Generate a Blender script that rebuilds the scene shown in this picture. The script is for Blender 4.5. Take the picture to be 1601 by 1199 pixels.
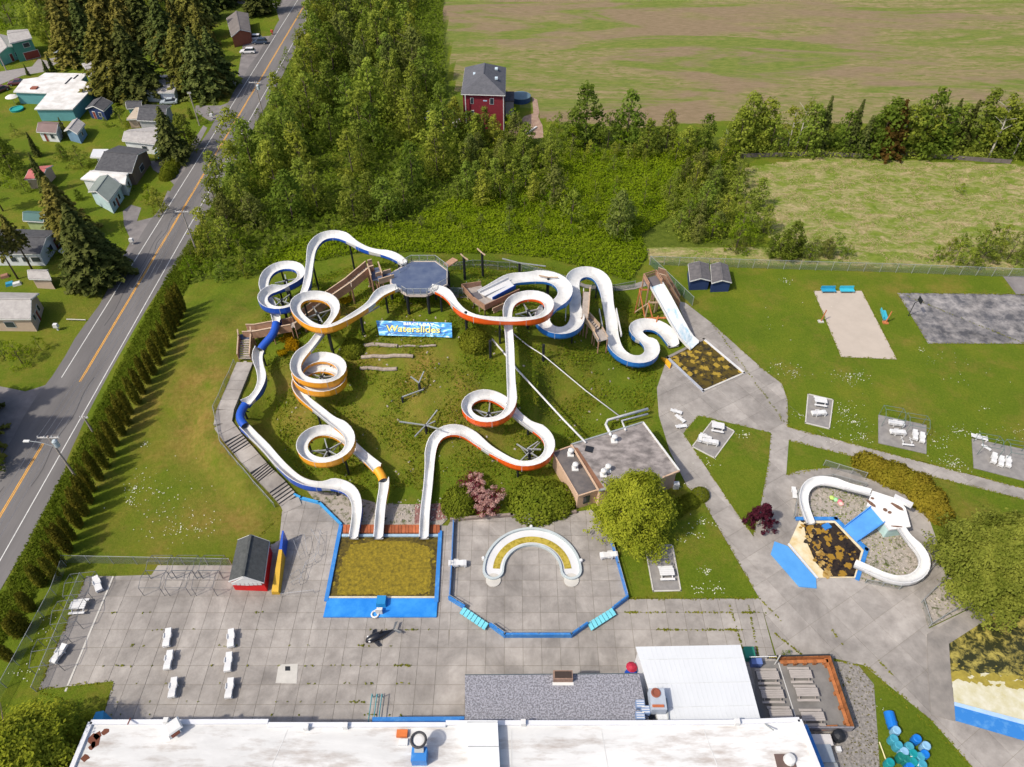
import bpy, math, random
import numpy as np
from mathutils import Vector
random.seed(7); RN = np.random.default_rng(7)
R = math.radians
for o in list(bpy.data.objects): bpy.data.objects.remove(o)
sc = bpy.context.scene; col = sc.collection
# ---------------------------------------------------------------- camera, sky, sun, exposure
CH = 82.0; FPX = 1120.0; PITCH = 45.0
cd = bpy.data.cameras.new('camera'); cam = bpy.data.objects.new('camera', cd); col.objects.link(cam)
cam.location = (0, 0, CH); cam.rotation_euler = (R(90 - PITCH), 0, 0)
cd.sensor_fit = 'HORIZONTAL'; cd.sensor_width = 36; cd.lens = 36 * FPX / 1601; cd.clip_end = 6000; cd.clip_start = .5
sc.camera = cam
SUN_EL = 50; SD = Vector((.87, .50, 0)).normalized()      # ground direction of the shadows
w = bpy.data.worlds.new('World'); sc.world = w; w.use_nodes = True
nt = w.node_tree; nt.nodes.clear()
sk = nt.nodes.new('ShaderNodeTexSky'); sk.sky_type = 'NISHITA'; sk.sun_disc = False
sk.air_density = .8; sk.dust_density = 3.0; sk.sun_elevation = R(SUN_EL); sk.sun_rotation = math.atan2(-SD.x, -SD.y)
bg = nt.nodes.new('ShaderNodeBackground'); bg.inputs[1].default_value = .15
wo = nt.nodes.new('ShaderNodeOutputWorld'); nt.links.new(sk.outputs[0], bg.inputs[0]); nt.links.new(bg.outputs[0], wo.inputs[0])
sl = bpy.data.lights.new('sun', 'SUN'); sl.energy = 3.1; sl.angle = R(1.8); sl.color = (1, .925, .79)
so = bpy.data.objects.new('sun', sl); col.objects.link(so)
sd = Vector((SD.x * math.cos(R(SUN_EL)), SD.y * math.cos(R(SUN_EL)), -math.sin(R(SUN_EL))))
so.rotation_euler = sd.to_track_quat('-Z', 'Y').to_euler(); so.location = (-60, -40, 120)
sc.view_settings.view_transform = 'Standard'; sc.view_settings.look = 'None'
sc.view_settings.exposure = 0.27; sc.view_settings.gamma = 1
# ---------------------------------------------------------------- survey: photograph pixel -> place
_s, _c = math.sin(R(PITCH)), math.cos(R(PITCH))
def P(x, y, z=0.0):
    u = 599.5 - y; F = FPX * _c + u * _s; D = FPX * _s - u * _c; t = (CH - z) / D
    return Vector(((x - 800.5) * t, F * t, z))
def sm(t): t = max(0., min(1., t)); return t * t * (3 - 2 * t)
STAIR = [(383, 566, 3.3), (352, 640, 3.2), (348, 662, 3.1), (364, 684, 3.05), (380, 703, 2.2), (404, 731, 2.1),
         (418, 745, 1.35), (434, 761, 1.25), (452, 782, .45), (458, 796, .1)]
STW = [P(*p) for p in STAIR]
def seg_near(x, y, pts):
    best = (1e9, 0)
    for a, b in zip(pts, pts[1:]):
        dx, dy = b.x - a.x, b.y - a.y; L = dx * dx + dy * dy + 1e-9
        t = max(0, min(1, ((x - a.x) * dx + (y - a.y) * dy) / L))
        d = math.hypot(x - a.x - dx * t, y - a.y - dy * t)
        if d < best[0]: best = (d, a.z + (b.z - a.z) * t)
    return best
def T(x, y):                                             # height of the ground
    if x < -75 or x > 45 or y < 48 or y > 150: return 0.
    dx = (x + 13) / (36 if x < -13 else 38); dy = (y - 94) / (38 if y < 94 else 27)
    h = 9.0 * sm((1 - math.hypot(dx, dy)) / .86)
    h += 3.2 * math.exp(-((x + 50) / 15) ** 2 - ((y - 90) / 19) ** 2) * sm((x + 67) / 9) * sm((y - 57) / 10)
    if x < -25 and y > 50:
        d, z = seg_near(x, y, STW)
        if d < 5.5: h = h + (z - .42 - h) * sm((5.5 - d) / 2.9)
    if x > 4: h *= 1 - sm((x - 2) / 5) * sm((84 - y) / 5)
    if x > 22: h *= 1 - sm((x - 21) / 5) * sm((93 - y) / 4)
    h += .18 * math.sin(x * .9 + y * .4) * math.sin(y * .7 - x * .3) * sm(h / 2)
    return h
def G(px, py, dz=0.0):                                   # pixel -> point on the ground surface
    z = 0.
    for _ in range(14):
        p = P(px, py, z); z = .5 * z + .5 * T(p.x, p.y)
    return P(px, py, z + dz) if dz == 0 else P(px, py, z) + Vector((0, 0, dz))
# ---------------------------------------------------------------- materials
MC = {}
def mat(name, c, rough=.7, var=.15, scale=.6, bump=0., rnd=0., metal=0., spec=.3, c2=None, thr=None, detail=5, coord='Object', sep=None, mac=0.):
    if name in MC: return MC[name]
    m = bpy.data.materials.new(name); m.use_nodes = True; n = m.node_tree; L = n.links
    b = n.nodes['Principled BSDF']; b.inputs['Roughness'].default_value = rough; b.inputs['Metallic'].default_value = metal
    b.inputs['Specular IOR Level'].default_value = spec
    if coord == 'World':
        tc = n.nodes.new('ShaderNodeNewGeometry'); vec = tc.outputs['Position']
    else:
        tc = n.nodes.new('ShaderNodeTexCoord'); vec = tc.outputs[coord]
    if sep:
        mp = n.nodes.new('ShaderNodeMapping'); mp.inputs['Scale'].default_value = sep; L.new(vec, mp.inputs[0]); vec = mp.outputs[0]
    no = n.nodes.new('ShaderNodeTexNoise'); no.inputs['Scale'].default_value = scale; no.inputs['Detail'].default_value = detail
    no.inputs['Roughness'].default_value = .65; L.new(vec, no.inputs[0])
    r = n.nodes.new('ShaderNodeValToRGB'); L.new(no.outputs[0], r.inputs[0])
    r.color_ramp.elements[0].position, r.color_ramp.elements[1].position = thr or (.3, .7)
    if c2 is None:
        r.color_ramp.elements[0].color = tuple(v * (1 - var) for v in c) + (1,)
        r.color_ramp.elements[1].color = tuple(min(1, v * (1 + var)) for v in c) + (1,)
    else:
        r.color_ramp.elements[0].color = tuple(c) + (1,); r.color_ramp.elements[1].color = tuple(c2) + (1,)
    out = r.outputs[0]
    if mac:
        n5 = n.nodes.new('ShaderNodeTexNoise'); n5.inputs['Scale'].default_value = scale * .22; n5.inputs['Detail'].default_value = 7; n5.inputs['Roughness'].default_value = .7; n5.inputs['Distortion'].default_value = .6; L.new(vec, n5.inputs[0])
        m5 = n.nodes.new('ShaderNodeMapRange'); m5.inputs[1].default_value = .35; m5.inputs[2].default_value = .6; m5.inputs[3].default_value = 1 - mac; m5.inputs[4].default_value = 1.04; L.new(n5.outputs[0], m5.inputs[0])
        x5 = n.nodes.new('ShaderNodeVectorMath'); x5.operation = 'SCALE'; L.new(out, x5.inputs[0]); L.new(m5.outputs[0], x5.inputs['Scale']); out = x5.outputs[0]
    if rnd:
        oi = n.nodes.new('ShaderNodeObjectInfo'); mr = n.nodes.new('ShaderNodeMapRange')
        L.new(oi.outputs['Random'], mr.inputs[0]); mr.inputs[3].default_value = 1 - rnd; mr.inputs[4].default_value = 1 + rnd
        mx = n.nodes.new('ShaderNodeVectorMath'); mx.operation = 'SCALE'; L.new(out, mx.inputs[0]); L.new(mr.outputs[0], mx.inputs['Scale']); out = mx.outputs[0]
    L.new(out, b.inputs['Base Color'])
    if bump:
        n2 = n.nodes.new('ShaderNodeTexNoise'); n2.inputs['Scale'].default_value = scale * 6; n2.inputs['Detail'].default_value = 4; L.new(vec, n2.inputs[0])
        bp = n.nodes.new('ShaderNodeBump'); bp.inputs['Strength'].default_value = min(1, bump); bp.inputs['Distance'].default_value = .1 * max(1, bump)
        L.new(n2.outputs[0], bp.inputs['Height']); L.new(bp.outputs[0], b.inputs['Normal'])
    MC[name] = m; return m
def leafmat(name, a, b_, scale=.35, rnd=.20, trans=.48):
    if name in MC: return MC[name]
    m = bpy.data.materials.new(name); m.use_nodes = True; n = m.node_tree; L = n.links; n.nodes.clear()
    tc = n.nodes.new('ShaderNodeTexCoord'); no = n.nodes.new('ShaderNodeTexNoise'); no.inputs['Scale'].default_value = scale; no.inputs['Detail'].default_value = 6; no.inputs['Roughness'].default_value = .8
    L.new(tc.outputs['Object'], no.inputs[0])
    r = n.nodes.new('ShaderNodeValToRGB'); r.color_ramp.elements[0].position = .35; r.color_ramp.elements[1].position = .65
    r.color_ramp.elements[0].color = a + (1,); r.color_ramp.elements[1].color = b_ + (1,); L.new(no.outputs[0], r.inputs[0])
    oi = n.nodes.new('ShaderNodeObjectInfo'); mr = n.nodes.new('ShaderNodeMapRange'); L.new(oi.outputs['Random'], mr.inputs[0]); mr.inputs[3].default_value = 1 - rnd; mr.inputs[4].default_value = 1 + rnd
    hs = n.nodes.new('ShaderNodeHueSaturation'); mr2 = n.nodes.new('ShaderNodeMapRange'); ml = n.nodes.new('ShaderNodeMath'); ml.operation = 'MULTIPLY'; ml.inputs[1].default_value = 7.3
    fr = n.nodes.new('ShaderNodeMath'); fr.operation = 'FRACT'; L.new(oi.outputs['Random'], ml.inputs[0]); L.new(ml.outputs[0], fr.inputs[0]); L.new(fr.outputs[0], mr2.inputs[0])
    mr2.inputs[3].default_value = .5 - rnd * .07; mr2.inputs[4].default_value = .5 + rnd * .07
    L.new(mr2.outputs[0], hs.inputs['Hue']); L.new(mr.outputs[0], hs.inputs['Value']); L.new(r.outputs[0], hs.inputs['Color'])
    d = n.nodes.new('ShaderNodeBsdfDiffuse'); t = n.nodes.new('ShaderNodeBsdfTranslucent'); mx = n.nodes.new('ShaderNodeMixShader'); mx.inputs[0].default_value = trans
    L.new(hs.outputs[0], d.inputs[0]); L.new(hs.outputs[0], t.inputs[0]); L.new(d.outputs[0], mx.inputs[1]); L.new(t.outputs[0], mx.inputs[2])
    o = n.nodes.new('ShaderNodeOutputMaterial'); L.new(mx.outputs[0], o.inputs[0]); MC[name] = m; return m
def wiremat(name, c, cover=.3, scale=9.):
    if name in MC: return MC[name]
    m = bpy.data.materials.new(name); m.use_nodes = True; n = m.node_tree; L = n.links
    b = n.nodes['Principled BSDF']; b.inputs['Base Color'].default_value = c + (1,); b.inputs['Roughness'].default_value = .5; b.inputs['Metallic'].default_value = .3
    tc = n.nodes.new('ShaderNodeTexCoord'); acc = None
    for s in ((1, 1, 1), (1, 1, -1)):
        mp = n.nodes.new('ShaderNodeMapping'); mp.inputs['Scale'].default_value = s; L.new(tc.outputs['Object'], mp.inputs[0])
        wv = n.nodes.new('ShaderNodeTexWave'); wv.bands_direction = 'DIAGONAL'; wv.inputs['Scale'].default_value = scale; L.new(mp.outputs[0], wv.inputs[0])
        g = n.nodes.new('ShaderNodeMath'); g.operation = 'GREATER_THAN'; g.inputs[1].default_value = 1 - cover * .45; L.new(wv.outputs[1], g.inputs[0])
        if acc is None: acc = g.outputs[0]
        else:
            mm = n.nodes.new('ShaderNodeMath'); mm.operation = 'MAXIMUM'; L.new(acc, mm.inputs[0]); L.new(g.outputs[0], mm.inputs[1]); acc = mm.outputs[0]
    L.new(acc, b.inputs['Alpha']); MC[name] = m; return m
WHITE = mat('white_gelcoat', (.62, .62, .62), .35, .05, .5, spec=.5)
FLUME = mat('flume_inner', (.70, .70, .69), .4, c2=(.50, .50, .48), scale=.6, thr=(.42, .85), spec=.35, mac=.2, detail=8)
FGREY = mat('flume_outer_grey', (.42, .42, .42), .5, .12)
BLUE = mat('blue_gelcoat', (.012, .075, .42), .35, .1, spec=.5)
BLUE2 = mat('bright_blue_paint', (.035, .19, .52), .5, c2=(.13, .33, .60), scale=1.1, thr=(.5, .8), detail=9)
YEL = mat('yellow_gelcoat', (.78, .33, .02), .35, .08, spec=.5)
ORG = mat('orange_gelcoat', (.72, .10, .012), .35, .08, spec=.5)
BLACK = mat('black_steel', (.018, .02, .025), .5, .2)
STEEL = mat('galvanised_steel', (.36, .38, .38), .45, .15, metal=.3)
WOOD = mat('brown_timber', (.34, .20, .13), .8, .25, 1.5, rnd=.15)
WOODL = mat('pale_timber', (.45, .33, .23), .8, .2, 1.5, rnd=.15)
WOODG = mat('grey_timber', (.34, .30, .27), .85, .22, 2., rnd=.14)
NAVY = mat('navy_deck_coating', (.06, .085, .16), .75, c2=(.12, .15, .22), scale=.5, thr=(.35, .75))
CONC = mat('concrete_slab', (.275, .25, .228), .85, c2=(.395, .365, .335), scale=.55, thr=(.3, .72), bump=.25, rnd=.09, detail=9, coord='World', mac=.34)
CONCD = mat('dirty_concrete', (.20, .185, .17), .85, c2=(.33, .30, .27), scale=.5, bump=.3, rnd=.08, detail=8, coord='World', mac=.2)
JOINT = mat('joint_soil', (.19, .17, .14), .95, c2=(.2, .18, .14), scale=1.2)
KERB = mat('pale_kerb', (.5, .48, .44), .8, .12)
ASPH = mat('road_asphalt', (.115, .108, .107), .9, c2=(.178, .168, .165), scale=.25, thr=(.3, .7), bump=.3, detail=8, sep=(1, .15, 1))
ASPD = mat('driveway_asphalt', (.14, .13, .13), .9, c2=(.24, .22, .215), scale=.35, bump=.3, detail=8)
COURT = mat('worn_court_asphalt', (.095, .095, .105), .9, c2=(.33, .31, .30), scale=.42, thr=(.40, .62), bump=.3, detail=12, mac=.45)
GRAV = mat('grey_gravel', (.15, .14, .13), .95, c2=(.38, .35, .32), scale=3.5, thr=(.3, .7), bump=.8, detail=6)
GRAVW = mat('weedy_gravel', (.085, .10, .035), .95, c2=(.36, .32, .28), scale=1.6, thr=(.36, .5), bump=1, detail=7)
SAND = mat('court_sand', (.44, .38, .32), .95, .06, .4, bump=.2)
YPAINT = mat('yellow_road_paint', (.75, .36, .03), .7, .15, 1.)
WPAINT = mat('white_road_paint', (.62, .62, .6), .7, .2, 1.)
TRUNK = mat('tree_bark', (.12, .09, .065), .9, .3, 2.)
TRUNKW = mat('pale_bark', (.42, .39, .34), .85, .25, 2.)
GLASS = mat('window_glass', (.03, .04, .055), .12, .2, spec=.6)
PLAST = mat('white_plastic', (.63, .63, .63), .45, .04)
TEAL = mat('teal_plastic', (.05, .42, .55), .45, .1)
CYAN = mat('cyan_paint', (.17, .56, .66), .55, .12)
LINK = wiremat('chain_link', (.24, .27, .26), .16)
LINKG = wiremat('green_chain_link', (.10, .20, .15), .38)
# ---------------------------------------------------------------- mesh helpers
class MB:
    def __init__(s): s.v = []; s.f = []; s.mi = []; s.mats = []
    def _m(s, m):
        if m not in s.mats: s.mats.append(m)
        return s.mats.index(m)
    def add(s, V, F, m):
        k = len(s.v); i = s._m(m); s.v += [tuple(p) for p in V]
        for f in F: s.f.append(tuple(j + k for j in f)); s.mi.append(i)
        return s
    def box(s, c, d, m, rz=0., taper=1.):
        x, y, z = d[0] / 2, d[1] / 2, d[2]; cs, sn = math.cos(rz), math.sin(rz); V = []
        for (zz, t) in ((0, 1), (z, taper)):
            for a, b in ((-1, -1), (1, -1), (1, 1), (-1, 1)):
                px, py = a * x * t, b * y * t; V.append((c[0] + px * cs - py * sn, c[1] + px * sn + py * cs, c[2] + zz))
        return s.add(V, [(3, 2, 1, 0), (4, 5, 6, 7), (0, 1, 5, 4), (1, 2, 6, 5), (2, 3, 7, 6), (3, 0, 4, 7)], m)
    def beam(s, a, b, wd, ht, m):
        a, b = Vector(a), Vector(b); d = (b - a)
        if d.length < 1e-6: return s
        d.normalize(); up = Vector((0, 0, 1)) if abs(d.z) < .95 else Vector((0, 1, 0)); x = d.cross(up).normalized(); y = x.cross(d)
        V = [p + x * (i * wd / 2) + y * (j * ht / 2) for p in (a, b) for i, j in ((-1, -1), (1, -1), (1, 1), (-1, 1))]
        return s.add(V, [(0, 1, 2, 3), (7, 6, 5, 4), (4, 5, 1, 0), (5, 6, 2, 1), (6, 7, 3, 2), (7, 4, 0, 3)], m)
    def tube(s, pts, r, m, n=8, r2=None, cap=True):
        pts = [Vector(p) for p in pts]; N = len(pts); V = []
        for i, p in enumerate(pts):
            d = (pts[min(i + 1, N - 1)] - pts[max(i - 1, 0)]).normalized(); up = Vector((0, 0, 1)) if abs(d.z) < .95 else Vector((0, 1, 0))
            x = d.cross(up).normalized(); y = x.cross(d); rr = r if r2 is None else r + (r2 - r) * i / (N - 1)
            for k in range(n): a = 2 * math.pi * k / n; V.append(p + x * (rr * math.cos(a)) + y * (rr * math.sin(a)))
        F = [(i * n + k, i * n + (k + 1) % n, (i + 1) * n + (k + 1) % n, (i + 1) * n + k) for i in range(N - 1) for k in range(n)]
        if cap: F += [tuple(range(n))[::-1], tuple(range((N - 1) * n, N * n))]
        return s.add(V, F, m)
    def prism(s, poly, z0, z1, m, ms=None):
        A = sum(poly[i][0] * poly[(i + 1) % len(poly)][1] - poly[(i + 1) % len(poly)][0] * poly[i][1] for i in range(len(poly)))
        if A < 0: poly = poly[::-1]
        n = len(poly); b = z0 if callable(z0) else (lambda x, y: z0); t = z1 if callable(z1) else (lambda x, y: z1)
        V = [(p[0], p[1], b(p[0], p[1])) for p in poly] + [(p[0], p[1], t(p[0], p[1])) for p in poly]
        s.add(V, [tuple(range(n))[::-1], tuple(range(n, 2 * n))], m)
        return s.add(V, [(i, (i + 1) % n, n + (i + 1) % n, n + i) for i in range(n)], ms or m)
    def lathe(s, c, prof, m, n=16):
        V = []; 
        for r, z in prof:
            for k in range(n): a = 2 * math.pi * k / n; V.append((c[0] + r * math.cos(a), c[1] + r * math.sin(a), c[2] + z))
        F = [(i * n + k, i * n + (k + 1) % n, (i + 1) * n + (k + 1) % n, (i + 1) * n + k) for i in range(len(prof) - 1) for k in range(n)]
        F += [tuple(range(n))[::-1], tuple(range((len(prof) - 1) * n, len(prof) * n))]
        return s.add(V, F, m)
    def mesh(s, name, off=(0, 0, 0), smooth=False):
        me = bpy.data.meshes.new(name)
        me.from_pydata([(a - off[0], b - off[1], c - off[2]) for a, b, c in s.v], [], s.f)
        for m in s.mats: me.materials.append(m)
        if len(s.mats) > 1: me.polygons.foreach_set('material_index', s.mi)
        if smooth: me.polygons.foreach_set('use_smooth', [True] * len(s.f))
        me.update(); return me
def wloc(o):
    v = Vector((0, 0, 0))
    while o is not None: v += o.location; o = o.parent
    return v
def tag(o, label=None, cat=None, group=None, kind=None):
    if label: o['label'] = label
    if cat: o['category'] = cat
    if group: o['group'] = group
    if kind: o['kind'] = kind
    return o
def obj(name, mb, parent=None, label=None, cat=None, group=None, kind=None, smooth=False, origin=None):
    if parent is not None: off = wloc(parent)
    elif origin is not None: off = origin
    elif kind == 'structure': off = Vector((0, 0, 0))
    else:
        xs = [p[0] for p in mb.v]; ys = [p[1] for p in mb.v]; zs = [p[2] for p in mb.v]
        off = Vector(((min(xs) + max(xs)) / 2, (min(ys) + max(ys)) / 2, min(zs)))
    o = bpy.data.objects.new(name, mb.mesh(name, off, smooth)); col.objects.link(o)
    if parent is not None: o.parent = parent
    else: o.location = off
    return tag(o, label, cat, group, kind)
def thing(name, loc, label, cat, group=None, rz=0, s=1.):
    o = bpy.data.objects.new(name, None); col.objects.link(o); o.location = loc; o.rotation_euler = (0, 0, rz); o.empty_display_size = .3
    o.scale = (s, s, s) if not isinstance(s, tuple) else s
    return tag(o, label, cat, group)
def inst(kit, name, loc, label, cat, group=None, rz=0, s=1.):       # kit: [(part, mesh, [(subpart, mesh)])]
    r = thing(name, loc, label, cat, group, rz, s)
    for pn, me, subs in kit:
        c = bpy.data.objects.new(pn, me); col.objects.link(c); c.parent = r
        for sn, sme in subs:
            d = bpy.data.objects.new(sn, sme); col.objects.link(d); d.parent = c
    return r
def raw(name, V, F, mats, parent=None, kind=None, label=None, cat=None, mi=None, loc=(0, 0, 0)):   # big arrays of quads/triangles
    me = bpy.data.meshes.new(name); k = F.shape[1]
    me.vertices.add(len(V)); me.vertices.foreach_set('co', V.astype(np.float32).ravel())
    me.loops.add(F.size); me.loops.foreach_set('vertex_index', F.astype(np.int32).ravel())
    me.polygons.add(len(F)); me.polygons.foreach_set('loop_start', np.arange(0, F.size, k, dtype=np.int32))
    for m in mats: me.materials.append(m)
    if mi is not None: me.polygons.foreach_set('material_index', mi.astype(np.int32))
    me.update(calc_edges=True); return me
def put(name, me, parent=None, **kw):
    o = bpy.data.objects.new(name, me); col.objects.link(o)
    if parent is not None: o.parent = parent
    return tag(o, **kw)
def inside(x, y, poly):
    c = False; n = len(poly); j = n - 1
    for i in range(n):
        xi, yi, xj, yj = poly[i][0], poly[i][1], poly[j][0], poly[j][1]
        if (yi > y) != (yj > y) and x < (xj - xi) * (y - yi) / (yj - yi + 1e-12) + xi: c = not c
        j = i
    return c
def clip(poly, x0, x1, y0, y1):
    def cl(ps, f, cut):
        out = []
        for i in range(len(ps)):
            a, b = ps[i - 1], ps[i]; fa, fb = f(a), f(b)
            if fa >= 0 and fb >= 0: out.append(b)
            elif fa >= 0 > fb: out.append(cut(a, b, fa, fb))
            elif fb >= 0 > fa: out.append(cut(a, b, fa, fb)); out.append(b)
        return out
    cut = lambda a, b, fa, fb: (a[0] + (b[0] - a[0]) * fa / (fa - fb), a[1] + (b[1] - a[1]) * fa / (fa - fb))
    for f in (lambda p: p[0] - x0, lambda p: x1 - p[0], lambda p: p[1] - y0, lambda p: y1 - p[1]):
        poly = cl(poly, f, cut)
        if len(poly) < 3: return []
    return poly
def area(p): return abs(sum(p[i - 1][0] * p[i][1] - p[i][0] * p[i - 1][1] for i in range(len(p)))) / 2
def PX(L, z=0): return [tuple(P(a, b, z)[:2]) for a, b in L]
# ---------------------------------------------------------------- ground
def ground_mat():
    m = bpy.data.materials.new('grass_and_field'); m.use_nodes = True; n = m.node_tree; L = n.links
    b = n.nodes['Principled BSDF']; b.inputs['Roughness'].default_value = .95; b.inputs['Specular IOR Level'].default_value = .1
    geo = n.nodes.new('ShaderNodeNewGeometry'); at = n.nodes.new('ShaderNodeAttribute'); at.attribute_name = 'zone'
    sp = n.nodes.new('ShaderNodeSeparateColor'); L.new(at.outputs[0], sp.inputs[0])
    def noise(scale, det=6, s=(1, 1, 1), rough=.65, dist=0):
        mp = n.nodes.new('ShaderNodeMapping'); mp.inputs['Scale'].default_value = s; L.new(geo.outputs[0], mp.inputs[0])
        q = n.nodes.new('ShaderNodeTexNoise'); q.inputs['Scale'].default_value = scale; q.inputs['Detail'].default_value = det; q.inputs['Roughness'].default_value = rough; q.inputs['Distortion'].default_value = dist
        L.new(mp.outputs[0], q.inputs[0]); return q.outputs[0]
    def ramp(src, stops):
        r = n.nodes.new('ShaderNodeValToRGB'); L.new(src, r.inputs[0]); e = r.color_ramp.elements
        while len(e) < len(stops): e.new(.5)
        for k, (p, c) in enumerate(stops): e[k].position = p; e[k].color = tuple(c) + (1,)
        return r.outputs[0]
    def mix(f, a, c):
        x = n.nodes.new('ShaderNodeMix'); x.data_type = 'RGBA'
        if isinstance(f, float): x.inputs[0].default_value = f
        else: L.new(f, x.inputs[0])
        L.new(a, x.inputs[6]); L.new(c, x.inputs[7]); return x.outputs[2]
    def step(src, lo, hi):
        q = n.nodes.new('ShaderNodeMapRange'); q.inputs[1].default_value = lo; q.inputs[2].default_value = hi; L.new(src, q.inputs[0]); return q.outputs[0]
    lawn = ramp(noise(.12, 8), [(.3, (.054, .104, .003)), (.5, (.088, .140, .005)), (.7, (.16, .17, .013))])
    fine = ramp(noise(3., 5), [(.25, (.06, .095, .006)), (.75, (.175, .20, .025))])
    lawn = mix(.45, lawn, fine)
    bare = ramp(noise(1.6, 6), [(.3, (.16, .11, .022)), (.7, (.27, .195, .05))])
    f1 = step(noise(.09, 8, rough=.75), .50, .66)
    am = n.nodes.new('ShaderNodeMath'); am.operation = 'MULTIPLY_ADD'; L.new(f1, am.inputs[0]); am.inputs[1].default_value = .55; dm = n.nodes.new('ShaderNodeMath'); dm.operation = 'MULTIPLY'; L.new(sp.outputs[2], dm.inputs[0]); L.new(step(noise(.35, 8, rough=.75), .32, .58), dm.inputs[1]); L.new(dm.outputs[0], am.inputs[2]); am.use_clamp = True
    lawn = mix(am.outputs[0], lawn, bare)
    straw = ramp(noise(.55, 8, (.45, 1.5, 1), .75, .6), [(.32, (.10, .14, .022)), (.45, (.165, .175, .05)), (.55, (.25, .20, .10)), (.75, (.35, .27, .15))])
    straw2 = ramp(noise(.9, 8, (.35, 1.9, 1), .75, .4), [(.3, (.145, .12, .055)), (.48, (.215, .16, .095)), (.75, (.31, .23, .15))])
    big = step(noise(.018, 6, (.55, 1.5, 1), .65, .8), .46, .54)
    grn = ramp(noise(.6, 8, (.5, 1.5, 1), .75), [(.35, (.095, .145, .02)), (.65, (.20, .21, .055))])
    mead = mix(step(noise(.030, 7, (.4, 1.7, 1), .68, 1.0), .50, .57), mix(big, straw, straw2), grn)
    px_ = n.nodes.new('ShaderNodeSeparateXYZ'); L.new(geo.outputs[0], px_.inputs[0]); q_ = n.nodes.new('ShaderNodeMapRange'); q_.inputs[1].default_value = 178; q_.inputs[2].default_value = 166; L.new(px_.outputs[1], q_.inputs[0])
    near = mix(step(noise(.30, 8, (.7, 1.3, 1), .8, .8), .45, .62), ramp(noise(.8, 7), [(.3, (.10, .155, .015)), (.7, (.20, .24, .04))]), ramp(noise(1.6, 6), [(.3, (.28, .225, .10)), (.7, (.46, .37, .22))]))
    mead = mix(q_.outputs[0], mead, near)
    brush = ramp(noise(.9, 8), [(.3, (.05, .075, .007)), (.7, (.12, .15, .02))])
    e1 = step(noise(.4, 6), .35, .65)
    a1 = n.nodes.new('ShaderNodeMath'); a1.operation = 'MULTIPLY_ADD'; L.new(e1, a1.inputs[0]); a1.inputs[1].default_value = .5; a1.inputs[2].default_value = -.25
    def edge(ch):
        q = n.nodes.new('ShaderNodeMath'); q.operation = 'ADD'; L.new(ch, q.inputs[0]); L.new(a1.outputs[0], q.inputs[1]); return step(q.outputs[0], .35, .65)
    c = mix(edge(sp.outputs[0]), lawn, mead); c = mix(edge(sp.outputs[1]), c, brush); L.new(c, b.inputs['Base Color'])
    bp = n.nodes.new('ShaderNodeBump'); bp.inputs['Strength'].default_value = .8; bp.inputs['Distance'].default_value = .22; L.new(noise(2.2, 8, rough=.8), bp.inputs['Height']); L.new(bp.outputs[0], b.inputs['Normal'])
    return m
FIELD_FAR = PX([(690, 0), (705, 90), (712, 150), (790, 150), (860, 190), (1000, 200), (1130, 190), (1600, 200), (3000, 190), (3000, -60), (690, -60)])
FIELD_NEAR = PX([(1165, 262), (1280, 245), (1700, 262), (1700, 400), (1560, 398), (1440, 408), (1300, 396), (1215, 380), (1150, 330)])
STRIP = PX([(1012, 385), (1150, 385), (1300, 392), (1700, 402), (1700, 424), (1013, 408)])
BRUSH = PX([(318, 330), (466, 62), (480, -40), (690, -40), (705, 150), (870, 215), (1140, 215), (1700, 215), (1700, 245), (1180, 248), (1120, 300), (1150, 385), (1010, 405), (985, 436), (940, 430), (870, 402), (780, 396), (600, 392), (470, 410), (300, 450), (272, 430)])
DRYS = [((320, 600), 7, 1.), ((300, 680), 6, .9), ((345, 700), 5, .9), ((250, 620), 5, .7), ((370, 815), 4, .9), ((430, 800), 3, .7), ((500, 470), 5, .7), ((545, 485), 4, .6), ((460, 600), 3, .6), ((640, 600), 4, .7), ((655, 560), 4, .7), ((590, 560), 3, .8), ((880, 620), 4, .5), ((300, 560), 9, .55), ((350, 760), 5, .6), ((470, 640), 4, .5), ((560, 640), 4, .5), ((690, 560), 4, .5), ((740, 690), 4, .5), ((860, 540), 4, .45), ((600, 700), 4, .4), ((130, 480), 6, .4), ((60, 540), 5, .4), ((285, 640), 9, .5), (( 330, 800), 5, .75), ((270, 560), 8, .4), ((240, 860), 8, .3), ((975, 900), 3.5, .8), ((620, 560), 5, .35), ((520, 590), 4, .3), ((700, 600), 6, .3), ((640, 640), 5, .25), ((420, 400), 6, .3), ((1345, 400), 5, .6), ((900, 585), 6, .25), ((320, 700), 6, .45)]
def gaxis(lo, hi, fine, far):
    a = list(np.arange(lo, hi + .01, fine)); s = fine; v = hi
    while v < far: s *= 1.35; v += s; a.append(v)
    s = fine; v = lo; b = []
    while v > -far: s *= 1.35; v -= s; b.append(v)
    return np.array(b[::-1] + a)
gx = gaxis(-125, 130, .85, 3000); gy = gaxis(24, 175, .85, 3000)
X, Y = np.meshgrid(gx, gy); Z = np.vectorize(T)(X, Y)
DRYW = [(G(*p), r, a) for p, r, a in DRYS]
zone = np.zeros((X.size, 4), np.float32); zone[:, 3] = 1
for i, (x, y) in enumerate(zip(X.ravel(), Y.ravel())):
    if y > 300 and x > -60: zone[i, 0] = 1
    elif inside(x, y, FIELD_FAR) or inside(x, y, FIELD_NEAR) or inside(x, y, STRIP): zone[i, 0] = 1
    elif inside(x, y, BRUSH) or y < -5 or (x < -85 and y > 240): zone[i, 1] = 1
    if 40 < y < 150:
        a = 0
        for p, r, k in DRYW:
            d = (x - p.x) ** 2 + (y - p.y) ** 2
            if d < 6 * r * r: a = max(a, k * math.exp(-d / r / r))
        zone[i, 2] = a
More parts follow.
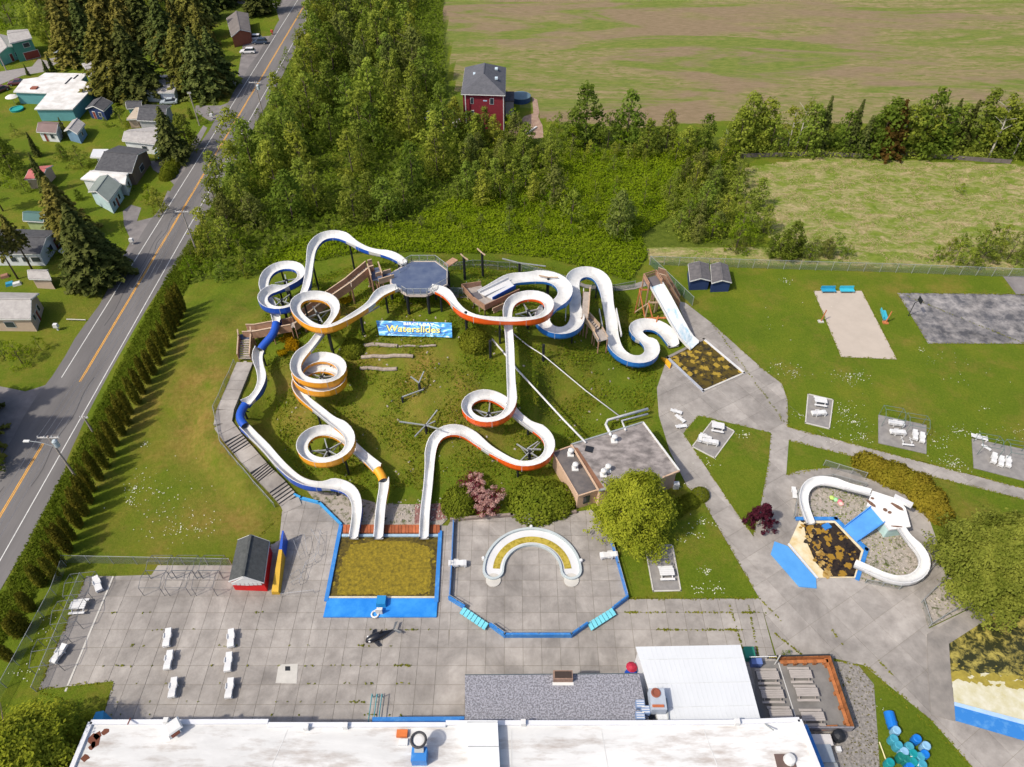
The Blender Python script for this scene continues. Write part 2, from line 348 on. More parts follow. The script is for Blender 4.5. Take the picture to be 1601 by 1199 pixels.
ny, nx = X.shape; I = np.arange(X.size).reshape(ny, nx)
F = np.stack([I[:-1, :-1], I[:-1, 1:], I[1:, 1:], I[1:, :-1]], -1).reshape(-1, 4)
me = raw('ground', np.stack([X, Y, Z], -1).reshape(-1, 3), F, [ground_mat()])
ca = me.color_attributes.new('zone', 'FLOAT_COLOR', 'POINT'); ca.data.foreach_set('color', zone.ravel())
me.polygons.foreach_set('use_smooth', [True] * len(F))
GROUND = put('ground', me, kind='structure')

def ribbon(mb, pts, wd, m, dz=.05, thick=.0, wfn=None):     # draped strip along world points
    pts = [Vector(p) for p in pts]; out = [pts[0]]
    for a, b in zip(pts, pts[1:]):
        k = max(1, int((b - a).length / 2.)); out += [a.lerp(b, t / k) for t in range(1, k + 1)]
    V = []
    for i, p in enumerate(out):
        d = (out[min(i + 1, len(out) - 1)] - out[max(i - 1, 0)]); d.z = 0; d.normalize(); nrm = Vector((d.y, -d.x, 0))
        for s in (-1, 1):
            q = p + nrm * (s * wd / 2); V.append((q.x, q.y, T(q.x, q.y) + dz))
    mb.add(V, [(2 * i, 2 * i + 1, 2 * i + 3, 2 * i + 2) for i in range(len(out) - 1)], m)
def edge_line(a, b, off):                                    # road-parallel line at offset from the centre line
    d = (b - a).normalized(); return Vector((d.y, -d.x, 0)) * off
# ---------------------------------------------------------------- road
RC = [P(-60, 905), P(0, 807), P(122, 600), P(301, 300), P(402, 130), P(460, 35), P(478, 6), P(488, -22)]
ra, rb = P(0, 807), P(460, 35); rd = (rb - ra).normalized(); rn = Vector((rd.y, -rd.x, 0))
def roadpt(s, o, z): p = ra + rd * s + rn * o; return (p.x, p.y, z)
mb = MB(); L0, L1 = -60, 216
V = []; N = 60
for i in range(N + 1):
    s = L0 + (L1 - L0) * i / N; wob = .25 * math.sin(i * 1.7) + .15 * math.sin(i * .63)
    V += [roadpt(s, -5.2 + wob, .03), roadpt(s, 5.6 + wob * .5, .03)]
mb.add(V, [(2 * i, 2 * i + 1, 2 * i + 3, 2 * i + 2) for i in range(N)], ASPH)
end = [P(440, 40), P(468, 30), P(500, -30), P(470, -60), P(420, -25), P(380, -20), P(370, 5), P(430, 12)]
mb.prism([tuple(p[:2]) for p in end], .0, .026, ASPD)
ROAD = obj('road', mb, kind='structure', origin=Vector((0, 0, 0)))
def stripe(name, o, wd, m, s0, s1):
    b = MB(); k = 40
    V = [];
    for i in range(k + 1):
        s = s0 + (s1 - s0) * i / k; V += [roadpt(s, o - wd / 2, .036), roadpt(s, o + wd / 2, .036)]
    b.add(V, [(2 * i, 2 * i + 1, 2 * i + 3, 2 * i + 2) for i in range(k)], m); obj(name, b, ROAD)
stripe('edge_line', -3.42, .13, WPAINT, 27, 215); stripe('edge_line', 3.45, .13, WPAINT, -60, 214)
stripe('centre_line', -.12, .12, YPAINT, 26, 214); stripe('centre_line', .12, .12, YPAINT, 26, 214)
stripe('centre_line', -.12, .12, YPAINT, -60, 13); stripe('centre_line', .12, .12, YPAINT, -60, 13)
mb = MB(); random.seed(3)
for s, l, o in ((40, 30, -1.6), (5, 22, 1.9), (85, 40, 1.4), (60, 16, -.9), (-20, 25, -1.9), (120, 30, -1.5)):   # tar repair seams
    V = []; k = 14
    for i in range(k + 1): V += [roadpt(s + l * i / k, o + .25 * math.sin(i * .9) - .05, .0355), roadpt(s + l * i / k, o + .25 * math.sin(i * .9) + .05, .0355)]
    mb.add(V, [(2 * i, 2 * i + 1, 2 * i + 3, 2 * i + 2) for i in range(k)], mat('tar_seam', (.05, .05, .052), .6))
obj('tar_seam', mb, ROAD)
def sheet(name, polys, m, z, **kw):
    b = MB()
    for p in polys: b.prism(PX(p), -.05, z, m)
    return obj(name, b, kind='structure', **kw)
sheet('side_street', [[(-60, 585), (0, 604), (40, 612), (84, 598), (110, 585), (30, 720), (0, 690), (-60, 690)], [(-90, 840), (-60, 700), (8, 700), (-10, 730), (-30, 780)]], ASPD, .022)
sheet('driveway', [[(192, 330), (205, 320), (221, 325), (214, 346), (246, 338), (262, 298), (270, 300), (182, 470), (172, 452), (190, 405), (205, 376), (194, 352)], [(232, 252), (262, 250), (290, 240), (318, 196), (324, 200), (275, 292), (262, 278), (240, 266)],
      [(330, 190), (305, 175), (306, 165), (345, 165), (358, 160), (345, 182)], [(372, 118), (380, 68), (395, 58), (424, 56), (434, 60), (396, 130)]], ASPD, .024)
sheet('lane', [[(-60, 125), (0, 112), (50, 104), (60, 92), (90, 98), (70, 112), (35, 118), (0, 132), (-60, 150)], [(75, 92), (128, 82), (145, 88), (100, 104)]], mat('lane_gravel', (.26, .24, .23), .95, .12, 1.), .02)
# ---------------------------------------------------------------- paving
ASPHW = mat('terrace_asphalt', (.19, .178, .17), .9, c2=(.27, .25, .235), scale=.5, bump=.3, detail=8)
R1 = [(178, 901), (237, 899), (247, 884), (362, 884), (395, 866), (437, 845), (441, 800), (452, 786), (462, 779), (497, 785), (534, 822), (700, 822), (703, 1160), (150, 1160), (178, 1065), (101, 1081)]
R2 = [(700, 822), (706, 812), (899, 800.6), (925, 797), (951, 830), (981, 937), (1187, 936), (1215, 1040), (1180, 1160), (703, 1160)]
R3 = [(1187, 936), (1098, 782), (1075, 762), (1047, 705), (1030, 650), (1027, 607), (1043, 560), (1088, 540), (1057, 470), (1072, 474), (1112, 505), (1190, 575), (1222, 600), (1231, 625), (1232, 668), (1600, 764), (1700, 790), (1700, 806), (1600, 781), (1233, 689), (1229, 743), (1250, 736), (1300, 731), (1360, 740), (1420, 768), (1450, 805), (1470, 860), (1478, 900), (1478, 920), (1440, 945), (1452, 983), (1558, 932), (1700, 930), (1700, 1290), (1520, 1290), (1520, 1199), (1455, 1125), (1350, 1040), (1290, 1026), (1215, 1029)]
L2 = [(1092, 650), (1205, 677), (1202, 718), (1197, 747), (1189, 790), (1177, 838), (1150, 800), (1068, 678)]
ISL = [(1245, 775), (1262, 755), (1290, 747), (1345, 757), (1360, 770), (1362, 790), (1325, 822), (1306, 812), (1250, 812)]
ISR = [(1355, 815), (1388, 828), (1412, 828), (1438, 850), (1453, 880), (1440, 908), (1402, 919), (1345, 908), (1340, 898), (1354, 860), (1330, 834)]
POOL1 = [(534.6, 839.7), (685, 839.7), (680, 933), (517, 933)]
P1OUT = [(532, 821), (690, 822), (683, 964.7), (506.5, 964.7)]
POOL2 = [(1100, 531), (1163, 584), (1099, 612), (1043.7, 560)]
KPOOL = [(1249.5, 814.5), (1306, 814.5), (1350, 861), (1337, 903.5), (1277, 903.5), (1232, 853)]
BPOOL = [(1555.5, 937), (1554, 959), (1483, 1007), (1486, 1054), (1491.5, 1103), (1601, 1132), (1700, 1158), (1700, 925), (1560, 925)]
def slabs(name, poly, pitch, ox, oy, rot, holes, m=CONC, z=.06, base=.03, gap=.02):
    W = PX(poly); b = MB(); b.prism(W, -.05, base, JOINT); root = obj(name, b, kind='structure')
    H = [PX(h) for h in holes]; cs, sn = math.cos(rot), math.sin(rot)
    Wr = [((x - ox) * cs + (y - oy) * sn, -(x - ox) * sn + (y - oy) * cs) for x, y in W]
    xs = [p[0] for p in Wr]; ys = [p[1] for p in Wr]; cells = []
    for i in range(int(min(xs) // pitch), int(max(xs) // pitch) + 1):
        for j in range(int(min(ys) // pitch), int(max(ys) // pitch) + 1):
            x0, y0 = i * pitch, j * pitch
            c = clip(Wr, x0 + gap, x0 + pitch - gap, y0 + gap, y0 + pitch - gap)
            if len(c) < 3 or area(c) < .12: continue
            c = [(x * cs - y * sn + ox, x * sn + y * cs + oy) for x, y in c]
            if any(all(inside(x, y, h) for x, y in c) for h in H): continue
            cells.append(c)
    cells.sort(key=lambda c: sum(p[1] for p in c) / len(c))
    big, rest = cells[:295], cells[295:]
    me_z = lambda: z + random.uniform(-.012, .008)
    for c in big: b = MB(); b.prism(c, base - .02, me_z(), m); obj('slab', b, root)
    if rest:
        b = MB()
        for c in rest: b.prism(c, base - .02, me_z(), m)
        obj('far_slabs', b, root, kind='stuff')
    return root
random.seed(5)
slabs('sun_terrace', R1, 2.2, 0, 42.23, 0, [P1OUT], z=.06)
slabs('splash_terrace', R2, 2.2, 1.3, 42.23, 0, [[(728, 1060), (1000, 1060), (1160, 1012), (1180, 1150), (728, 1150)]])
slabs('walkway', R3, 3.6, 28, 40, R(31), [L2, ISL, ISR, KPOOL, POOL2, BPOOL], gap=.014)
sheet('asphalt_terrace', [[(60, 1079), (135, 901), (178, 901), (101, 1081)]], ASPHW, .065)
b = MB(); b.beam(P(177, 901, .075), P(102, 1081, .075), .22, .03, KERB); obj('painted_line', b, kind='structure')
b = MB(); b.prism(PX([(436, 1039), (466, 1038), (464, 1069), (431, 1068)]), 0, .075, KERB); b.prism(PX([(446, 1042), (454, 1042), (454, 1049), (446, 1049)]), 0, .083, BLACK); obj('drain_slab', b, kind='structure')
# lawns on top of the paving
def lawn(name, poly, z=.09):
    W = PX(poly); b = MB(); b.prism(W, 0, z, GROUND.data.materials[0]); o = obj(name, b, kind='structure'); return o
lawn('walkway_lawn', L2); 
lawn('tree_lawn', [(951, 828), (983, 936), (1187, 936), (1098, 782), (1075, 762), (1040, 775), (936, 790)])
lawn('ring_lawn', [(1233, 689), (1700, 806), (1700, 925), (1560, 925), (1520, 940), (1478, 905), (1470, 860), (1450, 805), (1420, 768), (1360, 740), (1300, 731), (1250, 736), (1229, 743)], .05)
lawn('corner_lawn', [(1350, 1040), (1455, 1125), (1520, 1199), (1530, 1290), (1370, 1290), (1372, 1150), (1368, 1090)], .05)
lawn('west_lawn', [(60, 1079), (178, 1065), (160, 1125), (140, 1190), (-20, 1290), (-60, 1150)], .08)
b = MB(); b.prism(PX([(1440, 945), (1478, 905), (1520, 890), (1570, 925), (1452, 981)]), 0, .10, GRAVW); obj('gravel_bed', b, kind='structure')
b = MB(); b.prism(PX(ISL), 0, .12, GRAVW); obj('gravel_bed', b, kind='structure')
b = MB(); b.prism(PX(ISR), 0, .12, GRAVW); obj('gravel_bed', b, kind='structure')
b = MB(); b.prism(PX([(1293, 1034), (1338, 1036), (1366, 1070), (1372, 1150), (1380, 1290), (1240, 1290), (1260, 1140), (1328, 1140)]), 0, .055, GRAV); obj('gravel_yard', b, kind='structure')
b = MB(); b.prism(PX([(1408, 460), (1700, 461), (1700, 538), (1451, 537)][:0] or [(1403, 458), (1700, 461), (1700, 538), (1451, 537)]), -.05, .05, COURT); obj('basketball_court', b, kind='structure')
b = MB(); b.prism(PX([(1272, 455), (1347, 455), (1402, 562), (1315, 558)]), -.05, .06, SAND); obj('sand_court', b, kind='structure')
b = MB(); b.prism(PX([(1568, 432), (1700, 432), (1700, 520), (1600, 475)]), -.05, .045, ASPD); obj('far_slab', b, kind='structure')
# hillside stair path: landings and steps cast as one ribbon of blocks
root = MB(); root.box((STW[0].x, STW[0].y, STW[0].z - .3), (.5, .5, .3), CONC); PATH = obj('hillside_path', root, kind='structure', origin=Vector((0, 0, 0)))
def block(a, b, wd, m, parent, name, th=.7):
    d = (b - a); d.z = 0; d.normalize(); n = Vector((d.y, -d.x, 0)) * wd / 2; mb = MB()
    V = [a - n, a + n, b + n, b - n]; V = [tuple(v) for v in V]; V2 = [(x, y, z - th) for x, y, z in V]
    mb.add(V2 + V, [(0, 1, 2, 3)[::-1], (4, 5, 6, 7), (0, 1, 5, 4), (1, 2, 6, 5), (2, 3, 7, 6), (3, 0, 4, 7)], m); return obj(name, mb, parent)
for i, (a, c) in enumerate(zip(STW, STW[1:])):
    if a.z - c.z > .6:
        k = 5
        for j in range(k):
            p, q = a.lerp(c, j / k), a.lerp(c, (j + 1) / k); p.z = q.z = a.z - (a.z - c.z) * (j + 1) / k
            block(p, q, 2.6, CONC, PATH, 'step'); 
            nb = MB(); d = (q - p); d.z = 0; d.normalize(); nn = Vector((d.y, -d.x, 0)) * 1.3; e0 = p + Vector((0, 0, .02)) + d * .02
            nb.beam(e0 - nn, e0 + nn, .14, .12, BLACK); obj('step_nosing', nb, PATH)
    else:
        L = (c - a).length; k = max(1, round(L / 2.2)); dd = (c - a).normalized() * .03
        for j in range(k): block(a.lerp(c, j / k) + dd, a.lerp(c, (j + 1) / k) - dd, 2.6, CONC, PATH, 'slab')
mb = MB(); ribbon(mb, [G(700, 417), G(770, 416), G(830, 420), G(880, 436), G(915, 448), G(950, 452), G(990, 449), G(1020, 440)], 1.5, CONCD, .1); obj('ridge_path', mb, kind='structure', origin=Vector((0, 0, 0)))
mb = MB(); ribbon(mb, [G(690, 461), G(715, 458), G(735, 458)], 3, CONCD, .12); obj('landing_path', mb, kind='structure', origin=Vector((0, 0, 0)))
mb = MB(); b0 = PX([(480, 768), (535, 772), (600, 790), (690, 765), (700, 812), (690, 822), (534, 822), (497, 786)])
mb.prism(b0, -.3, .12, GRAVW); obj('rock_bed', mb, kind='structure')
mb = MB(); mb.prism(PX([(650, 768), (690, 762), (697, 812), (648, 820)]), -.3, .13, mat('red_lava_rock', (.16, .06, .055), .95, c2=(.33, .2, .18), scale=3., bump=.8)); obj('rock_bed', mb, kind='structure')
# ---------------------------------------------------------------- pools
def watermat(name, a, b_, c=None, scale=.9, thr=(.4, .55), dark=None):
    m = bpy.data.materials.new(name); m.use_nodes = True; n = m.node_tree; L = n.links; bs = n.nodes['Principled BSDF']; bs.inputs['Roughness'].default_value = .18
    bs.inputs['Specular IOR Level'].default_value = .35
    tc = n.nodes.new('ShaderNodeNewGeometry'); no = n.nodes.new('ShaderNodeTexNoise'); no.inputs['Scale'].default_value = scale; no.inputs['Detail'].default_value = 9; no.inputs['Roughness'].default_value = .72; no.inputs['Distortion'].default_value = .4
    L.new(tc.outputs[0], no.inputs[0]); r = n.nodes.new('ShaderNodeValToRGB'); L.new(no.outputs[0], r.inputs[0])
    r.color_ramp.elements[0].position, r.color_ramp.elements[1].position = thr; r.color_ramp.elements[0].color = a + (1,); r.color_ramp.elements[1].color = b_ + (1,)
    out = r.outputs[0]
    if c:
        vo = n.nodes.new('ShaderNodeTexVoronoi'); vo.inputs['Scale'].default_value = scale * .75; L.new(tc.outputs[0], vo.inputs[0])
        n2 = n.nodes.new('ShaderNodeTexNoise'); n2.inputs['Scale'].default_value = scale * 2.5; n2.inputs['Detail'].default_value = 6; L.new(tc.outputs[0], n2.inputs[0])
        ad = n.nodes.new('ShaderNodeMath'); ad.operation = 'MULTIPLY_ADD'; L.new(n2.outputs[0], ad.inputs[0]); ad.inputs[1].default_value = .9; L.new(vo.outputs[0], ad.inputs[2])
        r2 = n.nodes.new('ShaderNodeValToRGB'); L.new(ad.outputs[0], r2.inputs[0]); r2.color_ramp.elements[0].position = .78; r2.color_ramp.elements[1].position = .86
        r2.color_ramp.elements[0].color = (1, 1, 1, 1); r2.color_ramp.elements[1].color = (0, 0, 0, 1)
        mx = n.nodes.new('ShaderNodeMix'); mx.data_type = 'RGBA'; L.new(r2.outputs[0], mx.inputs[0]); L.new(out, mx.inputs[6]); mx.inputs[7].default_value = c + (1,); out = mx.outputs[2]
    L.new(out, bs.inputs['Base Color'])
    n3 = n.nodes.new('ShaderNodeTexNoise'); n3.inputs['Scale'].default_value = 4; L.new(tc.outputs[0], n3.inputs[0]); bp = n.nodes.new('ShaderNodeBump'); bp.inputs['Strength'].default_value = .15; bp.inputs['Distance'].default_value = .05
    L.new(n3.outputs[0], bp.inputs['Height']); L.new(bp.outputs[0], bs.inputs['Normal']); return m
WA1 = watermat('algae_water', (.085, .068, .010), (.32, .235, .018), scale=2.6, thr=(.32, .66))
WA2 = watermat('algae_mat_water', (.02, .018, .012), (.10, .07, .01), (.34, .23, .03), scale=1.0)
WA3 = watermat('dark_pool_water', (.012, .009, .01), (.04, .028, .018), (.30, .17, .022), scale=1.05)
WA4 = watermat('green_pool_water', (.030, .032, .012), (.36, .30, .07), scale=.8, thr=(.46, .60))
WF2 = mat('bleached_pool_floor', (.48, .44, .25), .5, c2=(.62, .60, .50), scale=.8)
WFOAM = mat('stained_pool_floor', (.56, .42, .18), .6, c2=(.74, .66, .50), scale=.7)
def wall_line(mb, pts, wd, z0, z1, m):
    pts = [Vector(p) for p in pts]
    for a, b in zip(pts, pts[1:]):
        d = (b - a); d.z = 0; L = d.length; d.normalize(); c = (a + b) / 2
        mb.box((c.x, c.y, z0), (L + wd * .98, wd, z1 - z0), m, math.atan2(d.y, d.x))
# landing pool
r = thing('landing_pool', P(600, 885), 'square splashdown pool of green algae water with bright blue apron below the three flumes', 'swimming pool')
mb = MB(); mb.prism(PX([(530, 838), (689, 838), (684, 935), (513, 935)]), .03, .09, watermat('dark_algae_water', (.030, .024, .010), (.15, .11, .015), scale=2.2, thr=(.34, .66))); obj('water', mb, r)
random.seed(17); ol = [P(548, 852), P(590, 846), P(640, 848), P(672, 856), P(674, 890), P(672, 926), P(630, 931), (P(580, 930)), P(527, 930), P(532, 895), P(538, 872)]; rg = []
for a, b_ in zip(ol, ol[1:] + ol[:1]):
    for i in range(9): q = a.lerp(b_, i / 9); rg.append((q.x + random.uniform(-.14, .14), q.y + random.uniform(-.14, .14)))
mb = MB(); mb.prism(rg, .088, .096, WA1); obj('algae_mat', mb, r)
for k in range(60):
    t = random.random() * (len(ol) - 1); q = ol[int(t)].lerp(ol[int(t) + 1], t % 1) + Vector((random.gauss(0, .5), random.gauss(0, .4), 0)); e = random.uniform(.1, .4)
    if inside(q.x, q.y, PX(POOL1)): mb = MB(); mb.prism([(q.x + e * random.uniform(.5, 1.1) * math.cos(i * .7854), q.y + e * random.uniform(.5, 1.1) * math.sin(i * .7854)) for i in range(8)], .088, .0965 + k * .0001, WA1); obj('algae_patch', mb, r)
mb = MB(); wall_line(mb, [P(533, 825), P(511, 938)], .5, .02, .34, BLUE2); obj('pool_rim', mb, r)
mb = MB(); wall_line(mb, [P(688.5, 834), P(682.5, 940)], .5, .02, .34, BLUE2); obj('pool_rim', mb, r)
mb = MB(); wall_line(mb, [P(537, 838.5, 0), P(687, 838.5, 0)], .35, .02, .30, mat('faded_blue_kerb', (.30, .42, .52), .7, .2, 1)); obj('pool_rim', mb, r)
mb = MB(); mb.prism(PX([(512.5, 937), (684.5, 937), (682.5, 966), (506, 966)]), .0, .30, mat('blue_apron', (.02, .20, .62), .3, c2=(.05, .30, .72), scale=.5, thr=(.4, .7))); obj('apron', mb, r)
mb = MB(); mb.beam(P(514, 934, .2), P(683, 934, .2), .25, .2, mat('cream_stain', (.55, .5, .38), .8, .2)); obj('pool_rim', mb, r)
for k in range(28):
    x = 537 + k * (688 - 537) / 28; mb = MB(); mb.prism(PX([(x + .3, 822.5), (x + 5.2, 822.5), (x + 5.2, 835), (x + .3, 835)]), .12, .36 + random.uniform(0, .03), mat('red_decking', (.34, .10, .04), .75, .2, 1.5, rnd=.25)); obj('plank', mb, r)
c = P(597, 942, .3)
r = thing('lifeguard_stand', c, 'small blue box seat with white back on the blue apron of the landing pool', 'lifeguard seat')
mb = MB(); mb.box((c.x, c.y, .3), (1.3, 1.3, .75), mat('teal_blue_box', (.02, .22, .5), .5), 0, .85); obj('base', mb, r)
mb = MB(); mb.box((c.x - .1, c.y - 1.2, .3), (.7, .6, .5), PLAST); mb.box((c.x - .1, c.y - 1.5, .3), (.8, .1, 1.1), PLAST); obj('seat', mb, r)
mb = MB(); a = [(P(586.5, 960, .38) + Vector((.42 * math.cos(t * .5236), .42 * math.sin(t * .5236), 0))) for t in range(13)]; mb.tube(a, .12, PLAST, 8, cap=False); obj('life_ring', mb, label='white life ring lying on the front edge of the blue apron', cat='life ring', smooth=True)
# splashdown pool of the wide flume
r = thing('flume_pool', P(1100, 572), 'diamond shaped pool of brown water and yellow algae mats with white edge', 'swimming pool')
mb = MB(); mb.prism(PX(POOL2), .04, .09, WA2); obj('water', mb, r)
for a, b_, m, wd in ((POOL2[0], POOL2[1], WHITE, .35), (POOL2[1], POOL2[2], KERB, .3), (POOL2[2], POOL2[3], mat('grey_blue_edge', (.35, .37, .42), .8), .4), (POOL2[3], POOL2[0], CONCD, .5)):
    mb = MB(); wall_line(mb, [P(*a), P(*b_)], wd, .03, .22, m); obj('pool_rim', mb, r)
mb = MB(); mb.prism(PX([(1033, 561), (1042, 564), (1049, 572), (1047, 577)]), .05, .5, mat('orange_yellow_paint', (.80, .40, .02), .6)); obj('yellow_panel', mb, label='yellow wedge shaped panel at the left corner of the diamond pool', cat='panel')
# children's pool
r = thing('children_pool', P(1290, 860), 'octagonal pool of dark water with ochre algae patches and blue edges', 'swimming pool')
mb = MB(); mb.prism(PX(KPOOL), .03, .085, WFOAM); obj('pool_floor', mb, r)
mb = MB(); mb.prism(PX([(1256, 819), (1304, 818), (1346, 862), (1335, 902), (1296, 902), (1275, 880), (1262, 850)]), .05, .10, WA3); obj('water', mb, r)
random.seed(11)
for k in range(110):                                       # ragged shallow ochre stain toward the south west side
    t = random.random(); a = Vector((1250, 815)).lerp(Vector((1290, 903)), t) + Vector((random.uniform(-2, 17), random.uniform(-6, 6))); c = P(a.x, a.y); n = 9
    if not inside(c.x, c.y, PX(KPOOL)): continue
    q = random.uniform(.08, .42); mb = MB(); mb.prism([(c.x + q * random.uniform(.5, 1.1) * math.cos(i * 6.283 / n), c.y + q * random.uniform(.5, 1.1) * math.sin(i * 6.283 / n)) for i in range(n)], .09, .103 + k * .0002, random.choice((mat('ochre_algae', (.27, .155, .03), .8, .35, 4.), mat('sand_stain', (.38, .25, .08), .8, .3, 4.), mat('dark_stain', (.035, .026, .018), .8, .3, 2.)))); obj('algae_patch', mb, r)
for pts in ([(1246, 812), (1306, 812), (1354, 860), (1340, 905)],):
    mb = MB(); wall_line(mb, [P(*p) for p in pts], .5, .03, .28, BLUE2); obj('pool_rim', mb, r)
mb = MB(); mb.prism(PX([(1210.5, 847.5), (1231, 855), (1275, 905), (1276, 920.5), (1249, 918), (1204.6, 867)]), .02, .20, mat('blue_apron2', (.07, .27, .62), .5, c2=(.10, .33, .68), scale=.5)); obj('apron', mb, r)
mb = MB(); wall_line(mb, [P(1233, 852), P(1277, 904)], .22, .05, .24, WHITE); obj('pool_rim', mb, r)
c = P(1292, 824, .1); mb = MB(); mb.box((c.x, c.y, .05), (1., .8, .35), BLUE2, .4); obj('floating_box', mb, label='small bright blue box in the dark water of the octagonal pool', cat='box')
# big pool at the right edge
r = thing('main_pool', P(1560, 1050), 'large pool of yellow green water cut by the right edge of the photo', 'swimming pool')
mb = MB(); mb.prism(PX(BPOOL), .03, .085, WA4); obj('water', mb, r)
mb = MB(); mb.prism(PX([(1488, 1062), (1540, 1052), (1700, 1085), (1700, 1160), (1601, 1132), (1491.5, 1103)]), .05, .09, WF2); obj('pool_floor', mb, r)
random.seed(44)
for k in range(170):
    t = random.random(); v = random.gauss(0, 1); x = 1492 + 150 * t; y = 1061 + 20 * t + v * 11; c = P(x, y); q = random.uniform(.1, .55) * (.6 if abs(v) > 1.2 else 1)
    if not inside(c.x, c.y, PX(BPOOL)) or x > 1640: continue
    mb = MB(); mb.prism([(c.x + 1.6 * q * random.uniform(.5, 1.1) * math.cos(i * .7854), c.y + q * random.uniform(.5, 1.1) * math.sin(i * .7854)) for i in range(8)], .085, .0915 + k * .0001, mat('pool_algae_edge', (.30, .24, .04), .6, .2, 2.) if v < 0.35 else WF2); obj('algae_patch', mb, r)
mb = MB(); mb.prism(PX([(1491.5, 1103), (1601, 1133), (1700, 1160), (1700, 1186), (1601, 1158.6), (1493, 1127)]), .02, .14, BLUE2); obj('apron', mb, r)
mb = MB(); mb.prism(PX([(1491, 1098), (1601, 1127), (1700, 1153), (1700, 1161), (1601, 1134), (1491.5, 1104)]), .04, .16, mat('pale_blue_paint', (.35, .5, .72), .6)); obj('pool_rim', mb, r)
pe = [(1512, 955), (1552, 938), (1556, 960), (1483, 1007), (1486, 1054), (1491.5, 1103), (1493, 1128), (1455, 1118), (1450, 1040), (1449, 992)]
mb = MB(); mb.prism(PX(pe), .0, .12, CONCD); obj('pool_coping', mb, r)
# crescent wading pool
CC = P(832, 893); r = thing('crescent_pool', CC, 'white crescent shaped wading pool with a band of yellow algae water', 'wading pool')
def arc(r0, r1, a0, a1, n=36): return [(CC.x + r0 * math.cos(R(a0 + (a1 - a0) * i / n)), CC.y + r0 * math.sin(R(a0 + (a1 - a0) * i / n))) for i in range(n + 1)] + [(CC.x + r1 * math.cos(R(a1 - (a1 - a0) * i / n)), CC.y + r1 * math.sin(R(a1 - (a1 - a0) * i / n))) for i in range(n + 1)]
def capped(r0, r1, n=40):
    o = [(CC.x + r1 * math.cos(math.pi * i / n), CC.y + r1 * math.sin(math.pi * i / n)) for i in range(n + 1)]; rm, rr = (r0 + r1) / 2, (r1 - r0) / 2
    o += [(CC.x - rm + rr * math.cos(math.pi + math.pi * i / 12), CC.y + rr * math.sin(math.pi + math.pi * i / 12)) for i in range(1, 12)]
    o += [(CC.x + r0 * math.cos(math.pi - math.pi * i / n), CC.y + r0 * math.sin(math.pi - math.pi * i / n)) for i in range(n + 1)]
    o += [(CC.x + rm + rr * math.cos(math.pi + math.pi * i / 12), CC.y + rr * math.sin(math.pi + math.pi * i / 12)) for i in range(1, 12)]
    return o
def strips(poly_out, poly_in, z0, z1, m, mb):
    n = len(poly_out); V = [(x, y, z0) for x, y in poly_out] + [(x, y, z1) for x, y in poly_out] + [(x, y, z1) for x, y in poly_in] + [(x, y, z0) for x, y in poly_in]
    F = []
    for i in range(n):
        j = (i + 1) % n; F += [(i, j, n + j, n + i), (n + i, n + j, 2 * n + j, 2 * n + i), (2 * n + i, 2 * n + j, 3 * n + j, 3 * n + i)]
    mb.add(V, F, m)
mb = MB(); strips(capped(3.6, 6.35), capped(3.85, 6.05), .04, .48, mat('crescent_wall', (.42, .47, .48), .7, .12), mb); obj('pool_wall', mb, r)
mb = MB(); mb.add([(x, y, .2) for x, y in arc(3.75, 6.15, 0, 180)], [(i, i + 1, 72 - i, 73 - i) for i in range(36)], WHITE)
for s in (-1, 1): mb.lathe((CC.x + s * 4.95, CC.y, .11), [(1.12, 0), (1.12, .075)], WHITE, 20)
obj('pool_floor', mb, r)
mb = MB(); mb.add([(x, y, .235) for x, y in arc(4.15, 5.05, 3, 177)], [(i, i + 1, 72 - i, 73 - i) for i in range(36)], watermat('yellow_algae_water', (.26, .20, .02), (.45, .35, .06), scale=2.2)); obj('water', mb, r)
for s in (-1, 1): mb = MB(); mb.lathe((CC.x + s * 4.95, CC.y - 1.35, .05), [(.95, 0), (.95, .16)], KERB, 20); obj('entry_step', mb, r)
for a in (90, 165, 12): mb = MB(); mb.lathe((CC.x + 6.5 * math.cos(R(a)), CC.y + 6.5 * math.sin(R(a)), .05), [(.22, 0), (.22, .5), (.1, .62)], PLAST, 10); obj('water_jet', mb, r)
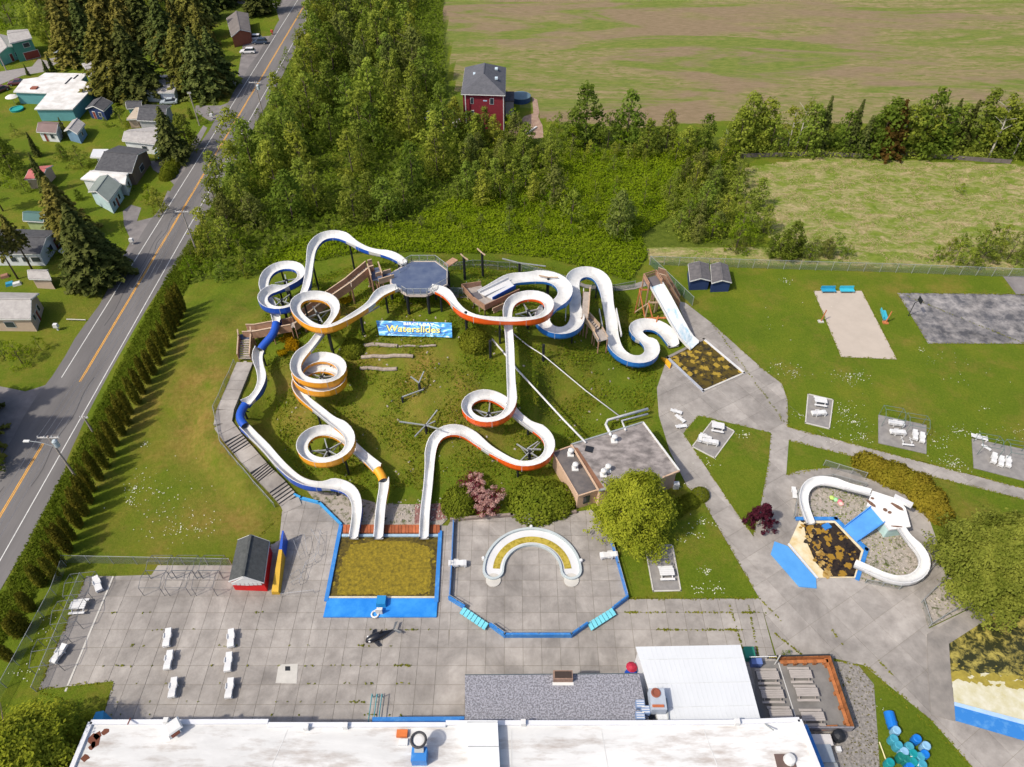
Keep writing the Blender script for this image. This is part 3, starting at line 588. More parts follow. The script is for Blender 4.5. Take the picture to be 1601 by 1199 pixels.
# ---------------------------------------------------------------- flumes
def resample(pts, step):
    out = []; n = len(pts)
    for i in range(n - 1):
        p0, p1, p2, p3 = pts[max(0, i - 1)], pts[i], pts[i + 1], pts[min(n - 1, i + 2)]
        k = max(1, int((p2 - p1).length / .25))
        for j in range(k):
            t = j / k; out.append(.5 * ((2 * p1) + (p2 - p0) * t + (2 * p0 - 5 * p1 + 4 * p2 - p3) * t * t + (3 * p1 - p0 - 3 * p2 + p3) * t ** 3))
    out.append(pts[-1]); res = [out[0]]; acc = 0
    for a, b in zip(out, out[1:]):
        acc += (b - a).length
        if acc >= step: res.append(b); acc = 0
    if (res[-1] - out[-1]).length > .05: res.append(out[-1])
    for _ in range(3): res = [res[0]] + [(a + b * 2 + c) / 4 for a, b, c in zip(res, res[1:], res[2:])] + [res[-1]]
    return res
def flume(root, px, zk, w, colr, h=.5, bank=.5, tubes=(), wbank=.1, part='trough', clear=.45, extra=None, kth=.035):
    """px control pixels; zk {index: z}; w width; tubes: index ranges closed to a pipe"""
    ks = sorted(zk); ln = [0]
    for a, b in zip(px, px[1:]): ln.append(ln[-1] + math.hypot(b[0] - a[0], b[1] - a[1]))
    pts = []
    for i, (x, y) in enumerate(px):
        lo = max(k for k in ks if k <= i); hi = min(k for k in ks if k >= i)
        z = zk[lo] if lo == hi else zk[lo] + (zk[hi] - zk[lo]) * (ln[i] - ln[lo]) / (ln[hi] - ln[lo])
        for _ in range(4):
            p = P(x, y, z); z = max(z, T(p.x, p.y) + clear)
        pts.append(P(x, y, z))
    path = resample(pts, .55); n = len(path)
    def near(i): q = pts[i]; return min(range(n), key=lambda j: (path[j] - q).length)
    tb = [(near(a), near(b)) for a, b in tubes]
    kap = []
    for i in range(n):
        a, b, c = path[max(0, i - 3)], path[i], path[min(n - 1, i + 3)]
        u, v = (b - a), (c - b); u.z = v.z = 0
        if u.length < 1e-3 or v.length < 1e-3: kap.append(0); continue
        kap.append(math.atan2(u.x * v.y - u.y * v.x, u.x * v.x + u.y * v.y) / (.5 * (u.length + v.length)))
    for _ in range(6): kap = [kap[0]] + [(a + b + c) / 3 for a, b, c in zip(kap, kap[1:], kap[2:])] + [kap[-1]]
    U = [-1, -.97, -.9, -.75, -.5, -.2, .2, .5, .75, .9, .97, 1]; m_ = len(U); mb = MB(); rows = []; outs = []
    for i, p in enumerate(path):
        d = path[min(i + 1, n - 1)] - path[max(i - 1, 0)]; d.z = 0; d.normalize(); r = Vector((d.y, -d.x, 0))   # r: right of travel
        k = kap[i]; s = min(1, abs(k) / .13); hl = h + (bank * s if k < 0 else -.32 * h * s); hr = h + (bank * s if k > 0 else -.32 * h * s)
        ww = w + wbank * s * 2; sh = r * (.12 * s * (1 if k > 0 else -1)); row = []; orow = []
        for u in U:
            hh = hl if u < 0 else hr; x = u * ww / 2 * (1 - .06 * (1 - abs(u))); zz = hh * (abs(u) ** 2.6)
            row.append(p + sh + r * x + Vector((0, 0, zz)))
            au = abs(u); fo = 1 if au == 1 else .66 if au > .95 else .30 if au > .88 else 0.; sk_ = .10 + .08 * s
            orow.append(p + sh + r * (math.copysign(ww / 2 + .07 + .03 * fo, u) if au > .7 else x * 1.02) + Vector((0, 0, hh * fo - sk_ * (1 - fo) if au > .7 else -.06 - sk_)))
        rows.append(row); outs.append(orow)
    segs = [];
    for i in range(n - 1):
        if any(a <= i < b for a, b in tb): continue
        V = rows[i] + rows[i + 1] + outs[i] + outs[i + 1]
        mb.add(V, [(j, j + 1, m_ + j + 1, m_ + j) for j in range(m_ - 1)], FLUME)
        oc = colr if abs(kap[i]) > kth else FGREY
        mb.add(V, [(2 * m_ + j, 3 * m_ + j, 3 * m_ + j + 1, 2 * m_ + j + 1) for j in range(m_ - 1)], oc)
        mb.add(V, [(0, m_, 3 * m_, 2 * m_), (m_ - 1, 3 * m_ - 1, 4 * m_ - 1, 2 * m_ - 1)], WHITE)
    o = obj(part, mb, root, smooth=False); me = o.data
    me.polygons.foreach_set('use_smooth', [True] * len(me.polygons))
    fl = MB()
    for i in range(4, n - 2, 5):                              # bolted joint flanges
        if any(a - 1 <= i < b + 1 for a, b in tb): continue
        V = [v + (v - rows[i][5]) * .0 for v in outs[i]]; V2 = [v + (path[i + 1] - path[i]).normalized() * .07 for v in V]; dn = Vector((0, 0, -.09))
        W = V + V2 + [v + dn for v in V] + [v + dn for v in V2]
        F = [(2 * m_ + j, 2 * m_ + j + 1, 3 * m_ + j + 1, 3 * m_ + j) for j in range(m_ - 1)] + [(j, 2 * m_ + j, 2 * m_ + j + 1, j + 1) for j in range(m_ - 1)] + [(m_ + j, m_ + j + 1, 3 * m_ + j + 1, 3 * m_ + j) for j in range(m_ - 1)]
        fl.add(W, F, FGREY)
        up = Vector((0, 0, .012)); R1_, R2_ = [v + up for v in rows[i]], [v + up + (path[i + 1] - path[i]).normalized() * .045 for v in rows[i]]
        fl.add(R1_ + R2_, [(j, j + 1, m_ + j + 1, m_ + j) for j in range(m_ - 1)], mat('joint_seam', (.5, .5, .48), .6))
    obj('joint_flanges', fl, root, kind='stuff')
    for a, b in tb:
        t = MB(); t.tube([q + Vector((0, 0, w * .36)) for q in path[a:b + 1]], w * .58, colr, 16, cap=False)
        t.tube([q + Vector((0, 0, w * .36)) for q in path[a:b + 1]], w * .54, mat('tube_inside', (.3, .3, .32), .6), 16, cap=False); obj('tube_section', t, root, smooth=True)
    return path, kap
def posts(root, path, every, r=.17, skip=(), start=3, arm=True, minh=.9):
    i = start
    while i < len(path) - 2:
        p = path[i]; g = T(p.x, p.y)
        if p.z - g > minh and i not in skip:
            d = path[i + 1] - path[i - 1]; d.z = 0; d.normalize(); s = Vector((d.y, -d.x, 0)); mb = MB()
            mb.tube([(p.x, p.y, g - .3), (p.x, p.y, p.z - .12)], r, BLACK, 8)
            if arm: mb.beam(p - s * .8 + Vector((0, 0, -.2)), p + s * .8 + Vector((0, 0, -.2)), .12, .16, BLACK)
            obj('support_post', mb, root)
        i += every
def hubpost(root, cx, cy, z, rad, n=4, a0=20, zt=0):
    c = P(cx, cy, z); g = T(c.x, c.y); mb = MB(); mb.tube([(c.x, c.y, g - .3), (c.x, c.y, z + zt)], .24, BLACK, 10); obj('support_post', mb, root)
    for k in range(n):
        a = R(a0 + 360 / n * k); mb = MB(); e = Vector((c.x + rad * math.cos(a), c.y + rad * math.sin(a), z - .3))
        mb.beam((c.x, c.y, z - .25), e, .16, .2, STEEL); mb.beam((c.x, c.y, z - 1.5), c.lerp(e, .75) + Vector((0, 0, -.1)), .1, .12, STEEL); obj('support_arm', mb, root)
B1 = [(633, 414), (618, 405), (602, 399), (575, 393), (553, 382), (535, 373), (517, 371), (501, 377), (490, 391), (486, 409), (483, 431), (479.5, 449), (474, 465), (463, 477), (447, 485), (429, 485), (416, 479), (412, 468), (423, 458), (445, 452), (463, 444), (472, 434), (468, 423), (452, 419), (433, 422), (420, 431), (415, 443), (415, 456), (420, 467), (426, 480), (431, 497), (433, 506), (429, 524), (418, 537), (407, 549), (404, 562), (408, 580), (410, 599), (400, 620), (384, 635), (377, 647), (376, 659), (383, 667), (394, 680), (415, 701), (436, 725), (455, 743), (474, 756), (495, 761), (518, 761), (539, 765), (553, 776), (558, 792), (557, 815), (553, 842)]
r = thing('water_slide', P(553, 842), 'long white flume with blue outsides and two blue tube bends, leftmost at the landing pool', 'water slide', 'white flumes running down from the octagonal tower')
pa, ka = flume(r, B1, {0: 12.9, 11: 10.4, 13: 9.3, 21: 8.8, 31: 7.6, 35: 5.6, 41: 4.2, 46: 3.0, 52: 1.2, 54: .35}, 1.06, BLUE, tubes=[(31, 34), (39, 42)])
posts(r, pa, 16); hubpost(r, 447, 437, 8.4, 1.9); hubpost(r, 440, 468, 8.8, 1.9, 4, 60)
Y1 = [(622, 451), (609, 456), (593, 463), (582, 476), (566, 488), (548, 499), (528, 510), (508, 516), (490, 512), (474, 501), (464, 488), (465, 476), (476, 468.5), (496, 467), (514, 471), (525, 483), (523, 497), (512, 510), (503, 521), (490, 539), (476, 555), (465, 568), (464, 582), (475, 595), (500, 601), (525, 597), (536, 583), (528, 569), (508, 563), (485, 567), (468, 580), (467, 596), (478, 608), (502, 614), (526, 609), (536, 597), (528, 584), (508, 578), (484, 582), (469, 595), (467, 612), (481, 629), (499, 643), (518, 659), (536, 672), (547, 684), (548.5, 695), (541, 710), (527, 719), (505, 724), (484, 718), (474, 706), (477, 692), (490, 681), (509, 677), (526, 681), (540, 690), (553, 701), (572, 718), (588, 734), (597, 744), (601, 757), (598, 778), (595, 805), (592, 842)]
r = thing('water_slide', P(592, 842), 'white flume with yellow outsides, three round coils and one yellow tube bend', 'water slide', 'white flumes running down from the octagonal tower')
pa, ka = flume(r, Y1, {0: 12.9, 8: 12.0, 11: 11.8, 16: 10.9, 22: 8.6, 31: 7.6, 40: 6.6, 45: 5.0, 52: 4.3, 57: 3.3, 61: 2.2, 64: .35}, 1.08, YEL, tubes=[(59, 61)])
posts(r, pa, 15); hubpost(r, 496, 489, 10.6, 2.3, 4, 30); hubpost(r, 502, 588, 7.2, 2.6, 5, 10); hubpost(r, 512, 702, 4.1, 2.3, 5, 40)
O1 = [(673, 451), (686, 457), (700, 464), (711, 478), (725, 491), (742, 498), (765, 502), (792, 503), (819, 503), (842, 500), (856, 490), (858, 478), (848, 469), (828, 466), (809, 470), (797, 480), (794, 495), (795, 514), (797, 543), (798, 572), (799, 603), (799.5, 630), (794, 647), (782, 657), (763, 661), (745, 658), (732, 648), (730, 636), (740, 626), (759, 621), (777, 626), (792, 636), (805, 648), (824, 664), (845, 678), (857, 690), (859, 706), (850, 720), (831, 728), (810, 728), (787, 718), (763, 704), (745, 692), (726, 679), (710, 676), (691, 680), (678, 694), (673.5, 720), (669, 767), (665, 802), (663, 842)]
r = thing('water_slide', P(663, 842), 'white flume with orange outsides, rightmost of the slides from the octagonal tower', 'water slide', 'white flumes running down from the octagonal tower')
pa, ka = flume(r, O1, {0: 12.9, 7: 11.4, 16: 10.4, 21: 5.8, 28: 5.0, 34: 3.6, 39: 3.0, 46: 2.0, 50: .35}, 1.08, ORG)
posts(r, pa, 16); hubpost(r, 826, 485, 10.3, 2.2); hubpost(r, 764, 645, 4.8, 2.5, 5, 15); hubpost(r, 828, 705, 2.6, 2.4, 4, 50)
W1 = [(752, 462), (770, 453), (785, 446), (803, 439), (823, 438), (846, 436), (867, 440), (880, 450), (883, 464), (873, 476), (856, 486), (848, 497), (852, 512), (867, 520), (884, 520), (897, 512), (902, 499), (899, 484), (899, 466), (896, 452), (896, 440), (904, 432), (919, 429), (934, 434), (943, 446), (948, 463), (951, 484), (956, 506), (957, 526), (963, 547), (976, 560), (996, 566), (1013, 561), (1019, 549), (1012, 537), (996, 526), (993, 517), (1004, 511), (1026, 513), (1041, 523), (1053, 542)]
r = thing('water_slide', P(1053, 542), 'wide winding white flume with bright blue outsides ending at the diamond pool', 'water slide')
pa, ka = flume(r, W1, {0: 9.8, 5: 9.3, 12: 8.0, 16: 6.6, 20: 6.2, 24: 5.4, 28: 2.8, 33: 1.8, 40: .4}, 1.75, mat('flume_mid_blue', (.02, .14, .45), .4), h=.5, bank=.4, wbank=.25)
posts(r, pa, 14, .13)
for (a, b_, z) in (((899, 452), (898, 500), 7.0), ((950, 484), (958, 525), 4.9)):            # flat open landings along the flume
    mb = MB(); p, q = P(*a, z), P(*b_, z - .8); d = (q - p); d.z = 0; d.normalize(); s = Vector((d.y, -d.x, 0))
    for k in (-1, 1): mb.beam(p + s * 1.45 * k, q + s * 1.45 * k, .12, .7, WHITE)
    obj('side_panel', mb, r)
# straight wide slide beside its timber tower
r = thing('straight_slide', P(1087, 538), 'broad straight white slide with worn blue streaks beside the timber stair tower', 'water slide')
mb = MB(); A = [(1026, 446, 6.2), (1040, 470, 4.9), (1056, 500, 3.2), (1070, 524, 1.6), (1078, 534, .8), (1086, 541, .45)]
pt = [P(*a) for a in A]; st = mat('streaked_gelcoat', (.36, .55, .66), .4, c2=(.76, .78, .78), scale=.55, thr=(.33, .5), sep=(1, .5, 1)); V = []
for i, p in enumerate(pt):
    d = pt[min(i + 1, 5)] - pt[max(i - 1, 0)]; d.z = 0; d.normalize(); s = Vector((d.y, -d.x, 0)) * 1.25; up = Vector((0, 0, .4)); V += [p - s + up, p - s, p + s, p + s + up, p + s * 1.06 + up, p + s * 1.06 - up * .3, p - s * 1.06 - up * .3, p - s * 1.06 + up]
for j in range(8): mb.add(V, [(8 * i + j, 8 * i + (j + 1) % 8, 8 * i + 8 + (j + 1) % 8, 8 * i + 8 + j) for i in range(5)], st if j == 1 else WHITE)
obj('chute', mb, r)
r = thing('timber_tower', P(1030, 470), 'reddish timber tower with braced legs and walled stair behind the straight white slide', 'tower')
zt = 6.2; pl = [P(*a, zt) for a in ((1006, 436), (1025, 430), (1034, 443), (1014, 450))]
mb = MB(); mb.prism([tuple(p[:2]) for p in pl], zt - .25, zt, mat('dark_deck', (.13, .12, .13), .8)); obj('platform', mb, r)
for i, p in enumerate(pl):
    q = pl[(i + 1) % 4]; mb = MB(); mb.tube([(p.x, p.y, T(p.x, p.y) - .2), (p.x, p.y, zt + 1.1)], .14, WOOD, 6); obj('post', mb, r)
    if i != 2:
        for z in (zt + 1.05, zt + .6, zt + .25): mb = MB(); mb.beam(p + Vector((0, 0, z - zt)), q + Vector((0, 0, z - zt)), .1, .2, WOOD); obj('rail', mb, r)
REDW = mat('red_timber', (.50, .17, .06), .8, .2, 1.5, rnd=.2)
lg = [P(996, 455, 0), P(1010, 475, 0), P(1024, 500, 0), P(1040, 520, 0)]; up = [P(1012, 450, 5.8), P(1026, 470, 4.3), P(1040, 494, 2.8), P(1052, 514, 1.4)]
for i in range(3):
    a, b_ = Vector((up[i].x - 1.5, up[i].y, 0)), up[i]; g = T(a.x, a.y); mm = (REDW, WOODL)[i % 2]
    mb = MB(); mb.beam((a.x, a.y, g), (a.x + .3, a.y, b_.z), .18, .18, mm); obj('post', mb, r)
    mb = MB(); mb.beam((b_.x + 2, b_.y + .2, g), (b_.x + 2, b_.y + .2, b_.z - .2), .18, .18, WOODL); obj('post', mb, r)
    mb = MB(); mb.beam((a.x + .3, a.y, b_.z - .4), (b_.x + 2, b_.y, b_.z - .4), .15, .25, mm); obj('brace', mb, r)
    if i < 2:
        c2 = Vector((up[i + 1].x - 1.4, up[i + 1].y, T(up[i + 1].x - 1.4, up[i + 1].y) + .3))
        mb = MB(); mb.beam((a.x + .2, a.y, b_.z - .4), c2, .14, .2, REDW); obj('brace', mb, r)
        mb = MB(); mb.beam((a.x, a.y, g + .3), (up[i + 1].x - 1.2, up[i + 1].y, up[i + 1].z - .4), .14, .2, REDW if i else WOODL); obj('brace', mb, r)
def walled_run(r, a, b_, wd, wall=1.1, m=WOOD, steps=0, floor=None, posts_=True, capm=None, sides=(-1, 1)):
    d = (b_ - a); hd = Vector((d.x, d.y, 0)).normalized(); s = Vector((hd.y, -hd.x, 0)) * wd / 2
    if steps:
        for k in range(steps):
            p, q = a.lerp(b_, k / steps), a.lerp(b_, (k + 1) / steps); z = max(p.z, q.z); mb = MB()
            mb.beam(Vector((p.x, p.y, z - .06)) + hd * 0, Vector((q.x, q.y, z - .06)), wd, .1, floor or WOODG); obj('tread', mb, r)
    else:
        mb = MB(); mb.beam(a - Vector((0, 0, .08)), b_ - Vector((0, 0, .08)), wd, .14, floor or WOODG); obj('floor', mb, r)
    for k in sides:
        V = []
        for p in (a, b_):
            for o_, z in ((1, -.35), (1.0, wall), (1 + .16 / wd, wall), (1 + .16 / wd, -.35)): V.append(p + s * k * o_ + Vector((0, 0, z)))
        mb = MB(); mb.add(V, [(0, 1, 5, 4), (1, 2, 6, 5), (2, 3, 7, 6), (3, 0, 4, 7), (0, 3, 2, 1), (4, 5, 6, 7)], m); obj('side_wall', mb, r)
        mb = MB(); mb.beam(a + s * k * 1.04 + Vector((0, 0, wall + .05)), b_ + s * k * 1.04 + Vector((0, 0, wall + .05)), .2, .08, capm or WOODL); obj('handrail', mb, r)
    if posts_:
        n = max(1, int(d.length / 3.2))
        for i in range(n + 1):
            for k in (-1, 1):
                p = a.lerp(b_, i / n) + s * k; g = T(p.x, p.y)
                if p.z - g > .4: mb = MB(); mb.tube([(p.x, p.y, g - .2), (p.x, p.y, p.z)], .1, WOOD, 6); obj('post', mb, r)
walled_run(r, P(1040, 436, 5.6), P(1062, 474, .6), 1.6, 1.1, WOOD, 16, WOODG)
walled_run(r, P(1028, 430, 6.1), P(1040, 434, 5.7), 1.6, 1., WOOD)
# ---------------------------------------------------------------- octagonal tower
DZ = 12.8; OCT = [(644, 409.5), (680, 409.5), (698, 423), (698, 443), (668, 459), (637, 459), (612, 442), (612, 427)]
r = thing('slide_tower', P(655, 434, 9), 'octagonal slide tower with navy blue deck and pale railings on top of the hill', 'tower')
W = PX(OCT, DZ); cxy = (sum(p[0] for p in W) / 8, sum(p[1] for p in W) / 8)
out = [(cxy[0] + (x - cxy[0]) * 1.05, cxy[1] + (y - cxy[1]) * 1.06) for x, y in W]
mb = MB(); mb.prism(out, DZ - .45, DZ - .02, mat('pale_fascia', (.55, .47, .42), .7, .1)); obj('deck_frame', mb, r)
mb = MB(); mb.prism(W, DZ - .03, DZ + .02, NAVY); obj('deck_surface', mb, r)
for i in range(8):
    p = out[i]; g = T(*p); mb = MB(); mb.tube([(p[0], p[1], g - .3), (p[0], p[1], DZ - .3)], .24, BLACK, 8); obj('leg', mb, r)
for p in ((cxy[0], cxy[1]), (cxy[0] - 2.5, cxy[1] - 1.5), (cxy[0] + 2.5, cxy[1] - 1.5)): mb = MB(); mb.tube([(p[0], p[1], T(*p)), (p[0], p[1], DZ - .3)], .22, BLACK, 8); obj('leg', mb, r)
for i in range(8):
    a, b_ = Vector((*out[i], DZ)), Vector((*out[(i + 1) % 8], DZ)); gaps = {6: (0, .55), 3: (.55, 1), 7: (.0, .1), 4: (0, .0), 5: (.62, 1)}
    segs = [(0, 1)]
    if i == 3: segs = [(0, .72)]
    if i == 5: segs = [(0, .25)]
    if i == 6: segs = []
    if i == 7: segs = [(.62, 1)]
    for t0, t1 in segs:
        p, q = a.lerp(b_, t0), a.lerp(b_, t1); L = (q - p).length; n = max(2, int(L / .16))
        mb = MB(); mb.tube([p + Vector((0, 0, 1.15)), q + Vector((0, 0, 1.15))], .045, STEEL, 6); mb.tube([p + Vector((0, 0, .15)), q + Vector((0, 0, .15))], .035, STEEL, 6)
        for k in range(int(L / 1.6) + 2): e = p.lerp(q, min(1, k / (int(L / 1.6) + 1))); mb.tube([e, e + Vector((0, 0, 1.18))], .05, STEEL, 6)
        obj('railing', mb, r)
        mb = MB()
        for k in range(1, n): e = p.lerp(q, k / n); mb.beam(e + Vector((0, 0, .15)), e + Vector((0, 0, 1.12)), .025, .025, mat('railing_green', (.22, .32, .27), .5) if i in (0, 7, 1) else STEEL)
        obj('balusters', mb, r)
for (a, b_) in (((634, 410), (624, 419)), ((628, 452), (618, 447)), ((667, 455), (675, 446))):
    mb = MB(); p, q = P(*a, DZ + .9), P(*b_, DZ + .9); mb.tube([p, q], .05, STEEL, 6); mb.tube([p, p - Vector((0, 0, .9))], .05, STEEL, 6); mb.tube([q, q - Vector((0, 0, .9))], .05, STEEL, 6); obj('slide_gate', mb, r)
mb = MB(); p = P(703, 410, DZ); mb.beam(P(697, 415, DZ), P(712, 405, DZ), 1.2, .15, WOOD); obj('stub_platform', mb, r)
r = thing('tower_stairway', P(480, 510, 6), 'brown walled timber stairway climbing from the hillside path to the octagonal tower', 'stairs')
S = [P(383, 562, 3.35), P(385, 530, 5.4), P(384, 521, 5.4), P(398, 521, 5.5), P(458, 510, 6.8), P(472, 500, 7.2), P(515, 468, 9.3), P(547, 446, 10.9), P(577, 421, 12.5), P(584, 419, 12.6), P(590, 437, 12.7), P(614, 430, 12.8)]
walled_run(r, S[0], S[1], 1.9, 1.1, WOOD, 9, WOODG); walled_run(r, S[1], S[2], 1.9, 1.1, WOOD, 0, NAVY)
for i in range(2, 5): walled_run(r, S[i], S[i + 1], 1.7, 1.1, WOOD, 0)
walled_run(r, S[5], S[6], 1.6, 1.1, WOOD, 14); walled_run(r, S[6], S[7], 1.6, 1.1, WOOD, 10); walled_run(r, S[7], S[8], 1.6, 1.1, WOOD, 10)
walled_run(r, S[8], S[9], 1.7, 1.1, WOOD, 0, NAVY); walled_run(r, S[9], S[10], 1.7, 1.0, WOOD, 0, NAVY); walled_run(r, S[10], S[11], 1.6, .6, WOODL, 0, NAVY)
# start deck of the wide flume
r = thing('start_platform', P(760, 470, 9), 'brown timber starting platform at the head of the wide blue flume', 'platform')
pz = 9.9; pp = [P(*a, pz) for a in ((722, 452), (752, 446), (812, 458), (758, 483), (741, 472))]
mb = MB(); mb.prism([tuple(p[:2]) for p in (pp[0], pp[1], P(775, 470, pz), pp[3], pp[4])], pz - .3, pz, WOODG); obj('floor', mb, r)
for i, j in ((0, 4), (4, 3), (0, 1), (3, 2)):
    a, b_ = pp[i], pp[j]; 
    if (i, j) == (3, 2): a = a - Vector((0, 0, .2))
    mb = MB(); mb.beam(a + Vector((0, 0, .5)), b_ + Vector((0, 0, .3)), .12, 1.1, WOOD); obj('side_wall', mb, r)
    for t in (0, .5, 1):
        p = a.lerp(b_, t); mb = MB(); mb.tube([(p.x, p.y, T(p.x, p.y) - .2), (p.x, p.y, p.z)], .12, WOODL, 6); obj('post', mb, r)
mb = MB(); mb.prism([tuple(p[:2]) for p in (P(735, 459, pz), P(748, 456, pz), P(755, 466, pz), P(743, 470, pz))], pz, pz + .05, mat('dark_deck', (.13, .12, .13), .8)); obj('rubber_mat', mb, r)
mb = MB(); aq = [P(*a, pz + .1) for a in ((750, 458), (795, 436), (806, 449), (770, 468))]; mb.prism([tuple(p[:2]) for p in aq], pz - .1, pz + .1, WHITE)
mb.beam(aq[0] + Vector((0, 0, .15)), aq[1] + Vector((0, 0, .15)), .12, .5, WHITE); mb.beam(aq[3] + Vector((0, 0, .1)), aq[2] + Vector((0, 0, .1)), .12, .7, BLUE); obj('start_tray', mb, r)
mb = MB(); mb.beam(P(770, 484, pz), P(817, 462, pz - .8), .15, .5, WOODL); mb.beam(P(772, 488, pz - .6), P(817, 466, pz - 1.4), .15, .4, WOODL); obj('lower_beam', mb, r)
r = thing('service_stairs', P(930, 520, 2), 'small grey timber steps between the two bends of the wide blue flume', 'stairs')
walled_run(r, P(914, 497, 7.2), P(917, 456, 8.2), 1.0, .9, WOODL, 0, WOODG, True, None, (1,))
walled_run(r, P(917, 497, 6.6), P(934, 516, 5.2), 1.3, .7, WOODL, 6, WOODG); walled_run(r, P(934, 516, 5.1), P(943, 532, 4.6), 1.6, .4, WOODG)
# ---------------------------------------------------------------- lone posts left from an old slide
def lone(px, py, h, label, arms=(), hz=None):
    g = G(px, py); r = thing('steel_post', g, label, 'post', 'old slide posts standing on the hill')
    mb = MB(); mb.tube([(g.x, g.y, g.z - .3), (g.x, g.y, g.z + h)], .22, BLACK, 8); obj('post', mb, r)
    for (dx, dy, dz, L) in arms: mb = MB(); a = g + Vector((0, 0, h + dz)); mb.beam(a, a + Vector((dx, dy, .1)) * L, .16, .18, WOODL if h > 3.4 and L < 2.2 else STEEL); obj('arm', mb, r)
lone(727, 437, 4.6, 'tall black post with timber crossarm just right of the octagonal deck', ((.6, -.8, 0, 1.3), (-.6, .8, 0, .9)))
lone(755, 432, 4.8, 'black post with timber crossarm, second from the octagonal deck', ((.6, -.8, 0, .9), (-.6, .8, 0, 1.4)))
lone(812, 436, 3.4, 'black post with a long slanting beam behind the start of the wide flume', ((-1, .3, 0, 3.), (1, -.35, 0, 4.5)))
lone(856, 466, 4.4, 'black post with crossbars inside the right hand bend of the wide flume', ((-1, .2, 0, 1.6), (1, -.1, 0, 1.6), (0, .5, -1, 1.5)))
lone(667, 677, 1.8, 'low black post with five steel arms in a star on the grass slope', ((-1, .1, -.1, 3.8), (.85, -.4, -.1, 2.8), (.5, .9, -.1, 3.), (-.5, -.9, -.1, 2.6), (.9, .5, -.2, 1.5)))
lone(657, 612, 1.6, 'short black post with two raised steel arms below the log steps', ((-.7, .6, .2, 1.9), (.25, .95, .3, 2.2)))
lone(630, 628, .9, 'black post lying low with one long arm pointing up the slope', ((.95, .4, .1, 3.2),))
lone(849, 563, 3.3, 'black post carrying the grey pipe where it bends over the grass', ())
lone(767, 560, 3.6, 'slender black post beside the straight drop of the orange flume', ())
lone(569, 523, 4.6, 'tall black post with a slanting strut under the first run of the yellow flume', ((.75, .6, -1.0, 3.6),))
lone(730, 520, 4.2, 'black post by the round bush at the right end of the blue banner', ())
lone(824, 712, 1.5, 'low black post with arms inside the last orange bend', ((1, -.15, 0, 2.), (.8, .6, 0, 2.)))
# pipes across the slope
def pipe(pts, rr, label, m=None):
    mb = MB(); mb.tube(pts, rr, m or mat('pale_pipe', (.60, .60, .60), .5), 8); obj('pipe', mb, label=label, cat='pipe', smooth=True)
pipe([P(803, 522, 7.2), P(825, 540, 6.2), P(849, 555, 5.6), P(915, 610, 2.3), P(968, 650, 1.)], .09, 'thin pale pipe running down the grass from the orange coil towards the pump house')
pipe([P(769, 530, 7.5), P(786, 549, 6.7), P(807, 576, 5.9), P(845, 617, 3.8), P(880, 655, 3.8), P(916, 692, 4.1)], .15, 'thick pale pipe running down the slope to the pump house roof')
pipe([P(955, 680, 4.2), P(947, 664, 1.6), P(950, 657, 1.4), P(1013, 639, 1.4)], .22, 'white curved pipe rising behind the pump house roof')
pipe([P(978, 672, 4.1), P(972, 658, 1.2), P(1013, 647, 1.2)], .15, 'thinner white pipe parallel to the curved pipe behind the pump house')
# banner
r = thing('banner', P(648, 513, 7.4), 'blue wave banner reading BIRCH BAY Waterslides below the tower', 'sign')
C_, D_ = G(593, 524), G(707, 527.5); C_ = P(593, 524, C_.z + .7); D_ = P(707, 527.5, C_.z); bz = C_.z; A_, B_ = P(588, 501, bz + 1.5), P(706, 504.5, bz + 1.5)
wv = bpy.data.materials.new('wave_print'); wv.use_nodes = True; n = wv.node_tree; L = n.links; bs = n.nodes['Principled BSDF']; bs.inputs['Roughness'].default_value = .5
tc = n.nodes.new('ShaderNodeTexCoord'); mp = n.nodes.new('ShaderNodeMapping'); mp.inputs['Scale'].default_value = (.35, 1, .9); L.new(tc.outputs['Object'], mp.inputs[0])
no = n.nodes.new('ShaderNodeTexNoise'); no.inputs['Scale'].default_value = 1.1; no.inputs['Detail'].default_value = 3; no.inputs['Distortion'].default_value = 2.5; L.new(mp.outputs[0], no.inputs[0])
rr = n.nodes.new('ShaderNodeValToRGB'); e = rr.color_ramp.elements; e[0].position = .36; e[0].color = (.01, .09, .42, 1); e[1].position = .66; e[1].color = (.62, .78, .85, 1); x = e.new(.48); x.color = (.03, .28, .60, 1); x = e.new(.56); x.color = (.12, .46, .72, 1)
L.new(no.outputs[0], rr.inputs[0]); L.new(rr.outputs[0], bs.inputs['Base Color'])
nb = (B_ - A_).cross(C_ - A_).normalized(); nb = nb if nb.z > 0 else -nb; off = -nb * .06
mb = MB(); V = [A_, B_, D_, C_, A_ + off, B_ + off, D_ + off, C_ + off]; mb.add(V, [(0, 3, 2, 1), (4, 5, 6, 7), (0, 1, 5, 4), (1, 2, 6, 5), (2, 3, 7, 6), (3, 0, 4, 7)], wv); obj('panel', mb, r)
for t in (.08, .5, .92):
    p = A_.lerp(B_, t); mb = MB(); mb.tube([(p.x, p.y + .15, T(p.x, p.y) - .3), (p.x, p.y + .15, p.z + .3)], .1, WOODL, 6); obj('post', mb, r)
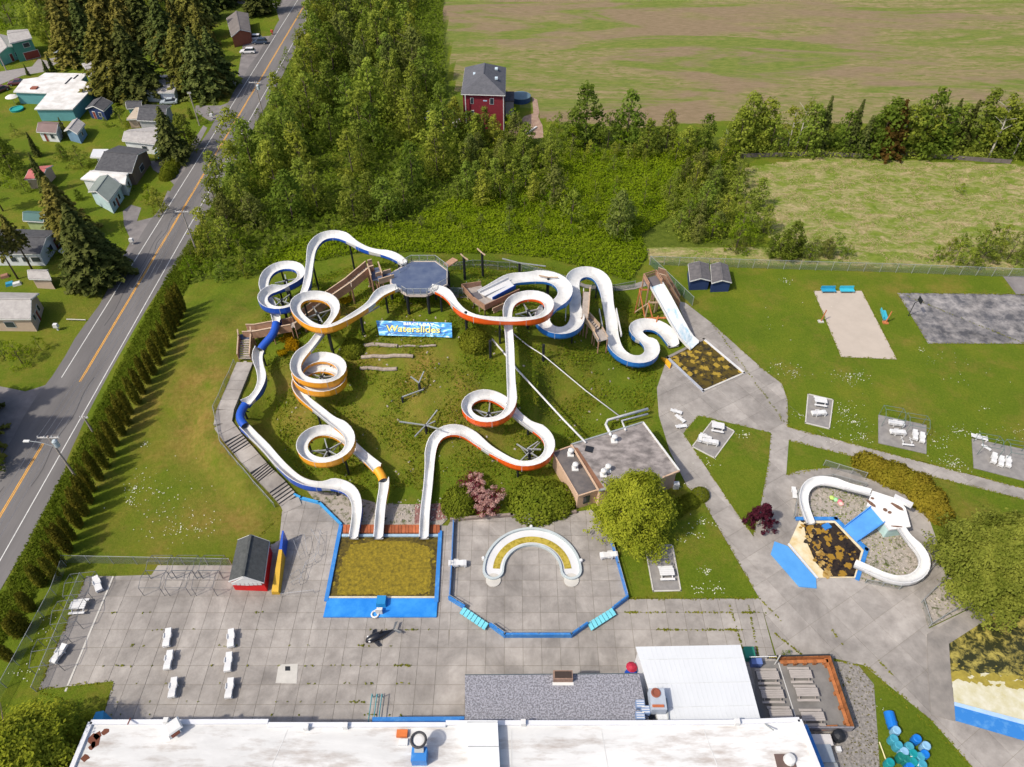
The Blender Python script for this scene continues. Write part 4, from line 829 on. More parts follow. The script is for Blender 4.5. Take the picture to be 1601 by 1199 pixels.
def text(s, m, size, t, v, parent, ext=.012, sh=0, bold=.0, kx=1.):
    cu = bpy.data.curves.new('letters', 'FONT'); cu.body = s; cu.size = size; cu.extrude = ext; cu.offset = bold; cu.shear = sh; cu.align_x = 'CENTER'; cu.align_y = 'CENTER'
    o = bpy.data.objects.new('letters', cu); col.objects.link(o); bpy.context.view_layer.update()
    me = bpy.data.meshes.new_from_object(o.evaluated_get(bpy.context.evaluated_depsgraph_get())); bpy.data.objects.remove(o)
    ux = (B_ - A_).normalized(); uy = nb.cross(ux).normalized(); c = A_.lerp(B_, t).lerp(C_.lerp(D_, t), v) + nb * .03; off = wloc(parent)
    for vt in me.vertices: q = c + ux * (vt.co.x * kx) + uy * vt.co.y + nb * vt.co.z - off; vt.co = q
    me.materials.clear(); me.materials.append(m); o = put('letters', me, parent); return o
text('BIRCH BAY', mat('print_white', (.8, .83, .85), .5), .60, .56, .17, r, bold=.012, kx=1.6)
text('Waterslides', mat('print_navy', (.02, .06, .25), .5), 1.42, .483, .55, r, ext=.006, bold=.055, kx=1.25)
text('Waterslides', mat('print_yellow', (.85, .72, .16), .5), 1.38, .48, .53, r, ext=.02, bold=.012, kx=1.25)
mb = MB(); random.seed(2); ux = (B_ - A_).normalized(); uy = nb.cross(ux).normalized(); c0 = A_.lerp(B_, .15).lerp(C_.lerp(D_, .15), .9) + nb * .02; x = 0
while x < 8.4:                                            # the small line of print, too worn to read
    l = random.uniform(.08, .22); p = c0 + ux * x; mb.add([p, p + ux * l, p + ux * l + uy * .13, p + uy * .13], [(0, 1, 2, 3)], mat('print_grey', (.12, .14, .2), .6)); x += l + random.uniform(.05, .12)
obj('worn_print', mb, r)
for k, (a, b_, lb) in enumerate((((568, 542), (622, 542), 'upper left weathered log across the slope under the banner'), ((624, 543), (682, 541), 'thin log continuing right of the upper log under the banner'), ((566, 560), (646, 559), 'middle weathered log across the slope under the banner'), ((564, 577), (621, 578), 'lowest weathered log across the slope under the banner'))):
    p, q = G(*a), G(*b_); mb = MB(); kk = 8; pts = [p.lerp(q, i / kk) + Vector((0, random.uniform(-.06, .06), 0)) for i in range(kk + 1)]
    mb.tube([(v.x, v.y, T(v.x, v.y) + .2) for v in pts], .30 if k != 1 else .16, mat('weathered_log', (.30, .25, .21), .9, .35, 2.), 8); obj('log', mb, label=lb, cat='log', group='weathered logs set in the slope')
# ---------------------------------------------------------------- fences and low walls
def fence(pts, h, label, m=LINK, step=3., dr=True, name='chain_link_fence'):
    pts = [Vector((p.x, p.y, T(p.x, p.y))) for p in pts]; r = thing(name, pts[0], label, 'fence')
    for a, b_ in zip(pts, pts[1:]):
        n = max(1, round((b_ - a).length / step))
        for i in range(n):
            p, q = a.lerp(b_, i / n), a.lerp(b_, (i + 1) / n); p.z, q.z = T(p.x, p.y), T(q.x, q.y); up = Vector((0, 0, h))
            mb = MB(); mb.tube([p - up * .05, p + up * 1.03], .05, STEEL, 6); obj('post', mb, r)
            mb = MB(); mb.tube([p + up, q + up], .035, STEEL, 6); obj('rail', mb, r)
            mb = MB(); mb.add([p + up * .03, q + up * .03, q + up * .98, p + up * .98], [(0, 1, 2, 3)], m); obj('mesh_panel', mb, r)
    q = pts[-1]; mb = MB(); mb.tube([q, q + Vector((0, 0, h * 1.03))], .05, STEEL, 6); obj('post', mb, r)
fence([P(104, 880), P(363, 885)], 1.8, 'chain link fence across the west lawn behind the red shed')
fence([P(1015, 414), P(1200, 420), P(1400, 426), P(1601, 434), P(1690, 438)], 2., 'long chain link fence along the back of the right hand lawn')
fence([P(1016, 414), P(1082, 478)], 2., 'short green fence running down beside the timber tower', LINKG)
fence([G(699, 424), G(760, 421), G(815, 425), G(865, 437), G(900, 449)], 1.7, 'curved green fence along the top of the hill', LINKG)
fence([G(925, 455), G(960, 456), G(992, 450)], 1.6, 'short green fence between the wide flume and the timber tower', LINKG)
fence([G(703, 461), G(724, 462), G(730, 452)], 1.5, 'green fence beside the landing right of the octagonal deck', LINKG, 2.)
fence([P(104, 885), P(88, 930), P(30, 1040), P(-30, 1150)], 1.7, 'wire fence along the foot of the evergreen hedge at the lower left')
fence([P(58, 1082), P(132, 905)], 1.5, 'thin fence along the left edge of the asphalt terrace')
fence([P(1287, 728), P(1352, 748)], 1.3, 'short pale rail fence above the ring path', LINK, 2.)
fence([P(1352, 762), P(1300, 748), P(1268, 752), P(1246, 772), P(1240, 812)], 1.0, 'low fence round the left flume of the octagonal pool', LINK, 2.)
fence([P(1460, 883), P(1440, 910), P(1405, 922), P(1352, 912)], 1.0, 'low fence round the right flume of the octagonal pool', LINK, 2.)
fence([P(1478, 905), P(1440, 942), P(1452, 980), P(1510, 945)], 1.0, 'grey rail fence round the gravel bed by the big pool', LINK, 2.2)
fence([STW[0] + Vector((-1.7, 0, 0)), STW[1] + Vector((-1.7, 0, 0)), STW[3] + Vector((-1.5, -1, 0)), STW[6] + Vector((-1.6, -1.2, 0)), STW[8] + Vector((-1.8, -1, 0))], 1.0, 'pale handrail fence along the left side of the hillside path', LINK, 2.4)
# wooden fence at the far treeline
r = thing('timber_fence', P(1160, 250), 'long low grey board fence in front of the far treeline', 'fence')
fp = [P(1160, 246), P(1280, 243), P(1360, 247), P(1420, 243), P(1500, 250), P(1580, 256)]; GB = mat('grey_board', (.15, .125, .115), .9, .2, 1.)
for a, b_ in zip(fp, fp[1:]):
    n = round((b_ - a).length / 2.4)
    for i in range(n):
        p, q = a.lerp(b_, i / n), a.lerp(b_, (i + .97) / n); mb = MB(); mb.beam(p + Vector((0, 0, .5)), q + Vector((0, 0, .5)), .08, 1.0, GB); obj('panel', mb, r)
def lowwall(pts, h, wd, m, label, name='low_wall', rail=True, z0=0.):
    r = thing(name, Vector((pts[0].x, pts[0].y, 0)), label, 'wall')
    for a, b_ in zip(pts, pts[1:]):
        mb = MB(); wall_line(mb, [a, b_], wd, z0, h, m); obj('wall_section', mb, r)
        if rail:
            for s in (.0, .5): p = a.lerp(b_, s); mb = MB(); mb.tube([(p.x, p.y, h), (p.x, p.y, h + .5)], .035, STEEL, 6); obj('rail_post', mb, r)
            mb = MB(); mb.tube([(a.x, a.y, h + .5), (b_.x, b_.y, h + .5)], .03, STEEL, 6); obj('rail', mb, r)
lowwall([P(*p) for p in ((703, 938), (726, 952))], .9, .22, BLUE2, 'short blue wall left of the left cyan gate of the splash terrace')
lowwall([P(*p) for p in ((767, 980), (789, 996), (893, 996), (917, 979))], .9, .25, BLUE2, 'long blue wall closing the front of the splash terrace between its two gates')
lowwall([P(*p) for p in ((958, 954), (980, 937))], .9, .22, BLUE2, 'short blue wall right of the right cyan gate of the splash terrace')
lowwall([P(*p) for p in ((709, 818), (706, 886), (703, 936))], .75, .18, mat('worn_blue', (.07, .2, .5), .6, .25, 2), 'blue wall along the left side of the splash terrace')
lowwall([P(*p) for p in ((951, 834), (966, 884), (980, 935))], .75, .2, mat('worn_blue', (.1, .2, .5), .6), 'blue wall along the right side of the splash terrace')
lowwall([P(*p) for p in ((706, 814), (800, 807), (899, 802))], .55, .35, mat('old_block', (.25, .20, .17), .9, .25, 2), 'low weathered wall along the back of the splash terrace', rail=False)
lowwall([P(*p) for p in ((462, 776), (472, 781), (500, 788), (534, 822))], .55, .28, mat('mid_blue_wall', (.05, .30, .62), .5), 'angled blue wall between the path foot and the landing pool', rail=False)
def gate(px, label):
    r = thing('gate', P(*px[0]), label, 'gate'); zz = 1.0; p = [P(*q, .55) for q in px]; n = 7
    mb = MB(); a, b_, c, d = p
    for i in range(n): t0, t1 = i / n + .012, (i + 1) / n - .012; mb = MB(); mb.prism([tuple(v[:2]) for v in (a.lerp(b_, t0), a.lerp(b_, t1), d.lerp(c, t1), d.lerp(c, t0))], .45, .56, CYAN); obj('board', mb, r)
    mb = MB(); mb.beam((a + d) / 2 - Vector((0, 0, .06)), (b_ + c) / 2 - Vector((0, 0, .06)), .3, .1, mat('dark_frame', (.05, .2, .26), .6)); obj('frame', mb, r)
gate([(725, 948), (764, 975), (758, 985), (718, 958)], 'pale cyan slatted bench platform left of the front blue wall')
gate([(918, 974), (957, 950), (964, 960), (924, 986)], 'pale cyan slatted bench platform right of the front blue wall')
# ---------------------------------------------------------------- buildings
RSH = mat('dark_shingles', (.055, .055, .062), .9, c2=(.10, .10, .105), scale=1.5, bump=.4, sep=(1, 1, 2))
RSG = mat('light_shingles', (.30, .28, .27), .9, c2=(.42, .40, .38), scale=1.2, bump=.3)
WROOF = mat('white_roof_membrane', (.42, .38, .35), .7, c2=(.64, .64, .63), scale=.5, thr=(.33, .50), detail=10, sep=(.40, 1.6, 1), mac=.2)
TRIM = mat('white_trim', (.62, .62, .61), .6, .05)
def house(name, px, ez, rh, ridge, wc, rm, label, cat='house', win=(), door=(), over=.35, hip=0, z0=0.):
    C4 = [P(a, b_, ez) for a, b_ in px]; c = sum(C4, Vector()) / 4; r = thing(name, Vector((c.x, c.y, z0)), label, cat)
    if ridge == 1: C4 = C4[1:] + C4[:1]
    A, B, Cc, D = C4; eA = (D + A) / 2; eB = (B + Cc) / 2            # ridge from side DA to side BC
    ins = [c + (p - c) * (1 - over / (p - c).length * 1.4) for p in C4]
    gd = (eB - eA).normalized()
    mb = MB(); Z = Vector((0, 0, rh)); V = [Vector((p.x, p.y, z0 - .2)) for p in ins] + [Vector((p.x, p.y, ez - .03)) for p in ins]; a, b_, cc, d = V[4:]
    F = [(0, 1, 5, 4), (1, 2, 6, 5), (2, 3, 7, 6), (3, 0, 4, 7)]; mb.add(V, F, wc)
    if rh > 0 and not hip: mb.add([d, a, (d + a) / 2 + Z * .93, b_, cc, (b_ + cc) / 2 + Z * .93], [(0, 1, 2), (3, 4, 5)], wc)
    obj('walls', mb, r)
    up = Vector((0, 0, .14))
    if rh > 0:
        h = (eB - eA).length * hip; Rr, Rs = eA + gd * h + Z, eB - gd * h + Z
        for pl in ((A, B, Rs, Rr), (Cc, D, Rr, Rs)):
            mb = MB(); mb.add([*pl, *[p + up for p in pl]], [(0, 3, 2, 1), (4, 5, 6, 7), (0, 1, 5, 4), (1, 2, 6, 5), (2, 3, 7, 6), (3, 0, 4, 7)], rm); obj('roof', mb, r)
        if hip:
            for pl in ((D, A, Rr), (B, Cc, Rs)): mb = MB(); mb.add([*pl, *[p + up for p in pl]], [(0, 2, 1), (3, 4, 5), (0, 1, 4, 3), (1, 2, 5, 4), (2, 0, 3, 5)], rm); obj('roof', mb, r)
        mb = MB(); mb.beam(Rr + up * 1.2, Rs + up * 1.2, .3, .06, rm); obj('ridge_cap', mb, r)
    else: mb = MB(); mb.prism([tuple(p[:2]) for p in C4], ez, ez + .18, rm); obj('roof', mb, r)
    for k in range(4):                                       # fascia boards
        if rh <= 0 or (k in (0, 2)) or hip: p, q = C4[k], C4[(k + 1) % 4]; mb = MB(); mb.beam(p - up * .6 + (p - c).normalized() * .03, q - up * .6 + (q - c).normalized() * .03, .06, .2, TRIM); obj('fascia', mb, r)
        else:
            p, q = C4[k], C4[(k + 1) % 4]; m_ = (p + q) / 2 + Z
            mb = MB(); e = gd * (.04 if k == 1 else -.04); mb.beam(p + e, m_ + e, .06, .2, TRIM); mb.beam(m_ + e, q + e, .06, .2, TRIM); obj('fascia', mb, r)
    for kind, lst in (('window', win), ('door', door)):
        for side, u, wd, z, hh in lst:                        # side index in the pixel order given
            s = (side - (1 if ridge == 1 else 0)) % 4; p, q = ins[s], ins[(s + 1) % 4]; dd = (q - p); dd.z = 0; dd.normalize(); nn = Vector((dd.y, -dd.x, 0))
            m0 = p.lerp(q, u); m0.z = z0 + z
            if (m0 - c).dot(nn) < 0: nn = -nn
            fr = MB(); fr.beam(m0 + nn * .03 - dd * wd / 2 + Vector((0, 0, hh / 2)), m0 + nn * .03 + dd * wd / 2 + Vector((0, 0, hh / 2)), .08, hh + .2, TRIM); f = obj(kind, fr, r)
            g = MB(); g.beam(m0 + nn * .08 - dd * (wd / 2 - .09) + Vector((0, 0, hh / 2)), m0 + nn * .08 + dd * (wd / 2 - .09) + Vector((0, 0, hh / 2)), .04, hh - .0, GLASS if kind == 'window' else mat('door_red', (.2, .04, .03), .6)); obj('pane' if kind == 'window' else 'door_leaf', g, f)
    return r
TEALW = mat('teal_wall', (.11, .30, .32), .8, .1); NAVW = mat('navy_wall', (.02, .04, .12), .8, .1); WW = mat('white_wall', (.62, .64, .66), .8, .08); BEI = mat('beige_wall', (.48, .37, .29), .8, .08)
GRW = mat('green_wall', (.07, .24, .19), .8, .1); REDB = mat('dark_red_wall', (.17, .018, .028), .8, c2=(.22, .024, .036), scale=1.5); GREYW = mat('grey_wall', (.36, .36, .38), .8, .1); BROW = mat('brown_wall', (.20, .14, .11), .8, .15)
def flat_building(name, poly, ez, wc, rm, label, cat='house', over=.4):
    W = PX(poly, ez); c = (sum(p[0] for p in W) / len(W), sum(p[1] for p in W) / len(W)); r = thing(name, (c[0], c[1], 0), label, cat)
    mb = MB(); mb.prism(W, ez, ez + .25, rm, TRIM); obj('roof', mb, r); n = len(W)
    ins = []
    for i in range(n):
        a, b_, q = Vector(W[i - 1]), Vector(W[i]), Vector(W[(i + 1) % n]); e1 = (b_ - a).normalized(); e2 = (q - b_).normalized(); nn = Vector((-e1.y - e2.y, e1.x + e2.x))
        if nn.length < .01: nn = Vector((-e1.y, e1.x))
        nn.normalize(); t = b_ + nn * over * 1.2
        if not inside(t.x, t.y, W): t = b_ - nn * over * 1.2
        ins.append((t.x, t.y))
    mb = MB(); mb.prism(ins, -.1, ez - .01, wc); obj('walls', mb, r); return r, W, ins
# left neighbourhood
RW = mat('old_white_roof', (.5, .48, .45), .8, c2=(.70, .69, .67), scale=.35, thr=(.35, .6), detail=8)
r, W, ins = flat_building('teal_house', [(71, 115), (137, 116), (127, 127), (142, 131), (148, 136), (114, 172), (54, 172), (75, 147), (21, 145), (37, 125), (60, 122)], 3.0, TEALW, RW, 'large teal house with a stepped flat white roof at the upper left')
for a, b_ in (((112, 121), (102, 131)), ((122, 117), (115, 123))): mb = MB(); mb.beam(P(*a, 3.3), P(*b_, 3.3), .4, .1, BLACK); obj('roof_step', mb, r)
mb = MB(); c = P(54, 138, 3.27); mb.box((c.x, c.y, 3.26), (1.6, 1.5, .3), mat('rusty_red', (.25, .08, .05), .8)); obj('roof_hatch', mb, r)
def wallpane(parent, a, b_, z0, z1, m, name='window', proud=.06):
    d = (b_ - a).normalized(); n = Vector((d.y, -d.x, 0)); n = n if n.y < 0 else -n; mb = MB(); p, q = a + n * proud, b_ + n * proud; zc = (z0 + z1) / 2; p.z = q.z = zc; mb.beam(p, q, .08, z1 - z0, m); return obj(name, mb, parent)
for a, b_, m, nm in (((33, 155), (42, 155), TRIM, 'window'), ((48, 155), (62, 156), mat('brick_red', (.28, .1, .07), .8), 'chimney_breast'), ((64, 156), (72, 156), GLASS, 'window')):
    wallpane(r, P(a[0], a[1], 1), P(b_[0], b_[1], 1), .6, 2.4, m, nm, .1)
house('green_house', [(12, 48), (43, 46), (50, 60), (16, 68)], 5.4, .9, 0, GRW, RSG, 'tall green house with grey roof and open garage at the upper left corner', win=[(2, .35, 1.8, 3.4, 1.1)], door=[(2, .3, 4.2, .1, 2.)])
house('green_house', [(-18, 60), (18, 58), (34, 72), (-6, 88)], 3., 1.1, 1, mat('pale_green_wall', (.18, .42, .36), .8), RSG, 'lower pale green wing with red door beside the tall green house', door=[(2, .5, 1., .1, 2.)], win=[(2, .25, 1.4, 1., 1.)])
house('garage', [(250, 117), (287, 119), (272, 145), (225, 145)], 2.6, .9, 0, WW, RSG, 'white garage with weathered light grey roof near the road', 'garage')
house('navy_shed', [(147, 156), (176, 160), (162, 174), (134, 170)], 2.6, 1.0, 1, NAVW, RSH, 'dark navy shed with white trim beside the teal house', 'shed', win=[(2, .3, .9, .9, 1.)], door=[(2, .7, .9, 0, 1.9)])
house('cottage', [(68, 190), (98, 192), (88, 208), (57, 206)], 2.5, .9, 0, WW, mat('brown_roof', (.20, .14, .13), .85, .12), 'small white cottage with brown roof and white steps', 'cottage', win=[(2, .3, 1., .9, 1.)], door=[(2, .7, .8, 0, 1.9)])
house('blue_shed', [(114, 188), (133, 194), (121, 210), (100, 205)], 2.6, .9, 1, mat('blue_grey_wall', (.14, .24, .36), .8), RSG, 'small blue grey shed right of the white cottage', 'shed', win=[(1, .5, .8, 1, .9)])
house('dark_roof_house', [(227, 164), (268, 165), (258, 190), (214, 188)], 2.8, 1.2, 0, GREYW, RSH, 'house with dark grey roof half hidden behind the roadside conifer')
house('carport', [(212, 169), (226, 168), (214, 186), (198, 187)], 2.4, 0, 0, BEI, mat('beige_roof', (.45, .38, .30), .8, .1), 'carport with flat beige roof left of the dark roofed house', 'carport')
house('small_shed', [(198, 158), (222, 158), (222, 168), (198, 170)], 2.3, .7, 0, TEALW, RSH, 'small teal shed with dark roof behind the beige carport', 'shed')
house('pale_roof_house', [(202, 203), (250, 198), (244, 226), (191, 220)], 2.8, .8, 0, WW, RSG, 'pale house with light grey low roof below the dark roofed house', win=[(2, .4, 1.4, .9, 1.)])
house('brown_house', [(186, 228), (232, 234), (206, 270), (147, 268)], 3.2, 1.5, 0, BROW, RSH, 'brown house with large dark shingle roof by the driveway hedge', win=[(1, .5, 2.2, .9, 1.2)])
house('white_extension', [(158, 263), (203, 268), (196, 288), (126, 280)], 2.9, .5, 0, WW, RW, 'white roofed extension in front of the brown house', 'extension', win=[(1, .5, 1.2, .9, 1.)])
house('patio_cover', [(146, 234), (170, 234), (163, 247), (141, 246)], 2.2, 0, 0, WW, WHITE, 'small flat white patio cover beside the brown house', 'patio cover', over=.9)
house('cabin', [(155, 276), (190, 289), (170, 316), (138, 300)], 3., 1.3, 1, mat('pale_blue_wall', (.42, .55, .58), .8), mat('green_grey_roof', (.20, .23, .21), .85, .12), 'small pale blue cabin with grey green roof behind the big dark conifer', 'cabin', win=[(1, .3, .9, .9, 1.1), (1, .75, .9, .9, 1.1)], door=[(1, .52, .9, 0, 1.9)])
house('mobile_home', [(-25, 357), (89, 361), (63, 397), (-25, 397)], 2.9, 1.0, 0, WW, RSH, 'long white mobile home with grey roof at the left edge', win=[(2, .12, 1.8, 1., 1.), (2, .32, 1.3, 1., 1.), (2, .55, 1.3, 1., 1.), (1, .5, 1.6, .9, 1.1)], door=[(1, .2, .9, 0, 2.)])
house('green_roof_shed', [(42, 330), (76, 332), (68, 347), (36, 345)], 2.6, .8, 0, mat('lime_wall', (.35, .42, .2), .8), mat('green_roof', (.07, .14, .13), .8, .1), 'little shed with dark green roof behind the mobile home', 'shed')
house('red_roof_shed', [(57, 261), (83, 259), (66, 278), (38, 281)], 2.5, .7, 0, BEI, mat('faded_red_roof', (.42, .13, .12), .8, .15), 'low shed with faded red roof in the left trees', 'shed')
house('garden_shed', [(48, 422), (75, 422), (80, 437), (45, 436)], 2.4, .8, 0, BEI, RSG, 'cream garden shed with grey roof on the grass by the road', 'shed', win=[(1, .5, .7, 1., .7)])
house('beige_house', [(-25, 457), (61, 459), (48, 499), (-25, 499)], 3., 1.4, 0, BEI, RSG, 'beige pink house with light grey roof and white windows at the left edge', win=[(2, .55, 1.8, 1., 1.1), (1, .3, .9, 1., 1.1), (1, .75, .9, 1.4, .9)], door=[(1, .52, .9, 0, 2.)])
house('far_house', [(354, 29), (388, 21), (392, 50), (362, 58)], 3.2, 1.4, 1, mat('rust_wall', (.30, .10, .06), .8), mat('brown_grey_roof', (.17, .15, .14), .85, .15), 'house with brown grey roof beyond the tall roadside firs', door=[(1, .5, 2.4, 0, 2.)])
house('far_cottage', [(128, 100), (160, 93), (168, 108), (140, 120)], 2.8, .8, 0, WW, RSG, 'pale roofed cottage between the teal house and the tall firs', 'cottage')
# red house
r = house('red_house', [(727, 106), (791, 106), (790, 149), (721, 147)], 9.0, 3.0, 1, REDB, mat('slate_shingles', (.075, .078, .09), .85, c2=(.12, .12, .135), scale=1.2), 'tall dark red house with slate grey hipped roof at the edge of the field', hip=.30, over=.4, win=[(2, .78, .8, 6.6, 1.3), (2, .78, .8, 3.6, 1.2), (2, .3, 1., 6.6, 1.3)])
for a in ((776, 108), (776, 123), (742, 116)):
    p = P(*a, 10.6); mb = MB(); mb.box((p.x, p.y, 10.55), (.7, 1.1, .35), mat('skylight_glass', (.5, .6, .66), .15)); obj('skylight', mb, r)
mb = MB(); p = P(762, 152, 7.6); mb.box((p.x, p.y - .6, 7.2), (2., 1.6, .3), mat('pale_blue_panel', (.42, .55, .72), .5)); mb.box((p.x, p.y - .2, 3), (.9, .8, 4.2), TRIM); obj('bay', mb, r)
for x in (727, 787): mb = MB(); q = P(x, 149, 9.0); mb.beam((q.x, q.y + .42, 0), (q.x, q.y + .42, 8.9), .2, .2, TRIM); obj('corner_board', mb, r)
r = thing('deck_building', P(797, 160), 'grey flat topped outbuilding against the right wall of the red house', 'outbuilding')
mb = MB(); mb.prism(PX([(790, 145), (803, 145), (803, 158), (790, 158)], 4), 0, 4, GREYW); obj('walls', mb, r); mb = MB(); mb.prism(PX([(789, 144), (804, 144), (804, 159), (789, 159)], 4), 4.0, 4.2, RSH); obj('roof', mb, r)
r = thing('round_tank', P(814, 157), 'round dark blue above ground tank right of the red house', 'tank'); c = P(814, 157)
mb = MB(); mb.lathe((c.x, c.y, 0), [(2.6, 0), (2.6, 1.3)], mat('tank_blue', (.03, .07, .16), .6), 24); obj('wall', mb, r); mb = MB(); mb.lathe((c.x, c.y, 1.3), [(2.7, 0), (2.7, .08), (2.3, .1)], mat('tank_lid', (.10, .16, .2), .6), 24); obj('cover', mb, r)
mb = MB(); mb.prism(PX([(820, 182), (838, 176), (848, 196), (850, 215), (826, 218), (795, 208), (800, 200)]), 0, .06, mat('bare_soil', (.24, .15, .11), .95, c2=(.42, .30, .22), scale=.8, bump=.6)); obj('bare_yard', mb, kind='structure')
mb = MB(); mb.prism(PX([(832, 152), (840, 156), (843, 175), (840, 190), (834, 178)]), 0, .05, mat('bare_soil', (.4, .3, .2), .95)); obj('dirt_track', mb, kind='structure')
mb = MB(); mb.beam(P(822, 210, .3), P(839, 198, .3), .4, .3, TRIM); obj('pale_beam', mb, label='pale beam lying on the bare soil beside the red house', cat='beam')
random.seed(8)
for k, (x, y) in enumerate(((672, 178), (668, 188), (676, 190), (716, 190), (712, 196))):
    mb = MB(); c = P(x, y, .3); mb.box((c.x, c.y, 0), (1.6, 1.2, 1.), mat('grey_junk', (.42, .41, .40), .8, rnd=.2), random.random() * 3, .8); obj('crate', mb, label='pale crate in the clearing left of the red house', cat='crate', group='pale crates in the clearing by the red house')
# pump house
PW = mat('peach_wall', (.52, .36, .25), .8, .08)
PR = mat('patched_tar_roof', (.14, .125, .12), .8, c2=(.33, .295, .28), scale=.55, thr=(.38, .62), detail=8, sep=(1, 1.6, 1)); RR = mat('rusty_roof', (.20, .10, .06), .9, .3)
r = thing('pump_house', P(960, 760), 'peach walled flat roofed pump house with patched grey roof below the hill', 'building')
M4 = [(893, 696), (1005, 661), (1062, 737), (1035, 748), (936, 768)]; W = PX(M4, 3.8); mb = MB(); mb.prism(W, 3.65, 3.86, PR, PW); obj('roof', mb, r)
cw = (sum(p[0] for p in W) / 5, sum(p[1] for p in W) / 5); mb = MB(); mb.prism([(cw[0] + (x - cw[0]) * .95, cw[1] + (y - cw[1]) * .95) for x, y in W], -.1, 3.64, PW); obj('walls', mb, r)
for i, (a, b_) in enumerate(((0, 1), (1, 2), (2, 3), (3, 4), (4, 0))): mb = MB(); mb.beam((*W[a], 3.93), (*W[b_], 3.93), .22, .22, TRIM if i == 1 else PW if i in (2, 4) else STEEL); obj('parapet', mb, r)
L4 = [(864, 708), (893, 698), (936, 766), (904, 776)]; W = PX(L4, 3.1); mb = MB(); mb.prism(W, 2.95, 3.16, mat('dark_tar_roof', (.085, .08, .085), .8, c2=(.16, .14, .13), scale=.8), PW); obj('roof', mb, r)
cw = (sum(p[0] for p in W) / 4, sum(p[1] for p in W) / 4); W2 = [(cw[0] + (x - cw[0]) * .96, cw[1] + (y - cw[1]) * .96) for x, y in W]; mb = MB(); mb.prism(W2, -.1, 2.94, PW); obj('walls', mb, r)
for i in range(4): mb = MB(); mb.beam((*W[i], 3.2), (*W[(i + 1) % 4], 3.2), .18, .16, PW); obj('parapet', mb, r)
a, b_ = Vector((*W2[3], 0)), Vector((*W2[2], 0)); wallpane(r, a.lerp(b_, .3), a.lerp(b_, .62), .8, 2.3, GLASS)
mb = MB(); mb.prism(PX([(896, 699), (903, 700), (944, 762), (936, 764)], 3.88), 3.862, 3.874, RR); obj('rust_strip', mb, r)
for (x, y, z) in ((892, 711, 3.1), (899, 733, 3.1), (950, 736, 3.8), (943, 743, 3.8), (960, 690, 3.8)):
    c = P(x, y, z); mb = MB(); mb.box((c.x, c.y, z), (.9, .9, .2), TRIM); mb.tube([(c.x, c.y, z), (c.x, c.y, z + .9)], .22, TRIM, 10); mb.lathe((c.x, c.y, z + .8), [(.25, 0), (.42, .12), (.4, .32), (.15, .45)], TRIM, 12); obj('roof_vent', mb, r, smooth=False)
mb = MB(); c = P(921, 703, 3.8); mb.box((c.x, c.y, 3.85), (1.1, 1., .15), BLACK, -.3); obj('roof_hatch', mb, r)
for k, (x, y) in enumerate(((1056, 762), (1049, 755))): c = P(x, y); mb = MB(); mb.box((c.x, c.y, 0), (.8, .7, 1.), mat('dark_red_paint', (.35, .02, .03), .6) if k else TRIM); obj('bin', mb, label=('white', 'dark red')[k] + ' bin against the right wall of the pump house', cat='bin')
# red shed
r = house('red_shed', [(372, 845), (421, 847), (412, 911), (358, 909)], 2.4, 1.35, 1, mat('bright_red', (.62, .012, .015), .5), mat('charcoal_shingles', (.05, .055, .055), .9, c2=(.09, .095, .095), scale=2., bump=.4), 'little bright red shed with charcoal gable roof and white trim', 'shed', over=.12)
c = [P(a, b_, 2.4) for a, b_ in ((358, 909), (412, 911))]; f0, f1 = c; mid = (f0 + f1) / 2
mb = MB(); nf = Vector((0, -.06, 0)); V = [f0 + nf, f1 + nf, mid + Vector((0, 0, 1.3)) + nf, f0 + Vector((.5, .2, -.4)), f1 + Vector((-.5, .2, -.4))]; y0 = min(f0.y, f1.y) - .02
q = [Vector((f0.x + .3, y0, 2.3)), Vector((f1.x - .3, y0, 2.3)), Vector((mid.x, y0, 3.62))]; mb.add(q + [p + Vector((0, .1, 0)) for p in q], [(0, 1, 2), (5, 4, 3), (0, 3, 4, 1), (1, 4, 5, 2), (2, 5, 3, 0)], TRIM)
for k in range(7): u = (k + .5) / 7; mb.box((q[0].x + (q[1].x - q[0].x) * u, y0 + .02, 1.75 + .3 * abs(u - .5)), ((q[1].x - q[0].x) / 8, .06, .6), TRIM)
obj('scalloped_gable', mb, r)
r = thing('painted_screen', P(438, 880), 'long narrow wedge painted blue and yellow standing beside the red shed', 'screen')
for (a, b_, m, nm) in ((0, .32, BLUE, 'blue_panel'), (.32, 1, mat('mustard_paint', (.55, .33, .03), .6), 'yellow_panel')):
    p0, p1 = P(449, 846), P(432, 930); V = []
    for t in (a, b_):
        c = p0.lerp(p1, t); wd = .12 + .42 * t; h = 2.5 - 1.7 * t; V += [c + Vector((-wd, 0, 0)), c + Vector((wd, 0, 0)), c + Vector((wd * .8, 0, h)), c + Vector((-wd * .8, 0, h))]
    mb = MB(); mb.add(V, [(0, 1, 2, 3), (7, 6, 5, 4), (0, 4, 5, 1), (1, 5, 6, 2), (2, 6, 7, 3), (3, 7, 4, 0)], m); obj(nm, mb, r)
# twin blue sheds at the back
for k, (pp_, lb) in enumerate(((((1076, 413), (1108, 413), (1111, 439), (1079, 440)), 'left one of two navy sheds with grey roofs at the back fence'), (((1111, 414), (1138, 415), (1144, 442), (1113, 443)), 'right one of two navy sheds with grey roofs at the back fence'))):
    house('navy_storage_shed', pp_, 2.2, .6, 1, NAVW, mat('worn_grey_shingles', (.085, .08, .085), .9, c2=(.15, .14, .14), scale=1.5), lb, 'shed', over=.2)
